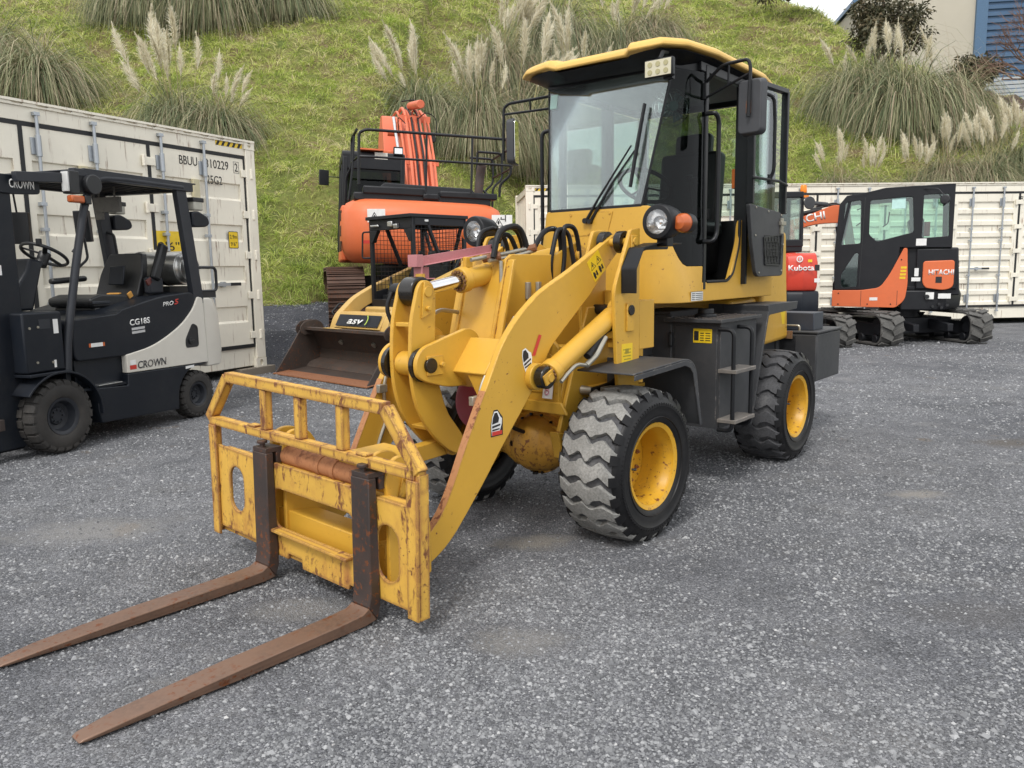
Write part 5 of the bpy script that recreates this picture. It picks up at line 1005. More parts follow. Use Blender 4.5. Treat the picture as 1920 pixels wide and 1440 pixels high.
for k in range(4): mb.b2((1.182, .5055, 1.126+.011*k), (1.145, .5062, 1.130+.011*k)); mb.b2((1.135, .5055, 1.126+.011*k), (1.045, .5062, 1.130+.011*k))
obj('plate_print', mb, M_grey, WL)
# cab frame
m = MB()
for s in (-1, 1):
    m.bar((1.02, s*.49, 1.18), (1.02, s*.49, 2.43), .028, .035, up=(1, 0, 0)); m.bar((.49, s*.49, 1.2), (.49, s*.49, 2.43), .03, .085, up=(0, 1, 0)); m.bar((.0, s*.48, 1.6), (.0, s*.48, 2.43), .05, .05)
    m.b2((-.02, s*.47, 2.39), (1.10, s*.50, 2.44)); m.b2((1.04, s*.475, 2.24), (1.06, s*.512, 2.33))
    m.bar((1.415, s*.312, 1.65), (1.275, s*.415, 2.38), .010, .014)
m.b2((-.02, -.47, 2.39), (.02, .47, 2.44)); m.b2((1.24, -.42, 2.385), (1.28, .42, 2.44)); m.bar((1.26, .41, 2.41), (1.04, .48, 2.41), .03, .05); m.bar((1.26, -.41, 2.41), (1.04, -.48, 2.41), .03, .05)
m.bar((1.412, -.312, 1.652), (1.412, .312, 1.652), .012, .02); m.tube([(.99, .50, 1.225), (.70, .50, 1.225), (.62, .50, 1.27), (.54, .50, 1.44), (.53, .50, 1.6)], .010, 8, .03)
B_('cab_frame', m, M_blackp, .004)
# roof
m = MB()
def rsec(z, k, inset): # plan outline with raised visor corners at the front
    P = [(1.46-k, -.40), (1.50-k, -.27), (1.465-k, -.23), (1.465-k, .23), (1.50-k, .27), (1.49-k, .47-inset), (1.36-k, .555-inset), (1.0, .560-inset), (.3, .555-inset), (.03+k, .50-inset), (.03+k, -.50+inset), (.3, -.555+inset), (1.0, -.560+inset), (1.36-k, -.555+inset), (1.44-k, -.47+inset)]
    out = []
    for x, y in P:
        dz = -.012 if (abs(y) < .24 and x > 1.3) else (.0 if x > 1.3 else .018*(1 if x > .5 else .4)); out.append((x, y, z+dz))
    return out
m.loft([rsec(2.455, 0, 0), rsec(2.480, .004, .002), rsec(2.500, .025, .025), rsec(2.518, .12, .10)]); B_('roof', m, M_yelt, .008, ang=40)
m = MB(); m.loft([[(x, y, z) for x, y, z in rsec(2.448, .03, .03)], [(x-.09 if x > .5 else x+.03, y*.84, z-.045) for x, y, z in rsec(2.448, .03, .03)]]); B_('roof_lining', m, M_blackp, .004)
# glass
def pane(name, pts, mat, th=.004, fn=B_):
    m = MB(); P = [Vector(p) for p in pts]; nn = (P[1]-P[0]).cross(P[2]-P[0]).normalized()*th; n = len(P); m.add(P+[p+nn for p in P], [tuple(range(n)), tuple(range(2*n-1, n-1, -1))]+[(i, (i+1) % n, (i+1) % n+n, i+n) for i in range(n)]); return fn(name, m, mat, 0)
ws = pane('windscreen', [(1.414, -.312, 1.652), (1.414, .312, 1.652), (1.272, .415, 2.385), (1.272, -.415, 2.385)], glassmat('windscreen_glass', (.90, .96, .93), .03, .05, (.55, .6, .58), refl=.9, base=.045))
for s in (-1, 1):
    m = MB(); n = 14; vs = []; fs = []
    for i in range(n+1):
        t = i/n; bx, by = 1.035, .495; ctrl = (1.30, .46); top = (1.27*(1-t)**2+2*1.20*t*(1-t)+bx*t*t, .42*(1-t)**2+2*.475*t*(1-t)+by*t*t, 2.385); bot = (1.412*(1-t)**2+2*1.31*t*(1-t)+bx*t*t, .318*(1-t)**2+2*.462*t*(1-t)+by*t*t, 1.652)
        zl = gl_t(t)[2]; vs += [(top[0], s*top[1], top[2]), (bot[0], s*bot[1], bot[2]), (bot[0]-.0, s*(bot[1]+.006), zl)]
    for i in range(n): a = i*3; fs += [(a, a+1, a+4, a+3), (a+1, a+2, a+5, a+4)]
    m.add(vs, fs); o = B_('corner_glass', m, G_tint, 0, ang=60)
pane('rear_window', [(.0, -.45, 1.66), (.0, .45, 1.66), (.0, .45, 2.38), (.0, -.45, 2.38)], G_cab); pane('side_window', [(.45, -.49, 1.64), (.03, -.49, 1.64), (.03, -.49, 2.38), (.45, -.49, 2.38)], G_cab); pane('side_window', [(.98, -.49, 1.35), (.53, -.49, 1.35), (.53, -.49, 2.38), (.98, -.49, 2.38)], G_cab); pane('side_window', [(.45, .485, 1.64), (.03, .485, 1.64), (.03, .485, 2.38), (.45, .485, 2.38)], G_cab)
decal('tax_sticker', plain('pale_green_sticker', (.55, .75, .68), .5), WL, RL @ Vector((1.297, -.395, 2.27)), RL.to_3x3() @ Vector((0, 1, 0)), RL.to_3x3() @ Vector((-.19, 0, .98)), .05, .085)
# open door, folded back along the side
m = MB(); m.prism(smooth_poly([(.60, 1.69), (.07, 1.655), (.035, 1.60), (.01, 1.50), (.02, 1.255), (.05, 1.245), (.44, 1.245), (.475, 1.27), (.545, 1.45)], [.02, .04, .03, .03, .02, .02, .03, .03, .05]), 'y', .565, .590)
dr = B_('door', m, M_grey, .004)
m = MB()
for a, b_ in (((.56, 1.69), (.56, 2.41)), ((.56, 2.41), (.02, 2.43)), ((.02, 2.43), (.02, 1.65))): m.bar((a[0], .575, a[1]), (b_[0], .575, b_[1]), .030, .045, up=(0, 1, 0))
obj('door_frame', m, M_blackp, dr, bev=.004)
m = MB(); m.add([(.56, .575, 1.67), (.02, .575, 1.65), (.02, .575, 2.43), (.56, .575, 2.41)], [(0, 1, 2, 3)]); g = obj('door_glass', m, G_cab, dr, fix=False)
m = MB(); m.tube([(.42, .592, 2.36), (.36, .63, 2.34), (.335, .63, 2.2), (.33, .63, 1.90), (.33, .60, 1.84), (.33, .592, 1.83)], .011, 10, .05); m.tube([(.60, .60, 1.845), (.40, .61, 1.845), (.18, .605, 1.85), (.02, .60, 1.835)], .009, 10, .03); m.cyl((.33, .605, 1.82), (.33, .605, 1.88), .016, seg=8); obj('door_rail', m, M_blackp, dr)
m = MB(); pk = [(.375, 1.49), (.075, 1.515), (.085, 1.315), (.34, 1.32)]; c = (.21, 1.41)
for i in range(4): a, b_ = pk[i], pk[(i+1) % 4]; m.bar((a[0], .593, a[1]), (b_[0], .593, b_[1]), .008, .012, up=(0, 1, 0))
for i in range(11):
    t = (i+.5)/11; x = .085+.28*t; m.tube([(x, .592, 1.325), (x-.05+.1*((i % 2)), .597, 1.41), (x+.0, .592, 1.505)], .0022, 4)
    if i < 8: z = 1.33+.022*i; m.tube([(.085, .592, z), (.22, .599, z+.006), (.36, .592, z)], .0020, 4)
obj('net_pocket', m, M_black, dr)
m = MB(); m.b2((.085, .5905, 1.32), (.36, .5915, 1.50)); obj('pocket_back', m, M_black, dr)
m = MB()
for x, z in ((.08, 1.64), (.3, 1.655), (.5, 1.67), (.05, 1.28), (.43, 1.27), (.03, 1.45), (.5, 1.50)): m.bolt((x, .59, z), (0, 1, 0), .007, .005)
m.b2((.04, .591, 1.575), (.115, .612, 1.60)); m.b2((.06, .591, 1.52), (.10, .603, 1.62)); obj('door_hardware', m, M_zinc, dr, bev=.001)
# handrails and mirrors
m = MB(); m.tube([(1.035, .50, 2.165), (1.035, .565, 2.165), (1.0, .565, 2.12), (1.0, .565, 1.50), (1.035, .56, 1.455), (1.035, .50, 1.455)], .013, 10, .04); B_('grab_rail', m, M_blackp, 0)
m = MB(); m.tube([(1.22, -.42, 2.165), (1.26, -.48, 2.15), (1.26, -.485, 2.10), (1.26, -.485, 1.40), (1.2, -.46, 1.34)], .012, 10, .04); B_('grab_rail', m, M_blackp, 0)
def mirror(pts1, pts2, c, sz, yaw):
    m = MB(); m.tube(pts1, .0095, 8, .04); m.tube(pts2, .0075, 8, .02); a = B_('mirror_arm', m, M_blackp, 0)
    m = MB(); m.prism(rrect(-sz[0]/2, -sz[1]/2, sz[0]/2, sz[1]/2, .03), 'x', -.03, .03); m.v = [(p[0]*(1 if p[0] < 0 else .75), p[1]*(1 if p[0] < 0 else .9), p[2]*(1 if p[0] < 0 else .94)) for p in m.v]
    Mm = RL @ Matrix.Translation(c) @ Matrix.Rotation(R(yaw), 4, 'Z'); o = obj('mirror', m, plain('mirror_shell', (.045, .047, .052), .5), WL, M=Mm, bev=.008, seg=3)
    m = MB(); m.prism(rrect(-sz[0]/2+.01, -sz[1]/2+.012, sz[0]/2-.01, sz[1]/2-.012, .022), 'x', -.033, -.0305); obj('mirror_glass', m, plain('mirror_silver', (.8, .8, .8), .03, 1.0), o)
    m = MB(); m.b2((.024, -.012, -.035), (.038, .012, .03)); obj('mirror_clamp', m, paint('rusty_mirror_clamp', (.09, .05, .035), .7, rust=.6), o)
mirror([(1.05, .51, 2.335), (1.09, .62, 2.40), (1.11, .775, 2.40), (1.115, .79, 2.36), (1.13, .79, 2.10)], [(1.05, .51, 2.25), (1.10, .78, 2.33)], (1.09, .79, 2.155), (.155, .295), -8)
mirror([(1.15, -.47, 2.385), (1.19, -.80, 2.375), (1.2, -.835, 2.35), (1.2, -.845, 2.02)], [(1.15, -.47, 2.31), (1.2, -.835, 2.31)], (1.165, -.80, 2.135), (.16, .29), -62)
m = MB(); m.tube([(1.17, -.64, 2.31), (1.175, -.64, 2.38)], .006, 6); B_('mirror_brace', m, M_blackp, 0)
m = MB(); m.tube([(1.08, .65, 2.29), (1.095, .66, 2.40)], .006, 6); B_('mirror_brace', m, M_blackp, 0)
# work lamp, wipers
m = MB(); m.box((1.50, .46, 2.335), (.035, .165, .095)); lp = B_('work_lamp', m, M_blackp, .008)
m = MB(); m.box((1.519, .46, 2.335), (.003, .150, .080)); obj('lamp_face', m, paint('lamp_bezel', (.62, .58, .42), .4), lp, bev=.001)
m = MB()
for i in range(3):
    for j in range(2): m.cyl((1.519, .414+.046*i, 2.316+.038*j), (1.523, .414+.046*i, 2.316+.038*j), .0135, seg=14)
obj('led_reflectors', m, paint('led_dome', (.42, .38, .2), .2), lp)
m = MB(); m.tube([(1.50, .46, 2.38), (1.47, .46, 2.42), (1.42, .46, 2.43)], .012, 8); m.box((1.47, .50, 2.31), (.03, .05, .06)); obj('lamp_bracket', m, M_blackp, lp)
m = MB(); n_ = Vector((.02, 0, 0))
p0 = Vector((1.430, -.045, 1.585)); p1 = Vector((1.362, .225, 1.985)); b0 = Vector((1.328, .285, 2.205)); b1 = Vector((1.412, .245, 1.755))
m.tube([p0, p0*.7+p1*.3+Vector((.018, 0, 0)), p1+Vector((.022, 0, 0))], [.010, .007, .005], 6); m.tube([p0+Vector((.0, .03, -.005)), (p0+p1)/2+Vector((.02, .03, 0)), p1+Vector((.02, .02, -.03))], [.010, .007, .005], 6)
m.tube([b0+Vector((.02, 0, 0)), (b0+b1)/2+Vector((.026, 0, 0)), b1+Vector((.02, 0, 0))], .008, 6); m.bar(b0+Vector((.008, 0, 0)), b1+Vector((.008, 0, 0)), .004, .012)
m.cyl(p0-Vector((.01, 0, 0)), p0+Vector((.02, 0, 0)), .016, seg=10); m.cyl(p0+Vector((-.01, .03, -.005)), p0+Vector((.02, .03, -.005)), .014, seg=10); B_('wiper', m, M_blackp, 0)
# interior
m = MB(); m.b2((.021, -.453, 1.18), (.04, .453, 1.61)); m.b2((.10, -.44, 1.178), (1.02, .44, 1.19)); m.b2((.05, -.44, 1.19), (.12, .44, 1.62)); m.b2((.99, -.44, 1.32), (1.03, .20, 1.60)); m.b2((1.03, -.30, 1.4), (1.30, .30, 1.60)); m.b2((.15, -.46, 1.19), (.8, -.28, 1.62)); B_('cab_interior', m, M_black, .01)
m = MB(); m.box((.42, .0, 1.40), (.42, .44, .26)); m.box((.40, .0, 1.56), (.46, .46, .10)); m.box((.20, 0, 1.82), (.12, .44, .52), (0, -.12, 0)); m.box((.155, 0, 2.13), (.09, .26, .16), (0, -.12, 0)); B_('seat', m, M_rub, .03, seg=3)
m = MB(); m.cyl((1.02, 0, 1.55), (.85, 0, 1.80), .03, seg=12); m.lathe([(.158, -.012), (.17, -.012), (.182, 0), (.17, .012), (.158, .012), (.15, 0), (.158, -.012)], o=(.83, 0, 1.82), axis=(-.55, 0, .83), seg=32)
for a in (0, 2.1, 4.2): m.bar((.83, 0, 1.81), Vector((.83, 0, 1.82))+Vector((.83*math.cos(a), math.sin(a), .55*math.cos(a)))*.165, .02, .01)
m.b2((.75, .27, 1.60), (.90, .40, 1.66)); m.cyl((.80, .31, 1.62), (.84, .31, 1.82), .008); m.cyl((.83, .36, 1.62), (.87, .36, 1.80), .008); m.cyl((.84, .31, 1.82), (.85, .31, 1.86), .02, seg=10); m.cyl((.87, .36, 1.80), (.88, .36, 1.84), .02, seg=10); B_('steering_wheel', m, M_rub, .002)
m = MB(); m.b2((.40, .40, 1.80), (.44, .44, 1.92)); B_('seat_belt', m, plain('orange_webbing', (.75, .18, .03), .6), .003)
m = MB(); c = Vector((1.17, .36, 2.20)); ax = Vector((.55, .5, 0)).normalized()
for rr_ in (.03, .055, .08, .10): m.lathe([(rr_-.0015, 0), (rr_, .0015), (rr_+.0015, 0), (rr_, -.0015), (rr_-.0015, 0)], o=c+ax*(.035*(1-(rr_/.1)**2)), axis=ax, seg=28)
m.lathe([(.0985, 0), (.10, .0015), (.1015, 0), (.0985, 0)], o=c-ax*.05, axis=ax, seg=28)
u_ = ax.orthogonal().normalized(); v_ = ax.cross(u_)
for k in range(16): a = 2*PI*k/16; dd = u_*math.cos(a)+v_*math.sin(a); m.tube([c+ax*.035, c+ax*.03+dd*.05, c+dd*.10, c-ax*.05+dd*.10], .0014, 4)
fnb = B_('cab_fan', m, M_chrome, 0)
m = MB(); m.cyl(c-ax*.10, c-ax*.04, .035, seg=16); m.cyl(c+ax*.03, c+ax*.036, .026, seg=20)
for k in range(3):
    a = 2*PI*k/3; dd = u_*math.cos(a)+v_*math.sin(a); ee = u_*math.cos(a+.8)+v_*math.sin(a+.8); m.add([c, c+dd*.085-ax*.01, c+ee*.085+ax*.01], [(0, 1, 2)])
obj('fan_blades', m, plain('teal_plastic', (.35, .55, .52), .4), fnb)
decal('yellow_sticker', M_dyel, WL, RL @ Vector((-.50, .3935, .88)), RL.to_3x3() @ Vector((-1, -.04, 0)).normalized(), (0, 0, 1), .09, .10)
# ================================================================ forklift beside the left container
M_navy = paint('navy_black_paint', (.009, .012, .018), .42, .25, (.05, .047, .042), scale=3, spec=.3)
M_guard = paint('guard_grey', (.026, .029, .036), .45, .2, (.06, .06, .06), scale=4, spec=.35)
M_fcream = paint('forklift_cream', (.66, .63, .56), .38, .15, (.3, .27, .22), scale=2)
M_vinyl = paint('seat_vinyl', (.012, .013, .015), .42, .2, (.05, .05, .05), scale=8)
M_alu = plain('brushed_aluminium', (.62, .62, .60), .32, .9)
M_dtyre = paint('dusty_black_tyre', (.030, .028, .026), .75, .5, (.09, .08, .07), scale=6)
M_ofoam = plain('orange_foam', (.60, .30, .06), .8)
M_orange = paint('excavator_orange', (.70, .155, .050), .5, .22, (.22, .09, .05), scale=1.6)
M_orange2 = paint('faded_orange_boom', (.70, .16, .075), .5, .3, (.3, .12, .08), scale=2.5)
M_black2 = paint('charcoal_paint', (.013, .014, .017), .42, .2, (.045, .042, .04), scale=3, spec=.3)
M_tracksteel = paint('rusted_track_steel', (.095, .055, .040), .7, .5, (.16, .10, .07), metal=.2, rust=.5, scale=5)
M_bucket = paint('worn_bucket_steel', (.062, .046, .038), .6, .5, (.13, .095, .075), metal=.2, rust=.35, scale=2.5)
M_lip = paint('orange_rust_edge', (.26, .105, .045), .65, .5, (.14, .06, .03), rust=.5, scale=5)
M_trub = treadmat('dusty_track_rubber', (.07, .068, .064), (.12, .117, .11), (.19, .185, .175))
M_silver = plain('silver_print', (.5, .5, .5), .4)
KM = Mfr(18.62, -3.84268, 6.06588)
FL = thing('forklift', 'dark navy and cream gas forklift with overhead guard, parked beside the left container', 'forklift', KM)
def K_(name, mb, mat, bev=.004, parent=None, **k): return obj(name, mb, mat, parent or FL, bev=bev, **k)
def fwheel(parent, x, y, Rr_, W, s, steer=0):
    m = MB(); m.lathe([(0, .45*W*.3), (.06*Rr_/.28, .45*W*.3), (.07*Rr_/.28, .2*W*.3), (.10*Rr_/.28, .02), (.115*Rr_/.28, .08*W/.2), (.125*Rr_/.28, .5*W-.012), (.14*Rr_/.28, .5*W-.008), (.14*Rr_/.28, -.5*W)], axis='y', seg=40)
    w = obj('wheel', m, M_guard, parent, M=Matrix.Translation((x, s*(y-W/2), Rr_)) @ Matrix.Rotation(0 if s > 0 else PI, 4, 'Z') @ Matrix.Rotation(R(steer), 4, 'Z'))
    m = MB(); m.lathe([(.141*Rr_/.28, W/2-.012), (.155*Rr_/.28, W/2-.002), (.20*Rr_/.28, W/2+.002), (.235*Rr_/.28, W/2-.004), (Rr_-.02, W/2-.018), (Rr_-.014, 0), (Rr_-.02, -W/2+.018), (.2*Rr_/.28, -W/2), (.141*Rr_/.28, -W/2)], axis='y', seg=48); obj('tyre', m, M_dtyre, w)
    m = MB(); n = 22
    for i in range(n):
        for sd in (1, -1):
            a = 2*PI*(i+.25*sd)/n; da = 2*PI/n*.36; r0, r1 = Rr_-.045, Rr_; pts = []
            rings = []
            for yy, ra, rb in ((sd*.005, Rr_-.02, r1), (sd*(W/2-.02), Rr_-.025, r1-.004), (sd*(W/2-.003), r0, r1-.02)):
                rings.append([(r*math.cos(t), yy, r*math.sin(t)) for r, t in ((ra, a-da), (rb, a-da), (rb, a+da), (ra, a+da))])
            m.loft(rings)
    obj('tread', m, M_dtyre, w, bev=.002)
    m = MB()
    for i in range(8): a = 2*PI*i/8; m.bolt((.045*Rr_/.28*math.cos(a), .45*W*.3, .045*Rr_/.28*math.sin(a)), (0, 1, 0), .008, .012)
    obj('wheel_nuts', m, M_guard, w); return w
fwheel(FL, .0, .52, .28, .19, 1); fwheel(FL, .0, .52, .28, .19, -1); fwheel(FL, -1.50, .49, .222, .15, 1); fwheel(FL, -1.50, .49, .222, .15, -1)
m = MB()
for s in (1, -1):
    a = [(.0+.335*math.cos(R(t)), .27+.335*math.sin(R(t))) for t in range(10, 171, 16)]
    m.prism([(-.36, .16), (-1.22, .13)]+[(-1.50+.275*math.cos(R(t)), .215+.275*math.sin(R(t))) for t in range(0, 100, 12)]+[(-1.64, .50), (-.66, .515), (-.655, .42), (-.345, .44), (-.335, .27)], 'y', s*.30, s*.505)
m.b2((-1.2, -.30, .14), (.15, .30, .50)); m.b2((-1.2, -.44, .44), (-.20, .44, .70)); K_('chassis', m, M_navy, .012)
m = MB()
for s in (1, -1):
    m.loft([[(x, y, z) for x, y, z in ((.345*math.cos(R(t)), s*.34, .27+.345*math.sin(R(t))), (.345*math.cos(R(t)), s*.535, .27+.335*math.sin(R(t))), (.36*math.cos(R(t)), s*.535, .27+.35*math.sin(R(t))), (.36*math.cos(R(t)), s*.34, .27+.36*math.sin(R(t))))] for t in range(35, 186, 10)])
    m.b2((-.10, s*.34, .60), (.26, s*.53, .62))
K_('mudguard', m, M_navy, .003)
m = MB(); m.b2((-.08, -.49, .625), (.25, .49, 1.06)); K_('front_cowl', m, M_navy, .012)
m = MB(); m.b2((-.66, -.49, .43), (-.13, .49, .455)); m.b2((-.125, -.48, .45), (-.085, .48, .625)); K_('floor_step', m, M_navy, .004)
m = MB(); m.b2((-.60, .38, .4555), (-.36, .50, .462)); K_('step_plate', m, M_alu, .001)
hd = smooth_poly([(-.17, .70), (-.17, .985), (-.62, 1.01), (-.66, 1.04), (-1.10, 1.13), (-1.50, 1.16), (-1.555, 1.10), (-1.50, 1.00), (-1.35, .87), (-1.15, .77), (-.95, .70), (-.70, .665), (-.20, .67)], [.03, .04, .05, .05, .1, .05, .05, .08, .1, .1, .1, .05, .03], 4)
m = MB(); m.prism(hd, 'y', -.485, .485); K_('engine_cover', m, M_navy, .02, seg=3)
m = MB()
for s in (1, -1):
    m.prism(smooth_poly([(-.665, .52), (-1.64, .505), (-1.625, 1.10), (-1.56, 1.115), (-1.50, 1.015), (-1.35, .885), (-1.15, .785), (-.95, .712), (-.70, .675), (-.665, .67)], [.01, .01, .02, .02, .08, .1, .1, .1, .05, .01], 4), 'y', s*.44, s*.5)
m.b2((-1.62, -.44, .5), (-1.0, .44, .9)); K_('side_panel', m, M_fcream, .006)
m = MB(); m.loft([[(-1.645, -.49, z), (-1.645, .49, z), (-1.80-k, .485, z), (-1.93-k, .40, z), (-2.0-k, .15, z), (-2.0-k, -.15, z), (-1.93-k, -.40, z), (-1.80-k, -.485, z)] for z, k in ((.46, .02), (.60, .04), (.95, .02), (1.08, -.03), (1.10, -.07))]); K_('counterweight', m, M_fcream, .015, seg=3)
m = MB(); tri = smooth_poly([(-1.36, .66), (-1.53, .66), (-1.53, .85), (-1.46, .88), (-1.36, .74)], .03, 4); m.prism(tri, 'y', .4995, .504, [[((x+1.45)*.82-1.45, (z-.765)*.82+.765) for x, z in tri]]); m.prism([((x+1.45)*.84-1.45, (z-.765)*.84+.765) for x, z in tri], 'y', .498, .5012); m.cyl((-1.43, .4995, .72), (-1.43, .512, .72), .03, seg=16); m.b2((-1.46, .512, .712), (-1.40, .518, .728)); K_('filler_recess', m, M_black, .002)
# overhead guard
m = MB()
for s in (1, -1):
    m.tube([(-.105, s*.475, .60), (-.13, s*.475, .85), (-.28, s*.475, 1.45), (-.41, s*.475, 1.90), (-.52, s*.475, 2.07), (-.75, s*.475, 2.085), (-1.48, s*.475, 2.085)], .030, 12, .12)
    m.prism([(-1.40, 2.085), (-1.52, 2.085), (-1.665, 1.05), (-1.535, 1.05)], 'y', s*.43, s*.485); m.b2((-1.60, s*.45, 2.055), (-.30, s*.50, 2.125))
for k in range(9): y = -.40+.1*k; m.b2((-1.55, y-.008, 2.075), (-.45, y+.008, 2.115))
m.b2((-.52, -.47, 2.07), (-.44, .47, 2.12)); m.b2((-1.60, -.47, 2.055), (-1.52, .47, 2.12)); m.b2((-1.64, -.50, 2.121), (-.40, .50, 2.133)); K_('overhead_guard', m, M_guard, .004)
m = MB(); m.bar((-.44, .45, 2.06), (.14, .42, 2.02), .05, .07); m.bar((-.44, -.45, 2.06), (.14, -.42, 2.02), .05, .07); K_('guard_stay', m, M_guard, .004)
# mast
m = MB()
for s in (1, -1): m.b2((.14, s*.30, .09), (.42, s*.37, 1.95)); m.b2((.16, s*.22, .06), (.40, s*.29, 1.98))
for z in (.25, 1.1, 1.86): m.b2((.17, -.22, z), (.24, .22, z+.12))
m.b2((.18, -.05, .3), (.28, .05, 1.9)); K_('mast', m, M_navy, .006)
m = MB()
for s in (1, -1): m.cyl((.15, s*.19, .3), (.15, s*.19, 1.78), .028); m.b2((.06, s*.2, .52), (.16, s*.36, .75))
K_('lift_cylinder', m, M_guard, .003)
m = MB(); m.prism(smooth_poly([(-.095, 1.915), (-.095, 2.03), (.10, 2.035), (.5, 2.035), (.5, 1.915), (.12, 1.90)], .03), 'y', .345, .385); K_('name_plate', m, M_navy, .004)
text('lettering', 'CROWN', .062, M_white, FL, (.155, .386, 1.945), (-1, 0, 0), (0, 0, 1), .20, bold=.012)
m = MB(); m.b2((.43, -.45, .25), (.47, .45, .33)); m.b2((.43, -.45, .60), (.47, .45, .68)); 
for y in (-.3, .3): m.b2((.47, y-.06, .05), (.51, y+.06, .70)); m.prism([(.51, .05), (1.5, .05), (1.5, .06), (.51, .09)], 'y', y-.06, y+.06)
K_('fork_carriage', m, M_rustd, .004)
decal('white_label', M_white, FL, (.40, .3705, 1.33), (-1, 0, 0), (0, 0, 1), .13, .07)
# seat, steering, console
m = MB(); m.prism(smooth_poly([(-.62, 1.06), (-.60, 1.13), (-.72, 1.165), (-1.00, 1.15), (-1.2, 1.13), (-1.22, 1.05)], .04), 'y', -.23, .23); m.b2((-1.15, -.22, .98), (-.66, .22, 1.06))
st = K_('seat', m, M_vinyl, .02, seg=3)
m = MB(); sec = []
for t in range(9):
    u = t/8; z = 1.13+.38*u; w = .235*(1-.22*max(0, u-.55)/.45-.0*u); x = -1.16-.13*u; b_ = .055*(1-.4*u)
    sec.append([(x+b_*1.0, -w, z), (x+b_*.45, -w*.55, z), (x+b_*.45, w*.55, z), (x+b_*1.0, w, z), (x-.05, w*.92, z), (x-.07, 0, z), (x-.05, -w*.92, z)])
m.loft(sec); obj('backrest', m, M_vinyl, st, bev=.015, seg=3)
m = MB(); m.prism([(-1.115, 1.235), (-1.135, 1.235), (-1.165, 1.40), (-1.145, 1.40)], 'y', -.085, .085); obj('backrest_pad', m, M_navy, st, bev=.012)
m = MB(); m.box((-.90, -.30, 1.285), (.36, .07, .05), (0, .06, 0)); m.box((-1.32, .31, 1.43), (.09, .06, .34), (0, -.42, 0)); obj('armrest', m, M_vinyl, st, bev=.02)
m = MB(); m.box((-1.03, .235, 1.15), (.05, .012, .05), (0, .5, 0)); m.box((-.97, .12, 1.163), (.07, .10, .010), (0, .05, .5)); obj('torn_foam', m, M_ofoam, st, bev=.003)
m = MB(); m.b2((-1.36, .24, 1.15), (-1.18, .31, 1.30)); obj('belt_reel', m, M_guard, st, bev=.02)
m = MB(); m.box((-1.19, .30, 1.26), (.06, .02, .05), (0, .5, 0)); obj('belt_buckle', m, paint('maroon_buckle', (.12, .03, .025), .4), st, bev=.004)
m = MB(); m.b2((-.80, .232, 1.085), (-.62, .245, 1.11)); obj('seat_lever', m, M_guard, st, bev=.005)
m = MB(); m.loft([[(.06, -.14, 1.06), (.06, .14, 1.06), (-.16, .14, 1.06), (-.16, -.14, 1.06)], [(-.02, -.13, 1.22), (-.02, .13, 1.22), (-.22, .13, 1.22), (-.22, -.13, 1.22)], [(-.15, -.11, 1.36), (-.15, .11, 1.36), (-.29, .11, 1.38), (-.29, -.11, 1.38)], [(-.20, -.10, 1.46), (-.20, .10, 1.46), (-.34, .10, 1.43), (-.34, -.10, 1.43)]]); K_('steering_console', m, M_navy, .02, seg=3)
m = MB(); c = Vector((-.42, 0, 1.49)); ax = Vector((-.5, 0, .87)).normalized(); m.lathe([(.158, 0), (.163, .012), (.175, .014), (.184, 0), (.175, -.014), (.163, -.012), (.158, 0)], o=c, axis=ax, seg=36)
for y in (-1, 1): m.bar(c, c+Vector((.1, y*.13, .06)), .035, .015)
m.bar(c, c+Vector((-.14, 0, -.08)), .035, .015); m.cyl(c-ax*.10, c+ax*.015, .045, seg=18); m.cyl(c+Vector((.12, .09, .07)), c+Vector((.12, .09, .12)), .022, seg=12); K_('steering_wheel', m, M_black, .004)
m = MB(); m.cyl((-1.63, -.33, 1.375), (-1.63, .33, 1.375), .155, seg=40); m.lathe([(0, .035), (.08, .03), (.13, .008), (.154, -.02)], o=(-1.63, .33, 1.375), axis='y', seg=40); m.lathe([(.12, .01), (.13, .05), (.12, .055), (.11, .01)], o=(-1.63, .33, 1.375), axis='y', seg=32); m.lathe([(0, -.035), (.08, -.03), (.13, -.008), (.154, .02)], o=(-1.63, -.33, 1.375), axis='y', seg=40)
gb = K_('gas_bottle', m, M_alu, .004)
m = MB()
for y in (-.16, .14): m.lathe([(.157, -.02), (.160, -.02), (.160, .02), (.157, .02)], o=(-1.63, y, 1.375), axis='y', seg=36)
m.b2((-1.80, -.28, 1.12), (-1.46, .28, 1.21)); obj('bottle_strap', m, M_black, gb)
m = MB(); m.tube([(-1.62, .46, 1.38), (-1.88, .46, 1.38), (-1.88, .46, 1.16), (-1.64, .46, 1.16)], .014, 8, .05); m.b2((-1.85, .38, 1.10), (-1.67, .47, 1.15)); K_('rear_handle', m, M_black, 0)
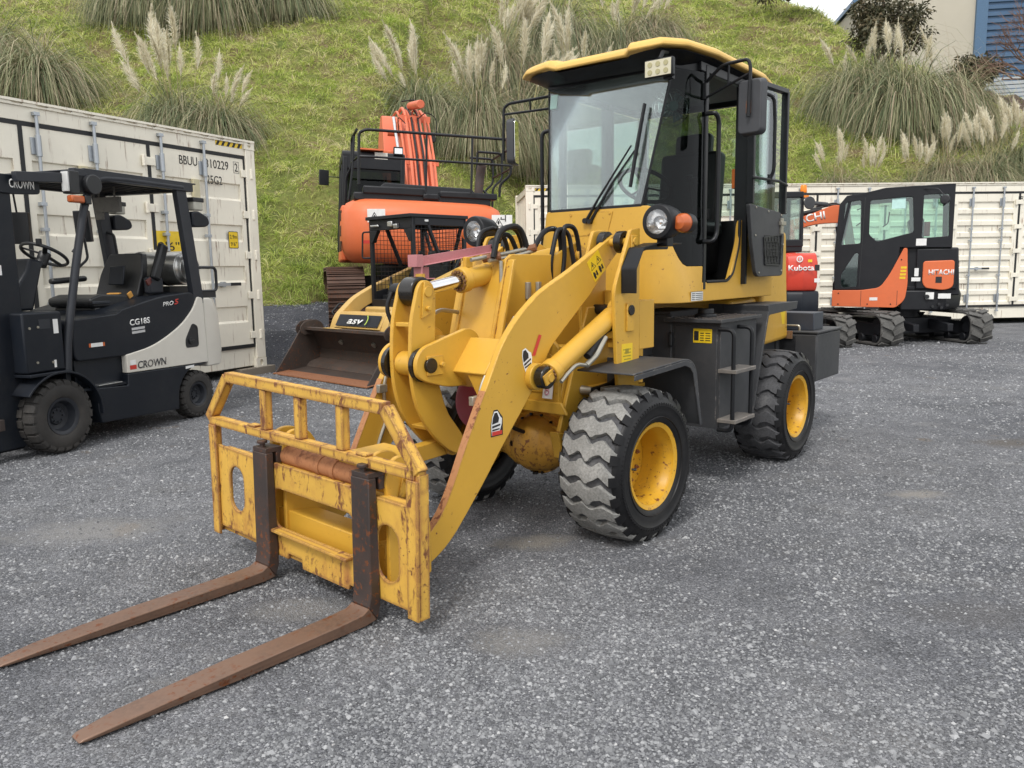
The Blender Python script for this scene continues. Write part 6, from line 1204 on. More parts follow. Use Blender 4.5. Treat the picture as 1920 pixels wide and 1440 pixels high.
# lights and mirrors
m = MB(); m.b2((-.33, .44, 1.93), (-.24, .52, 2.10)); m.cyl((-.44, .50, 2.01), (-.44, .55, 2.01), .075, seg=24); m.b2((-.47, .46, 1.95), (-.30, .50, 2.08)); hl = K_('work_light', m, M_black, .006)
m = MB(); m.b2((-.245, .45, 1.945), (-.225, .512, 2.09)); obj('lens', m, plain('frosted_lens', (.62, .62, .60), .2), hl, bev=.004)
m = MB(); m.b2((-.36, .47, 1.865), (-.24, .53, 1.92)); il = K_('indicator_lamp', m, M_orl, .012); m = MB(); m.b2((-.42, .47, 1.86), (-.362, .53, 1.925)); obj('lamp_holder', m, M_black, il, bev=.006)
for s in (1, -1):
    m = MB(); m.prism(smooth_poly([(-1.57, 1.74), (-1.57, 1.88), (-1.66, 1.89), (-1.78, 1.84), (-1.80, 1.78), (-1.75, 1.75)], .03), 'y', s*.40, s*.50); K_('horn_cover', m, M_navy, .012)
    m = MB(); m.b2((-1.72, s*.40, 1.895), (-1.60, s*.50, 2.0)); o = K_('rear_lamp', m, plain('pale_lamp', (.45, .44, .38), .3), .012); m = MB(); m.b2((-1.73, s*.395, 1.97), (-1.59, s*.505, 2.01)); obj('lamp_cap', m, M_black, o, bev=.006)
m = MB(); m.box((-.62, -.46, 1.72), (.05, .15, .26), (0, 0, .5)); m.tube([(-.58, -.46, 2.04), (-.60, -.46, 1.84)], .008); K_('mirror', m, M_black, .02, seg=3)
m = MB(); m.box((-.44, .40, 1.70), (.04, .12, .24), (0, .1, .3)); m.tube([(-.42, .47, 1.9), (-.44, .42, 1.8)], .007); K_('mirror', m, M_black, .02, seg=3)
m = MB(); m.b2((-1.10, -.12, 1.86), (-1.07, .16, 1.99)); m.b2((-1.08, -.10, 1.80), (-1.06, -.02, 1.86)); m.cyl((-1.085, .1, 1.99), (-1.085, .1, 2.075), .008, seg=8); m.cyl((-1.085, -.07, 1.99), (-1.085, -.07, 2.075), .008, seg=8); K_('overhead_display', m, paint('scuffed_metal_plate', (.20, .19, .17), .5, .8, (.05, .05, .05), scale=22, metal=.4), .003)
m = MB(); m.tube([(-1.50, -.44, 1.72), (-1.53, -.38, 1.70), (-1.56, -.38, 1.45), (-1.56, -.44, 1.42)], .013, 8, .03); K_('grab_handle', m, M_black, 0)
m = MB(); m.tube([(-.30, .42, 1.50), (-.40, .44, 1.62), (-.42, .44, 1.45), (-.36, .40, 1.38)], .010, 8, .03); K_('column_lever', m, M_black, 0)
text('lettering', 'CG18S', .050, M_white, FL, (-.74, .4862, .905), (-1, 0, .045), (0, 0, 1), .225, bold=.02)
for z in (.865, .835): decal('sub_print', M_silver, FL, (-.757, .4862, z), (-1, 0, .045), (0, 0, 1), .145, .020)
text('lettering', 'PRO', .036, M_white, FL, (-1.13, .4862, 1.045), (-1, 0, .08), (0, 0, 1), .13, shear=.2, bold=.015); text('lettering', '5', .045, M_stickr, FL, (-1.27, .4862, 1.055), (-1, 0, .08), (0, 0, 1), .055, shear=.2, bold=.03)
text('lettering', 'CROWN', .062, M_grey, FL, (-.775, .5012, .545), (-1, 0, 0), (0, 0, 1), .33, shear=.12, bold=.018)
decal('dealer_red_panel', M_stickr, FL, (-.69, .5012, .545), (-1, 0, 0), (0, 0, 1), .07, .035); decal('dealer_mark', M_white, FL, (-.695, .5012, .582), (-1, 0, 0), (0, 0, 1), .06, .04)
decal('warning_label', M_white, FL, (-.33, .4862, .765), (-1, 0, 0), (0, 0, 1), .115, .030); decal('warning_label_end', M_orl, FL, (-.31, .4862, .765), (-1, 0, 0), (0, 0, 1), .02, .030); decal('warning_label_end', M_orl, FL, (-.445, .4862, .765), (-1, 0, 0), (0, 0, 1), .02, .030)
decal('white_label', M_white, FL, (-.0, .4912, .90), (-1, 0, 0), (0, 0, 1), .042, .105); decal('grey_plate', M_guard, FL, (.12, .4912, .94), (-1, 0, 0), (0, 0, 1), .095, .07); decal('white_label', M_white, FL, (.02, .4912, .65), (-1, 0, 0), (0, 0, 1), .02, .055)
decal('small_label', M_white, FL, (-1.33, .5065, .475), (-1, 0, .03), (0, 0, 1), .11, .022)
m = MB()
for x, z in ((.20, .95), (.13, .955), (.16, .70), (.03, .69)): m.bolt((x, .4905, z), (0, 1, 0), .010, .006)
K_('cowl_bolts', m, M_zinc, 0)
# white cord tied round a lock rod of the left container
m = MB(); c = Vector((0, 0, 0)); rr = random.Random(4); pts = [(.03*math.cos(i*2.1)+rr.uniform(-.02, .02), .03*math.sin(i*2.1), -.16+.045*i+rr.uniform(-.02, .02)) for i in range(9)]
m.tube(pts, .004, 6, .03); o = obj('cord', m, M_white); w = cA.matrix_world @ Vector((.16+1.4775+.15, -.045, 1.08)); o.location = w; tag(o, 'tangle of white cord tied round a container lock rod behind the forklift steering column', 'cord')

# ================================================================ tracks
def track(parent, x0, x1, y, w, h, steel, mat, n=44, frame_mat=None, rollers=5, name='track'):
    r0, r1 = h*.42, h*.42; zc0 = h*.50; pts = []
    prof = arc(x1-r1, h-r1, r1, 90, -90, 10)[:0]
    top = h-.0; L = []
    L += [(x1-r1+r1*math.cos(R(a)), (h-r1)+r1*math.sin(R(a))) for a in range(90, -1, -15)]
    L += [(x1-r1*.9+r1*.9*math.cos(R(a)), r1*.9+.0+r1*.9*math.sin(R(a))) for a in range(-15, -91, -15)]
    L += [(x0+r0*.9-r0*.9*math.sin(R(a)), r0*.9-r0*.9*math.cos(R(a))) for a in range(0, 76, 15)]
    L += [(x0+r0-r0*math.cos(R(a)), (h-r0)+r0*math.sin(R(a))) for a in range(0, 91, 15)]
    P = [Vector((a, b_)) for a, b_ in L]; P.append(P[0]); cum = [0]
    for i in range(1, len(P)): cum.append(cum[-1]+(P[i]-P[i-1]).length)
    T = cum[-1]
    def at(s):
        s %= T; i = max(k for k in range(len(cum)) if cum[k] <= s); i = min(i, len(P)-2); t = (s-cum[i])/max(1e-6, cum[i+1]-cum[i]); p = P[i].lerp(P[i+1], t); d = (P[i+1]-P[i]); d = d.normalized() if d.length > 1e-6 else Vector((1, 0)); return p, d
    th = .02 if steel else .030; belt = MB(); o_ = [tuple(p) for p in P[:-1]]; c = Vector(((x0+x1)/2, h/2))
    inn = []
    for k in range(len(P)-1):
        d = (P[k+1]-P[k-1 if k else -2]).normalized(); nrm_ = Vector((-d.y, d.x)); nrm_ = nrm_ if (c-P[k]).dot(nrm_) > 0 else -nrm_; inn.append(tuple(P[k]+nrm_*(th+.02)))
    off = [tuple(Vector(a).lerp(Vector(b_), .45)) for a, b_ in zip(o_, inn)]
    rings = [[(a[0], y-w/2, a[1]), (a[0], y+w/2, a[1]), (b_[0], y+w/2, b_[1]), (b_[0], y-w/2, b_[1])] for a, b_ in zip(off, inn)]; rings.append(rings[0]); belt.loft(rings, cap=False)
    tr = obj(name, belt, mat, parent)
    m = MB()
    for i in range(n):
        p, d = at(T*i/n); nn = Vector((-d.y, d.x)); nn = -nn if (c-p).dot(nn) > 0 else nn; a = math.atan2(d.y, d.x); pit = T/n
        M3 = Matrix(((d.x, 0, nn.x), (0, 1, 0), (d.y, 0, nn.y)))
        if steel:
            m.box((p.x, y, p.y), (pit*.95, w, .012), M3); 
            for q in (-.38, 0, .38): cc = p+d*q*pit*.9; m.box((cc.x+nn.x*.012, y, cc.y+nn.y*.012), (.012, w, .026), M3)
        else:
            for sd in (-1, 1):
                sh = (i+(.5 if sd > 0 else 0)); p2, d2 = at(T*sh/n); n2 = Vector((-d2.y, d2.x)); n2 = -n2 if (c-p2).dot(n2) > 0 else n2
                A = Matrix(((d2.x, 0, n2.x), (0, 1, 0), (d2.y, 0, n2.y))) @ Matrix.Rotation(sd*.42, 3, 'Z'); m.box((p2.x+n2.x*.004, y+sd*w*.25, p2.y+n2.y*.004), (pit*.46, w*.52, .020), A)
    obj('track_shoes' if steel else 'tread_lugs', m, mat, tr, bev=.003)
    f = MB(); fm = frame_mat or M_black2; f.prism(smooth_poly([(x0+r0*.9, h*.28), (x1-r1*.9, h*.28), (x1-r1*1.0, h*.68), (x0+r0*1.0, h*.68)], .04), 'y', y-w*.30, y+w*.30)
    for i in range(rollers): xx = x0+r0*1.3+(x1-x0-2.6*r0)*i/(rollers-1); f.cyl((xx, y-w*.38, h*.20), (xx, y+w*.38, h*.20), h*.13, seg=16)
    obj('track_frame', f, fm, tr, bev=.008)
    for xx in (x0+r0, x1-r1):
        f = MB(); f.cyl((xx, y-w*.30, h*.5), (xx, y+w*.30, h*.5), h*.36, seg=28); f.cyl((xx, y-w*.34, h*.5), (xx, y+w*.34, h*.5), h*.16, seg=16); obj('idler', f, fm, tr, bev=.004)
    return tr
# ================================================================ large orange excavator seen from behind
EF = Vector((-.24018, .97073, 0)); EL = Vector((-EF.y, EF.x, 0))
EM = Matrix(((EF.x, EL.x, 0, -1.8224), (EF.y, EL.y, 0, 14.59), (0, 0, 1, .40), (0, 0, 0, 1)))
EX = thing('excavator', 'large orange tracked excavator with black guard rails, seen from behind on the bank', 'excavator', EM)
TIL = Matrix.Rotation(R(2.6), 4, 'X')
def E_(name, mb, mat, bev=.006, parent=None, **k): return obj(name, mb, mat, parent or EX, M=(TIL if parent is None else None), bev=bev, **k)
for s in (1, -1): track(EX, -1.85, 1.75, s*1.20, .58, .98, True, M_tracksteel, 40)
m = MB(); m.b2((-.9, -.95, .35), (.9, .95, .85)); m.cyl((0, 0, .8), (0, 0, 1.05), .62); obj('undercarriage', m, M_black2, EX, bev=.02)
m = MB(); sec = []
for z, k, kx in ((1.02, .22, .18), (1.08, .12, .08), (1.22, .03, .02), (1.45, .0, .0), (1.78, .0, .02), (1.93, .07, .10), (2.0, .20, .22)):
    w = 1.30-k; sec.append([(-.95, -w, z), (-.95, w, z), (-1.55, w, z), (-1.86+kx*.6, w-.10, z), (-2.04+kx, w-.32, z), (-2.08+kx, 0, z), (-2.04+kx, -w+.32, z), (-1.86+kx*.6, -w+.10, z), (-1.55, -w, z)])
m.loft(sec); cwt = E_('counterweight', m, M_orange, .04, ang=60, seg=4)
for z in (1.28, 1.52, 1.76): m = MB(); m.b2((-1.50, 1.292, z-.09), (-1.30, 1.31, z+.07)); E_('side_vent', m, M_black2, .004)
for y, w, q in ((.93, .27, 0), (-1.0, .33, 1)):
    decal('warning_sign', M_white, EX, TIL @ Vector((-2.098, y, 1.62)), (0, -1, 0), (0, 0, 1), w, .20, t=.004)
    mb = ytri(None, TIL @ Vector((-2.104, y-.03, 1.645)), Vector((0, -1, 0)), Vector((0, 0, 1)), .15); obj('warning_print', mb, M_blk, EX, fix=False)
    if q: m = MB(); m.b2((-2.107, y-.30, 1.67), (-2.1045, y-.285, 1.77)); m.b2((-2.107, y-.28, 1.70), (-2.1045, y-.21, 1.712)); m.b2((-2.107, y-.23, 1.70), (-2.1045, y-.215, 1.74)); obj('warning_print', m, M_blk, EX)
decal('red_arrow', M_stickr, EX, TIL @ Vector((-2.106, 1.0, 1.30)), (0, -1, 0), (0, 0, 1), .12, .05, t=.003)
m = MB(); m.b2((-1.05, -1.28, 1.05), (1.2, -.75, 1.95)); m.b2((-1.0, .12, 1.05), (-.35, 1.28, 1.95)); m.b2((-1.0, -.75, 1.05), (1.2, 1.25, 1.25)); E_('upper_body', m, M_orange, .03)
m = MB(); m.b2((-1.75, -1.05, 1.98), (-.6, 1.12, 2.10)); m.b2((-1.78, .0, 2.08), (-1.55, .98, 2.20)); m.b2((-1.78, -1.15, 2.08), (-1.55, -.22, 2.18)); m.loft([[(-1.45, .85, 2.10), (-.85, .85, 2.10), (-.85, -.95, 2.10), (-1.45, -.95, 2.10)], [(-1.40, .62, 2.30), (-.9, .62, 2.30), (-.9, -.80, 2.28), (-1.40, -.80, 2.28)]]); m.b2((-1.80, -.20, 2.03), (-1.66, .05, 2.12)); E_('engine_hood', m, M_black2, .02)
m = MB(); m.tube([(-1.2, -.95, 2.1), (-1.2, -.97, 2.50), (-1.27, -.99, 2.68)], .075, 18, .1, caps=False); m.tube([(-1.2, -.95, 2.1), (-1.2, -.97, 2.50), (-1.268, -.99, 2.675)], .066, 18, .1, caps=False); E_('exhaust_stack', m, paint('rusty_exhaust', (.07, .05, .045), .7, rust=.3), 0)
m = MB()
top = [(-.2, 1.24, 2.35), (-.2, 1.24, 3.02), (-1.85, 1.10, 3.02)]
m.tube([(-1.85, 1.05, 2.2), (-1.85, 1.05, 2.97), (-1.88, .95, 3.02), (-1.88, -1.28, 3.02)], .022, 8, .08); m.tube([(-.9, 1.22, 1.95), (-.95, 1.2, 2.4), (-1.1, 1.12, 2.55), (-1.1, 1.12, 3.0), (-1.80, 1.08, 3.02)], .022, 8, .1); m.tube([(-1.4, 1.18, 2.0), (-1.4, 1.12, 2.5), (-1.4, 1.10, 3.0)], .018, 8, .05)
m.tube([(-1.85, 1.06, 2.62), (-1.88, .9, 2.62), (-1.88, -1.35, 2.62), (-1.6, -1.42, 2.62)], .018, 8, .06); m.tube([(-1.1, 1.12, 2.62), (-1.85, 1.06, 2.62)], .016, 8)
for y in (.02, -.70): m.tube([(-1.88, y, 3.02), (-1.88, y, 2.15)], .018, 8)
m.tube([(-1.88, -1.26, 3.02), (-1.7, -1.36, 3.0), (-1.7, -1.38, 2.5), (-1.62, -1.22, 2.35), (-1.62, -1.22, 2.15)], .022, 8, .08)
for x in (-1.1, -.4): m.tube([(x, -.95, 2.92), (x, -1.36, 2.92), (x, -1.38, 2.5), (x, -1.22, 2.35), (x, -1.22, 2.0)], .02, 8, .08)
m.tube([(-1.7, -1.37, 2.92), (-.4, -1.37, 2.92)], .02, 8); m.tube([(-1.7, -1.38, 2.6), (-.4, -1.38, 2.6)], .018, 8); m.tube([(-1.05, -.95, 2.92), (-1.05, -.95, 2.6), (-1.05, -1.0, 2.35), (-1.3, -1.1, 2.2)], .018, 8, .06); E_('guard_rail', m, M_black2, 0)
# cab with glass
m = MB()
for x, y in ((-.35, .22), (-.35, 1.22), (1.35, .22), (1.35, 1.22), (.45, 1.22)): m.bar((x, y, 1.25), (x*(.93 if x > 1 else 1), y-(.03 if y > 1 else 0), 2.82), .08, .08)
m.prism(smooth_poly([(-.38, 2.78), (-.38, 2.90), (-.25, 2.93), (1.1, 2.93), (1.3, 2.85), (1.3, 2.78)], .05), 'y', .18, 1.24); m.b2((-.38, .2, 1.25), (-.33, 1.24, 1.95)); m.b2((-.35, 1.19, 1.25), (1.35, 1.24, 1.75)); m.b2((-.35, .18, 1.25), (1.35, .22, 1.8)); m.b2((-.38, .19, 2.62), (-.33, 1.24, 2.85)); cabx = E_('cab', m, M_black2, .02)
m = MB(); m.b2((-.345, .25, 1.96), (-.335, 1.18, 2.62)); obj('rear_glass', m, G_tint, cabx); m = MB(); m.b2((-.33, 1.205, 1.76), (1.3, 1.212, 2.78)); obj('side_glass', m, G_tint, cabx); m = MB(); m.b2((-.33, .2, 1.81), (1.3, .207, 2.78)); obj('side_glass', m, G_cab, cabx)
m = MB(); m.b2((-.1, .5, 1.9), (.05, .95, 2.5)); m.b2((-.1, .45, 1.5), (.5, 1.0, 1.9)); obj('seat', m, M_black, cabx, bev=.04)
m = MB(); m.b2((-.45, .55, 2.935), (-.15, .95, 2.96)); m.b2((-.2, .35, 2.935), (-.12, .95, 2.965)); obj('roof_hatch', m, M_orange, cabx); m = MB(); m.b2((-.385, .48, 2.80), (-.382, .70, 2.91)); obj('roof_label', m, M_fcream, cabx)
m = MB(); m.b2((-.42, .22, 2.88), (-.32, .38, 3.02)); m.tube([(-.37, .25, 2.88), (-.37, .23, 2.75)], .01, 6); wl = obj('work_light', m, M_black2, cabx, bev=.006); m = MB(); m.b2((-.424, .235, 2.905), (-.4205, .365, 2.995)); obj('lens', m, M_refl, wl)
m = MB(); m.box((1.2, 1.52, 2.62), (.05, .18, .28), (0, 0, .3)); m.tube([(1.3, 1.22, 2.65), (1.22, 1.45, 2.64)], .01, 6); E_('mirror', m, M_black, .02)
# boom: rises from the pivot, folds at the top, stick comes down in front
bm_pr = smooth_poly([(.10, 1.30), (.35, 1.10), (1.0, 1.9), (2.3, 3.15), (3.3, 3.62), (4.6, 3.55), (4.75, 3.72), (4.6, 3.90), (3.2, 4.15), (2.0, 3.75), (.8, 2.55)], [.1, .1, .3, .4, .4, .05, .1, .1, .4, .5, .4], 6)
bo = MB(); bo.prism(bm_pr, 'y', -.42, -.02); boom = E_('boom', bo, M_orange2, .012)
m = MB()
for i, y in enumerate((-.54, -.46, -.36, -.28, -.17, -.09, .02)):
    r_ = .032 if i % 2 else .024; k = .04*(i % 3); m.tube([(.45, y, 2.2+k), (1.05, y, 3.02+k), (2.1, y, 3.98+k), (2.7, y*1.0, 4.22+k), (3.4, y, 4.25+k)], r_, 8, .2)
m.b2((1.0, -.62, 2.93), (1.06, .08, 3.0)); m.b2((2.0, -.58, 3.9), (2.06, .06, 4.02)); E_('boom_pipes', m, M_orange2, 0)
m = MB()
for y in (-.33, -.20): m.tube([(.5, y, 2.3), (1.05, y, 3.12), (2.1, y, 4.06), (2.9, y, 4.35)], .022, 8, .2)
m.tube([(1.7, -.05, 3.8), (1.75, .1, 3.95), (1.9, .05, 3.6)], .01, 6, .1); m.tube([(1.6, -.3, 3.9), (1.65, -.45, 4.05), (1.7, -.66, 3.95), (1.7, -.67, 3.6)], .01, 6, .1); m.tube([(2.3, -.2, 4.25), (2.4, -.35, 4.42), (2.5, -.05, 4.38)], .014, 6, .1); E_('hydraulic_hoses', m, M_rub, 0)
m = MB(); m.cyl((.9, -.62, 1.35), (2.35, -.62, 3.30), .095, seg=24); m.cyl((.9, .18, 1.35), (2.35, .18, 3.30), .095, seg=24); m.cyl((1.35, -.3, 4.12), (2.6, -.25, 4.32), .08, seg=20); m.cyl((2.55, -.66, 3.75), (2.55, .22, 3.75), .07); E_('hydraulic_cylinder', m, M_orange2, .01)
m = MB(); m.cyl((1.2, .12, 3.15), (2.3, .12, 4.0), .035); E_('cylinder_rod', m, M_chrome, 0)
st_ = MB(); st_.prism(smooth_poly([(4.65, 3.9), (4.1, 4.35), (3.7, 4.3), (3.2, 3.6), (2.85, 2.9), (3.05, 2.8), (4.6, 3.55)], .1), 'y', -.10, .24); E_('stick', st_, M_orange2, .012)
text('lettering', 'HITACHI', .18, M_white, boom, (1.5, -.018, 3.0), (-.68, 0, -.73), (.73*-1, 0, .68), .75)
m = MB(); m.b2((2.15, -.72, 3.55), (2.25, -.62, 3.75)); E_('boom_lamp', m, M_black, .02)
# ================================================================ compact track loader with bucket
AM = Mfr(44.4, -1.18, 11.08)
M_cat = paint('pale_yellow_loader_paint', (.62, .40, .12), .5, .3, (.3, .2, .08), wear=.6, wearcol=(.12, .07, .04), scale=2.5)
TLd = thing('track_loader', 'compact yellow and black track loader with wide rusty bucket, behind the wheel loader arms', 'track loader', AM)
def A_(name, mb, mat, bev=.004, parent=None, **k): return obj(name, mb, mat, parent or TLd, bev=bev, **k)
for s in (1, -1): track(TLd, -1.15, .75, s*.66, .42, .66, False, M_trub, 34)
m = MB(); m.b2((-1.1, -.44, .25), (.70, .44, .85)); m.b2((-1.45, -.55, .45), (-.75, .55, 1.35)); A_('body', m, M_cat, .03)
m = MB()
for s in (1, -1):
    m.prism(smooth_poly([(1.10, .40), (1.18, .50), (1.08, .75), (.80, .98), (.50, 1.12), (-.9, 1.62), (-1.35, 1.62), (-1.38, 1.45), (-.95, 1.42), (.40, .95), (.70, .82), (.92, .62), (1.0, .40)], [.03, .05, .08, .1, .15, .1, .05, .05, .1, .15, .1, .08, .03], 4), 'y', s*.50, s*.62)
m.hull8([(1.16, -.50, .60), (1.04, -.50, .80), (1.04, .50, .80), (1.16, .50, .60)], [(1.08, -.50, .55), (.86, -.50, .80), (.86, .50, .80), (1.08, .50, .55)]); m.b2((.98, -.5, .55), (1.10, .5, .62)); la = A_('lift_arms', m, M_cat, .008)
n_ = Vector((.20, 0, .12)).normalized(); r_ = Vector((0, 1, 0)); u_ = n_.cross(r_)
decal('name_panel', M_navy, TLd, Vector((1.158, -.46, .625))+n_*.003, r_, u_, .92, .165, rad=.01)
text('lettering', 'asv', .10, M_white, TLd, Vector((1.158, -.20, .655))+n_*.0045, r_, u_, .34, bold=.02, shear=.25)
m = MB(); o_ = Vector((1.158, .16, .65))+n_*.006
for k in range(8): a = R(-50+15*k); b_ = R(-35+15*k); m.add([o_+r_*(.05*math.cos(a))+u_*(.06+.07*math.sin(a)), o_+r_*(.068*math.cos(a))+u_*(.06+.085*math.sin(a)), o_+r_*(.068*math.cos(b_))+u_*(.06+.085*math.sin(b_)), o_+r_*(.05*math.cos(b_))+u_*(.06+.07*math.sin(b_))], [(0, 1, 2, 3)])
obj('logo_swoosh', m, plain('lime_print', (.45, .6, .08), .5), TLd, fix=False)
m = MB(); m.tube([(1.0, -.64, .72), (1.05, -.70, .78), (.92, -.70, .90), (.86, -.64, .88)], .014, 8, .03); m.tube([(.55, -.46, 1.5), (.60, -.58, 1.5), (.58, -.58, 1.85), (.55, -.46, 1.85)], .012, 8, .04); A_('grab_handle', m, M_black2, 0)
decal('yellow_sticker', M_dyel, TLd, (.96, -.625, .80), (-.8, 0, .6), (.6, 0, .8), .10, .12) if False else None
# rops cab with mesh
m = MB()
for s in (1, -1):
    for x in (.53, -.35): m.bar((x, s*.44, .82), (x, s*.44, 2.0), .05, .05)
    m.b2((-.37, s*.415, 1.90), (.55, s*.465, 2.0)); m.prism([(.50, .85), (-.35, .85), (-.35, 1.22), (.50, 1.05)], 'y', s*.43, s*.455); m.bar((.05, s*.44, .95), (-.32, s*.44, 1.6), .05, .04); m.bar((.05, s*.44, 1.4), (.3, s*.44, 1.95), .05, .04)
m.b2((-.40, -.48, 2.0), (.60, .48, 2.045)); m.b2((.50, -.42, .82), (.56, .42, .95)); m.b2((.50, -.44, 1.86), (.56, .44, 2.0)); m.b2((-.37, -.44, 1.88), (-.33, .44, 2.0)); m.b2((-.37, -.44, .85), (-.33, .44, 1.15)); m.bar((-.35, -.1, 1.15), (-.35, -.38, 1.9), .05, .03); m.bar((-.35, .1, 1.15), (-.35, .38, 1.9), .05, .03)
m.prism([(-.44, 1.86), (-.44, 1.70), (-.39, 1.70), (-.28, 1.86)], 'x', .50, .56); m.prism([(.44, 1.86), (.44, 1.70), (.39, 1.70), (.28, 1.86)], 'x', .50, .56); rc = A_('rops_cab', m, M_black2, .006)
for nm, ax in (('side_mesh', 1), ('side_mesh', -1), ('rear_mesh', 0)):
    m = MB()
    if ax:
        for i in range(15): x = -.33+.06*i; m.cyl((x, ax*.445, 1.05), (x, ax*.445, 1.92), .0035, seg=5, cap=False)
        for i in range(15): z = 1.08+.06*i; m.cyl((-.33, ax*.449, z), (.52, ax*.449, z), .0035, seg=5, cap=False)
    else:
        for i in range(15): y = -.42+.06*i; m.cyl((-.35, y, 1.1), (-.35, y, 1.92), .0035, seg=5, cap=False)
        for i in range(14): z = 1.12+.06*i; m.cyl((-.346, -.43, z), (-.346, .43, z), .0035, seg=5, cap=False)
    obj(nm, m, M_black2, rc)
m = MB(); m.b2((-.25, -.24, .95), (.15, .24, 1.12)); m.box((-.26, 0, 1.35), (.10, .44, .50), (0, -.12, 0)); A_('seat', m, M_vinyl, .04, seg=3)
for y in (-.33, .33):
    m = MB(); m.lathe([(.06, 0), (.05, .02), (.055, .03), (.042, .05), (.048, .06), (.035, .08), (.04, .09), (.025, .12), (.015, .2), (.022, .24), (.0, .26)], o=(.32, y, 1.0), axis='z', seg=20); m.b2((.1, y-.07, .85), (.42, y+.07, 1.0)); A_('joystick', m, M_black, .004)
m = MB(); m.box((.585, .05, 1.93), (.04, .10, .07)); m.box((.585, .17, 1.90), (.05, .08, .06), (0, .3, 0)); m.box((.585, -.30, 1.92), (.02, .18, .03)); lm = A_('work_light', m, M_alu, .01)
decal('white_label', M_white, TLd, (.35, .467, 1.95), (-1, 0, 0), (0, 0, 1), .06, .025)
decal('yellow_sticker', M_dyel, TLd, (.30, -.425, 1.02), (-1, 0, 0), (0, 0, 1), .16, .10)
# bucket
bk = MB(); y0, y1 = -.93, 1.12; w_ = .014
prf = [(1.80, .012), (1.55, .03), (1.22, .06), (1.12, .16), (1.10, .30), (1.20, .50), (1.34, .60)]
inn = [(1.80, .020), (1.55, .045), (1.235, .078), (1.14, .17), (1.12, .295), (1.215, .485), (1.35, .585)]
bk.prism(prf+inn[::-1], 'y', y0, y1)
for y in (y0, y1-.02): bk.prism([(1.80, .012), (1.55, .03), (1.22, .06), (1.12, .16), (1.10, .30), (1.20, .50), (1.34, .60), (1.42, .56), (1.56, .36), (1.80, .035)], 'y', y, y+.02)
bk.b2((1.33, y0+.02, .565), (1.40, y1-.02, .605)); bk.hull8([(1.225, y0+.021, .079), (1.15, y0+.021, .17), (1.15, y1-.021, .17), (1.225, y1-.021, .079)], [(1.36, y0+.021, .066), (1.30, y0+.021, .13), (1.30, y1-.021, .13), (1.36, y1-.021, .066)])
for y in (y0-.012, y0+.10, y1-.12, y1+.002): bk.prism(smooth_poly([(1.30, .50), (1.10, .52), (1.12, .64), (1.22, .70), (1.40, .68), (1.48, .60), (1.44, .50)], .04), 'y', y, y+.014)
buck = A_('bucket', bk, M_bucket, .004)
m = MB(); m.prism([(1.835, .008), (1.62, .0395), (1.62, .046), (1.83, .024)], 'y', y0-.02, y1+.02); obj('cutting_edge', m, M_lip, buck, bev=.002)
m = MB(); m.b2((1.325, -.38, .6055), (1.405, -.05, .61)); obj('yellow_scuff', m, M_cat, buck)
m = MB(); m.cyl((1.25, y0-.02, .6), (1.25, y0+.13, .6), .035, seg=16); m.cyl((1.25, y1-.13, .6), (1.25, y1+.02, .6), .035, seg=16); obj('bucket_pin', m, M_bucket, buck)
m = MB()
for y in (-.3, .42): m.cyl((.95, y, .62), (1.2, y, .40), .035, seg=16); m.tube([(.9, y+.05, .6), (1.1, y+.06, .62), (1.2, y+.05, .5)], .012, 8, .05)
A_('tilt_cylinder', m, M_zinc, .002)
# ================================================================ two mini excavators in front of the long container
HM = Matrix(((-.9205, -.3907, 0, 6.88), (.3907, -.9205, 0, 13.8), (0, 0, 1, 0), (0, 0, 0, 1)))
HX = thing('mini_excavator', 'black and orange mini excavator with a tall glass cab, in front of the corrugated container', 'mini excavator', HM)
def H_(name, mb, mat, bev=.004, parent=None, **k): return obj(name, mb, mat, parent or HX, bev=bev, **k)
UC = HM.inverted() @ Matrix.Translation((6.70, 13.85, 0)) @ Matrix.Rotation(math.atan2(-.99, .13), 4, 'Z')
def under(root, M, gauge, L, w, h):
    for s in (1, -1):
        t_ = track(root, -L/2, L/2, s*gauge/2, w, h, False, M_trub, 30); t_.matrix_local = M
    m = MB(); m.b2((-.45, -gauge/2+.1, .16), (.45, gauge/2-.1, .42)); m.prism([(-.2, .40), (.2, .40), (.3, .5), (-.3, .5)], 'y', -.3, .3); m.cyl((0, 0, .40), (0, 0, .58), .33)
    for s in (1, -1): m.hull8([(.95, s*.25, .22), (.95, s*.35, .22), (.2, s*.35, .25), (.2, s*.25, .25)], [(.95, s*.25, .34), (.95, s*.35, .34), (.2, s*.35, .42), (.2, s*.25, .42)])
    m.b2((-1.18, -.75, .06), (-1.08, .75, .42)); m.b2((-1.1, -.3, .2), (-.4, -.2, .32)); m.b2((-1.1, .2, .2), (-.4, .3, .32)); obj('undercarriage', m, M_black2, root, M=M, bev=.01)
under(HX, UC, 1.55, 2.15, .38, .54)
Y = .78
m = MB(); m.prism(smooth_poly([(1.24, .62), (.26, .60), (-.05, .80), (-.65, .80), (-.60, 1.56), (.98, 1.60), (1.25, 1.0)], .03), 'y', -.72, .70); m.b2((-.60, -.74, .9), (.0, .755, 1.55)); H_('body', m, M_black2, .02)
m = MB(); m.loft([[(-.02, Y, z), (.20, Y, z), (.20, -Y, z), (-.02, -Y, z), (-.45, -.66, z), (-.68-k, -.30, z), (-.72-k, 0, z), (-.68-k, .30, z), (-.45-k*.5, .70, z)] for z, k in ((.56, -.03), (.62, .02), (.80, .03), (.88, 0))]); 
cwm = H_('counterweight', m, M_black2, .02, seg=3)
m = MB()
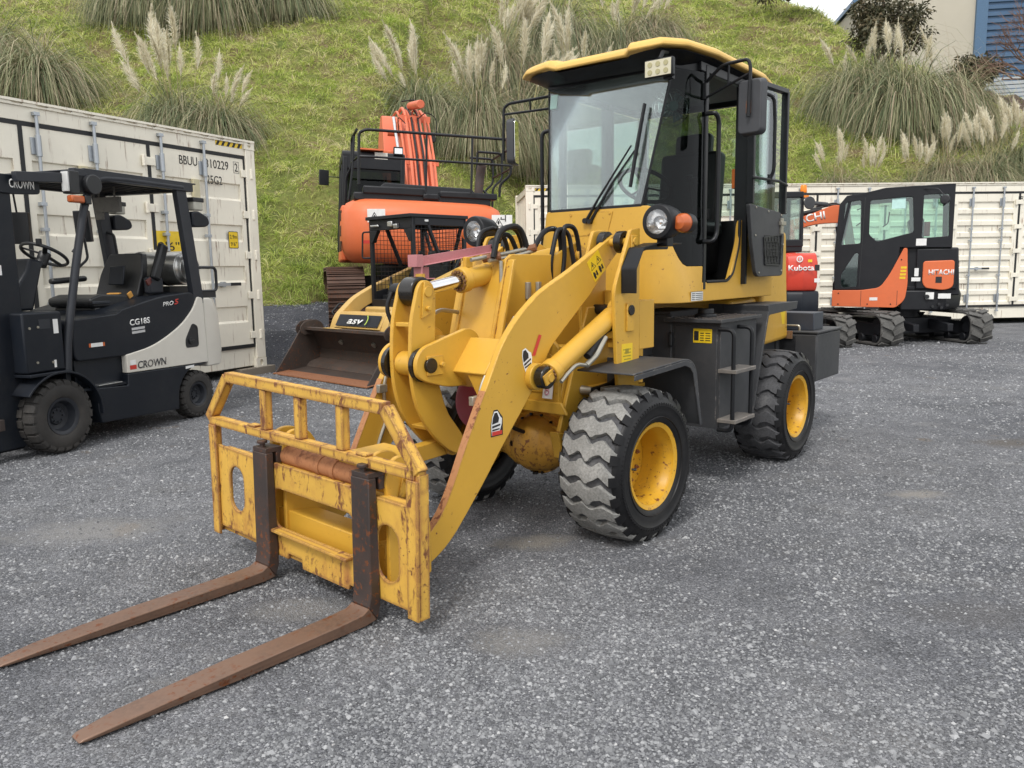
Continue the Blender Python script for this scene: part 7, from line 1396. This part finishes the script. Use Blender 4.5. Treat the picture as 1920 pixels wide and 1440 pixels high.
for x, z in ((-.18, .78), (-.36, .66), (-.27, .62), (-.48, .64), (-.40, .60)): m.cyl((x, .72, z), (x, .80-.12*max(0, -x-.2), z), .035 if z > .7 else .022, seg=14)
H_('tail_holes', m, M_black, .002)
m = MB(); sw = smooth_poly([(1.25, .62), (.28, .60), (.14, .72), (.11, 1.0), (.14, 1.56), (.19, 1.57), (.38, 1.15), (.52, .93), (.80, .89), (1.25, .89)], [.01, .04, .1, .1, .02, .04, .1, .08, .05, .01], 5); m.prism(sw, 'y', Y-.04, Y+.012); H_('orange_side_cover', m, M_orange, .012, seg=3)
for k in range(4): decal('reflector_strip', M_dyel, HX, (.235-.004*k, Y+.013, 1.07+.055*k), (-1, 0, 0), (0, 0, 1), .085, .035)
m = MB(); m.prism(smooth_poly([(-.10, 1.35), (-.55, 1.36), (-.55, .93), (-.42, .88), (-.15, .92), (-.10, 1.0)], [.05, .05, .08, .1, .1, .05], 5), 'y', .74, .775); H_('orange_service_door', m, M_orange, .012, seg=3)
text('lettering', 'HITACHI', .085, M_white, HX, (-.185, .777, 1.13), (-1, 0, 0), (0, 0, 1), .36, bold=.02)
m = MB(); m.b2((.20, Y-.0205, 1.57), (-.02, Y-.019, 1.575)); m.b2((.255, Y+.0125, .64), (.262, Y+.0135, .88)); m.b2((.80, Y+.0125, .63), (.806, Y+.0135, .885)); H_('panel_gap', m, M_black, 0)
m = MB()
for x, z in ((1.15, .66), (1.15, .84), (.35, .66), (.7, .66), (.22, 1.38)): m.bolt((x, Y+.0125, z), (0, 1, 0), .012, .006)
H_('cover_bolts', m, M_black2, 0)
decal('keyhole_plate', M_black, HX, (-.29, .7765, 1.0), (-1, 0, 0), (0, 0, 1), .09, .10)
for (x, z, w, h) in ((.02, 1.11, .06, .13), (.06, 1.03, .13, .06), (-.16, .74, .12, .11), (-.34, .75, .18, .08), (.60, 1.20, .20, .06), (.585, 1.27, .14, .05), (.67, .72, .12, .05)): decal('small_sticker', M_white, HX, (x, (Y-.02 if z > .95 else Y+.014) if x > .2 else .775, z), (-1, 0, 0), (0, 0, 1), w, h)
# cab
m = MB(); cf = [(1.22, .90), (1.24, 1.5), (1.19, 2.30), (1.08, 2.44), (.5, 2.52), (-.50, 2.54), (-.50, 1.56), (.25, 1.58), (.30, .90)]
holes = [smooth_poly([(1.15, 1.64), (1.09, 2.33), (.86, 2.36), (.84, 1.66)], .04), smooth_poly([(1.12, .98), (1.12, 1.15), (.92, 1.50), (.87, 1.50), (.87, .95), (1.09, .93)], .03), smooth_poly([(.72, 2.35), (.10, 2.38), (.06, 1.82), (.60, 1.68), (.72, 1.80)], .04), smooth_poly([(-.06, 2.40), (-.42, 2.40), (-.44, 1.74), (-.06, 1.72)], .02)]
def panel(mb, out, hs, a0, a1):
    vs = [Vector(p) for p in out]; es = [(i, (i+1) % len(out)) for i in range(len(out))]; o = len(vs)
    for h in hs: vs += [Vector(p) for p in h]; es += [(o+i, o+(i+1) % len(h)) for i in range(len(h))]; o += len(h)
    V, E_x, F_x, *_ = geometry.delaunay_2d_cdt(vs, es, [], 1, 1e-6)
    def inside(p, poly):
        c = False; n = len(poly)
        for i in range(n):
            a, b_ = poly[i], poly[i-1]
            if (a[1] > p[1]) != (b_[1] > p[1]) and p[0] < (b_[0]-a[0])*(p[1]-a[1])/(b_[1]-a[1])+a[0]: c = not c
        return c
    T = [f for f in F_x if inside(sum((V[i] for i in f), Vector((0, 0)))/3, out) and not any(inside(sum((V[i] for i in f), Vector((0, 0)))/3, h) for h in hs)]
    n = len(V); vv = [(p[0], a0, p[1]) for p in V]+[(p[0], a1, p[1]) for p in V]; ff = [tuple(f) for f in T]+[tuple(i+n for i in reversed(f)) for f in T]
    cnt = {}
    for f in T:
        for i in range(3): e = (f[i], f[(i+1) % 3]); cnt[tuple(sorted(e))] = cnt.get(tuple(sorted(e)), 0)+1
    for (a, b_), c in cnt.items():
        if c == 1: ff.append((a, b_, b_+n, a+n))
    mb.add(vv, ff)
panel(m, cf, holes, Y-.06, Y-.005); panel(m, cf, [holes[0], holes[2], holes[3]], -.25, -.19)
m.prism([(.95, 2.40), (.5, 2.505), (-.50, 2.525), (-.50, 2.555), (.5, 2.54), (1.02, 2.43)], 'y', -.26, Y-.004)
for y in (-.22, Y-.035): m.bar((1.17, y, .95), (1.17, y, 1.6), .05, .05); m.bar((1.17, y, 1.6), (1.02, y, 2.42), .05, .05)
m.b2((-.50, -.25, 1.56), (-.46, Y-.061, 1.72)); m.b2((-.50, -.25, 2.42), (-.46, Y-.061, 2.53)); m.b2((-.50, -.25, 1.72), (-.46, -.17, 2.42)); m.b2((1.14, -.22, .9), (1.19, Y-.061, 1.1)); m.b2((-.5, -.25, .9), (1.15, Y-.065, .95)); hc = H_('cab', m, M_black2, .006, ang=25)
def sheet(name, h, y, par, mat=None): m = MB(); m.prism(h, 'y', y, y+.005); return obj(name, m, mat or G_green, par)
G_green = glassmat('green_glass', (.80, .93, .87), .03, .03)
for h, nm in zip(holes, ('door_glass', 'door_lower_glass', 'side_glass', 'quarter_glass')): sheet(nm, [((p[0]), p[1]) for p in h], Y-.035, hc)
for h in (holes[0], holes[2], holes[3]): sheet('far_glass', h, -.22, hc)
m = MB(); m.b2((-.485, -.17, 1.72), (-.48, Y-.061, 2.42)); obj('rear_glass', m, G_green, hc)
m = MB(); m.bar((.835, Y+.0, .93), (.80, Y+.0, 2.40), .012, .012); obj('door_gap', m, M_black, hc)
m = MB(); m.prism(smooth_poly([(.02, 1.25), (.05, 1.62), (.14, 2.02), (.04, 2.08), (-.10, 2.05), (-.12, 1.3)], .05), 'y', .05, .50); m.b2((-.1, .05, 1.15), (.50, .52, 1.35)); obj('seat', m, M_vinyl, hc, bev=.04, seg=3)
m = MB(); m.cyl((-.14, .6, 1.75), (-.14, .6, 1.98), .045, seg=16); obj('fire_extinguisher', m, plain('extinguisher_red', (.35, .02, .02), .4), hc)
m = MB(); m.b2((.35, .15, 1.1), (.7, .25, 1.72)); m.cyl((.62, .45, 1.3), (.64, .45, 1.75), .02); m.b2((.70, -.1, 1.0), (.95, .5, 1.35)); m.tube([(.40, -.1, 2.2), (.42, 0, 2.0), (.5, 0, 1.95)], .012, 6, .05); m.tube([(.92, .0, 2.25), (.84, .0, 2.28), (.82, 0, 2.05), (.92, 0, 1.98)], .012, 6, .04); obj('controls', m, M_black, hc, bev=.006)
decal('pale_green_sticker', plain('pale_green_print', (.5, .75, .70), .5), HX, (.40, Y-.028, 2.20), (-1, 0, 0), (0, 0, 1), .20, .18); decal('white_sticker', M_white, HX, (.02, Y-.003, 1.60), (-1, 0, 0), (0, 0, 1), .15, .11)
m = MB(); m.tube([(-.05, Y, 2.50), (-.25, Y+.10, 2.48), (-.33, Y+.16, 2.36)], .008, 6, .05); m.lathe([(0, -.02), (.06, -.015), (.075, .0), (.06, .012), (0, .016)], o=(-.345, Y+.17, 2.30), axis=(.3, 1, 0), seg=20); H_('mirror', m, M_black, .002)
# boom folded in front of the cab
bp = smooth_poly([(.95, 1.10), (1.08, 1.62), (1.15, 2.05), (1.28, 2.06), (1.62, 2.05), (2.6, 1.75), (2.7, 1.85), (2.55, 1.98), (1.65, 2.24), (1.30, 2.38), (1.05, 2.34), (.98, 2.0), (.86, 1.3)], [.03, .1, .1, .1, .3, .05, .05, .05, .3, .1, .1, .1, .03], 4)
m = MB(); m.prism(bp, 'y', -.50, -.30); hb = H_('boom', m, M_orange, .01)
text('lettering', 'HITACHI', .14, M_white, HX, (2.20, -.298, 2.0), (-.98, 0, .18), (.18, 0, .98), .78, bold=.02)
m = MB(); m.cyl((1.05, -.40, 1.05), (1.22, -.40, 2.0), .05, seg=18); H_('boom_cylinder', m, M_black2, .004)
m = MB(); m.cyl((1.5, -.40, 2.30), (2.1, -.40, 2.2), .045, seg=18); m.tube([(1.0, -.46, 1.6), (1.08, -.46, 2.2), (1.25, -.45, 2.40), (1.7, -.44, 2.32)], .018, 8, .1); m.tube([(.98, -.34, 1.5), (1.04, -.34, 2.2), (1.25, -.35, 2.42), (1.6, -.36, 2.36)], .014, 8, .1); H_('boom_hoses', m, M_rub, 0)
m = MB(); m.prism(smooth_poly([(2.6, 1.98), (2.75, 1.85), (2.2, .6), (2.05, .65), (2.45, 1.85)], .04), 'y', -.48, -.32); H_('dipper', m, M_orange, .01)
m = MB(); m.prism(smooth_poly([(2.2, .7), (2.35, .25), (2.0, .02), (1.65, .2), (1.75, .3), (2.0, .25), (2.1, .6)], .04), 'y', -.65, -.15); H_('digging_bucket', m, M_bucket, .006)
# the red one behind it, seen from the rear
KX = thing('mini_excavator', 'red mini excavator with amber beacon, half hidden behind the yellow wheel loader', 'mini excavator', Matrix(((0, -1, 0, 4.6), (1, 0, 0, 13.4), (0, 0, 1, 0), (0, 0, 0, 1))))
def U_(name, mb, mat, bev=.004, parent=None, **k): return obj(name, mb, mat, parent or KX, bev=bev, **k)
M_kred = paint('tomato_red_paint', (.62, .055, .030), .38, .1, scale=2)
under(KX, KX.matrix_world.inverted() @ Matrix.Translation((4.60, 13.45, 0)) @ Matrix.Rotation(R(-80), 4, 'Z'), 1.10, 1.9, .32, .50)
m = MB(); m.loft([[(.9, .45+k, z), (-.55, .48+k, z), (-.90-k, .30, z), (-.98-k, 0.1, z), (-.90-k, -.15, z), (-.60, -.235-k, z), (.9, -.25-k, z)] for z, k in ((.92, -.02), (1.0, .02), (1.35, .02), (1.47, -.03), (1.50, -.10))]); U_('hood', m, M_kred, .02, seg=3)
m = MB(); m.loft([[(.9, .48+k, z), (-.55, .50+k, z), (-.93-k, .32, z), (-1.02-k, 0.1, z), (-.93-k, -.18, z), (-.60, -.28-k, z), (.9, -.30-k, z)] for z, k in ((.52, -.04), (.60, .0), (.86, .0), (.915, -.03))]); U_('counterweight', m, M_navy, .02, seg=3)
m = MB(); m.b2((-.60, -.02, 1.52), (.75, .60, 1.62)); m.b2((-.60, -.02, 2.36), (.75, .60, 2.46))
for x in (-.58, .05, .72):
    for y in (.0, .58): m.bar((x, y, 1.6), (x*.95, y, 2.4), .06, .06)
m.b2((-.61, -.01, 1.6), (-.55, .59, 1.72)); kc = U_('cab', m, M_black2, .02, seg=3)
m = MB(); m.b2((-.585, .03, 1.72), (-.575, .55, 2.36)); obj('rear_glass', m, G_cab, kc); m = MB(); m.b2((-.55, -.005, 1.62), (.70, .001, 2.36)); obj('side_glass', m, G_cab, kc); m = MB(); m.b2((-.55, .58, 1.62), (.70, .586, 2.36)); obj('side_glass', m, G_cab, kc)
m = MB(); m.b2((-.35, .12, 1.55), (-.22, .5, 2.15)); obj('seat', m, M_vinyl, kc, bev=.04)
m = MB(); m.lathe([(.0, .0), (.055, 0), (.055, .05), (.0, .05)], o=(-.45, -.06, 2.40), axis='z', seg=20); b1 = U_('beacon', m, M_black, .002); m = MB(); m.lathe([(.048, 0), (.052, .02), (.048, .10), (.035, .12), (0, .122)], o=(-.45, -.06, 2.45), axis='z', seg=24); m.b2((-.58, -.10, 2.37), (-.40, .02, 2.40)); obj('beacon_lens', m, plain('bright_amber_lens', (.85, .24, .01), .25), b1)
m = MB(); m.lathe([(0, -.02), (.09, -.015), (.10, .0), (.09, .012), (0, .016)], o=(-.62, -.10, 2.28), axis=(1, .2, 0), seg=22); m.tube([(-.55, .0, 2.36), (-.60, -.08, 2.34)], .008, 6); m.tube([(-.6, -.12, 2.28), (-.5, -.42, 2.26)], .035, 10); U_('mirror', m, M_grey, .002)
text('lettering', 'Kubota', .085, M_white, KX, (-1.003, .33, 1.235), (0, -1, 0), (0, 0, 1), .40, bold=.02)
m = MB(); m.lathe([(.035, -.001), (.05, -.001), (.05, .003), (.035, .003)], o=(-1.003, .16, 1.41), axis=(-1, 0, 0), seg=20); m.b2((-1.008, .15, 1.385), (-1.004, .165, 1.435)); m.b2((-1.008, .14, 1.405), (-1.004, .18, 1.415)); U_('round_emblem', m, M_white, 0)
decal('latch_plate', M_black, KX, (-.935, -.10, 1.23), (-.25, -.97, 0), (0, 0, 1), .07, .09); decal('small_sticker', M_dyel, KX, (-.97, .02, 1.36), (-.2, -.98, 0), (0, 0, 1), .06, .04); decal('small_sticker', M_white, KX, (-.935, -.10, 1.05), (-.25, -.97, 0), (0, 0, 1), .08, .06)
m = MB(); m.b2((.6, -.5, .7), (.9, -.2, 1.0)); m.prism(smooth_poly([(.7, .8), (1.0, 1.9), (1.8, 2.5), (2.4, 2.2), (2.35, 2.05), (1.8, 2.25), (1.15, 1.75), (.9, .8)], .1), 'y', -.45, -.28); U_('boom', m, M_kred, .01)

split_loose({'mudguard': 'mudguard', 'greased_pin': 'greased_pin', 'armrest': 'armrest', 'pin_plate': 'pin_plate', 'axle_bolts': 'axle_bolt', 'wheel_nuts': 'wheel_nut', 'cowl_bolts': 'cowl_bolt', 'track_frame': 'track_frame_piece'} if False else {'mudguard': 'mudguard', 'greased_pin': 'greased_pin', 'armrest': 'armrest', 'pin_plate': 'pin_plate', 'axle_bolts': 'axle_bolt', 'wheel_nuts': 'wheel_nut', 'cowl_bolts': 'cowl_bolt', 'cover_bolts': 'cover_bolt', 'panel_gap': 'panel_gap'})
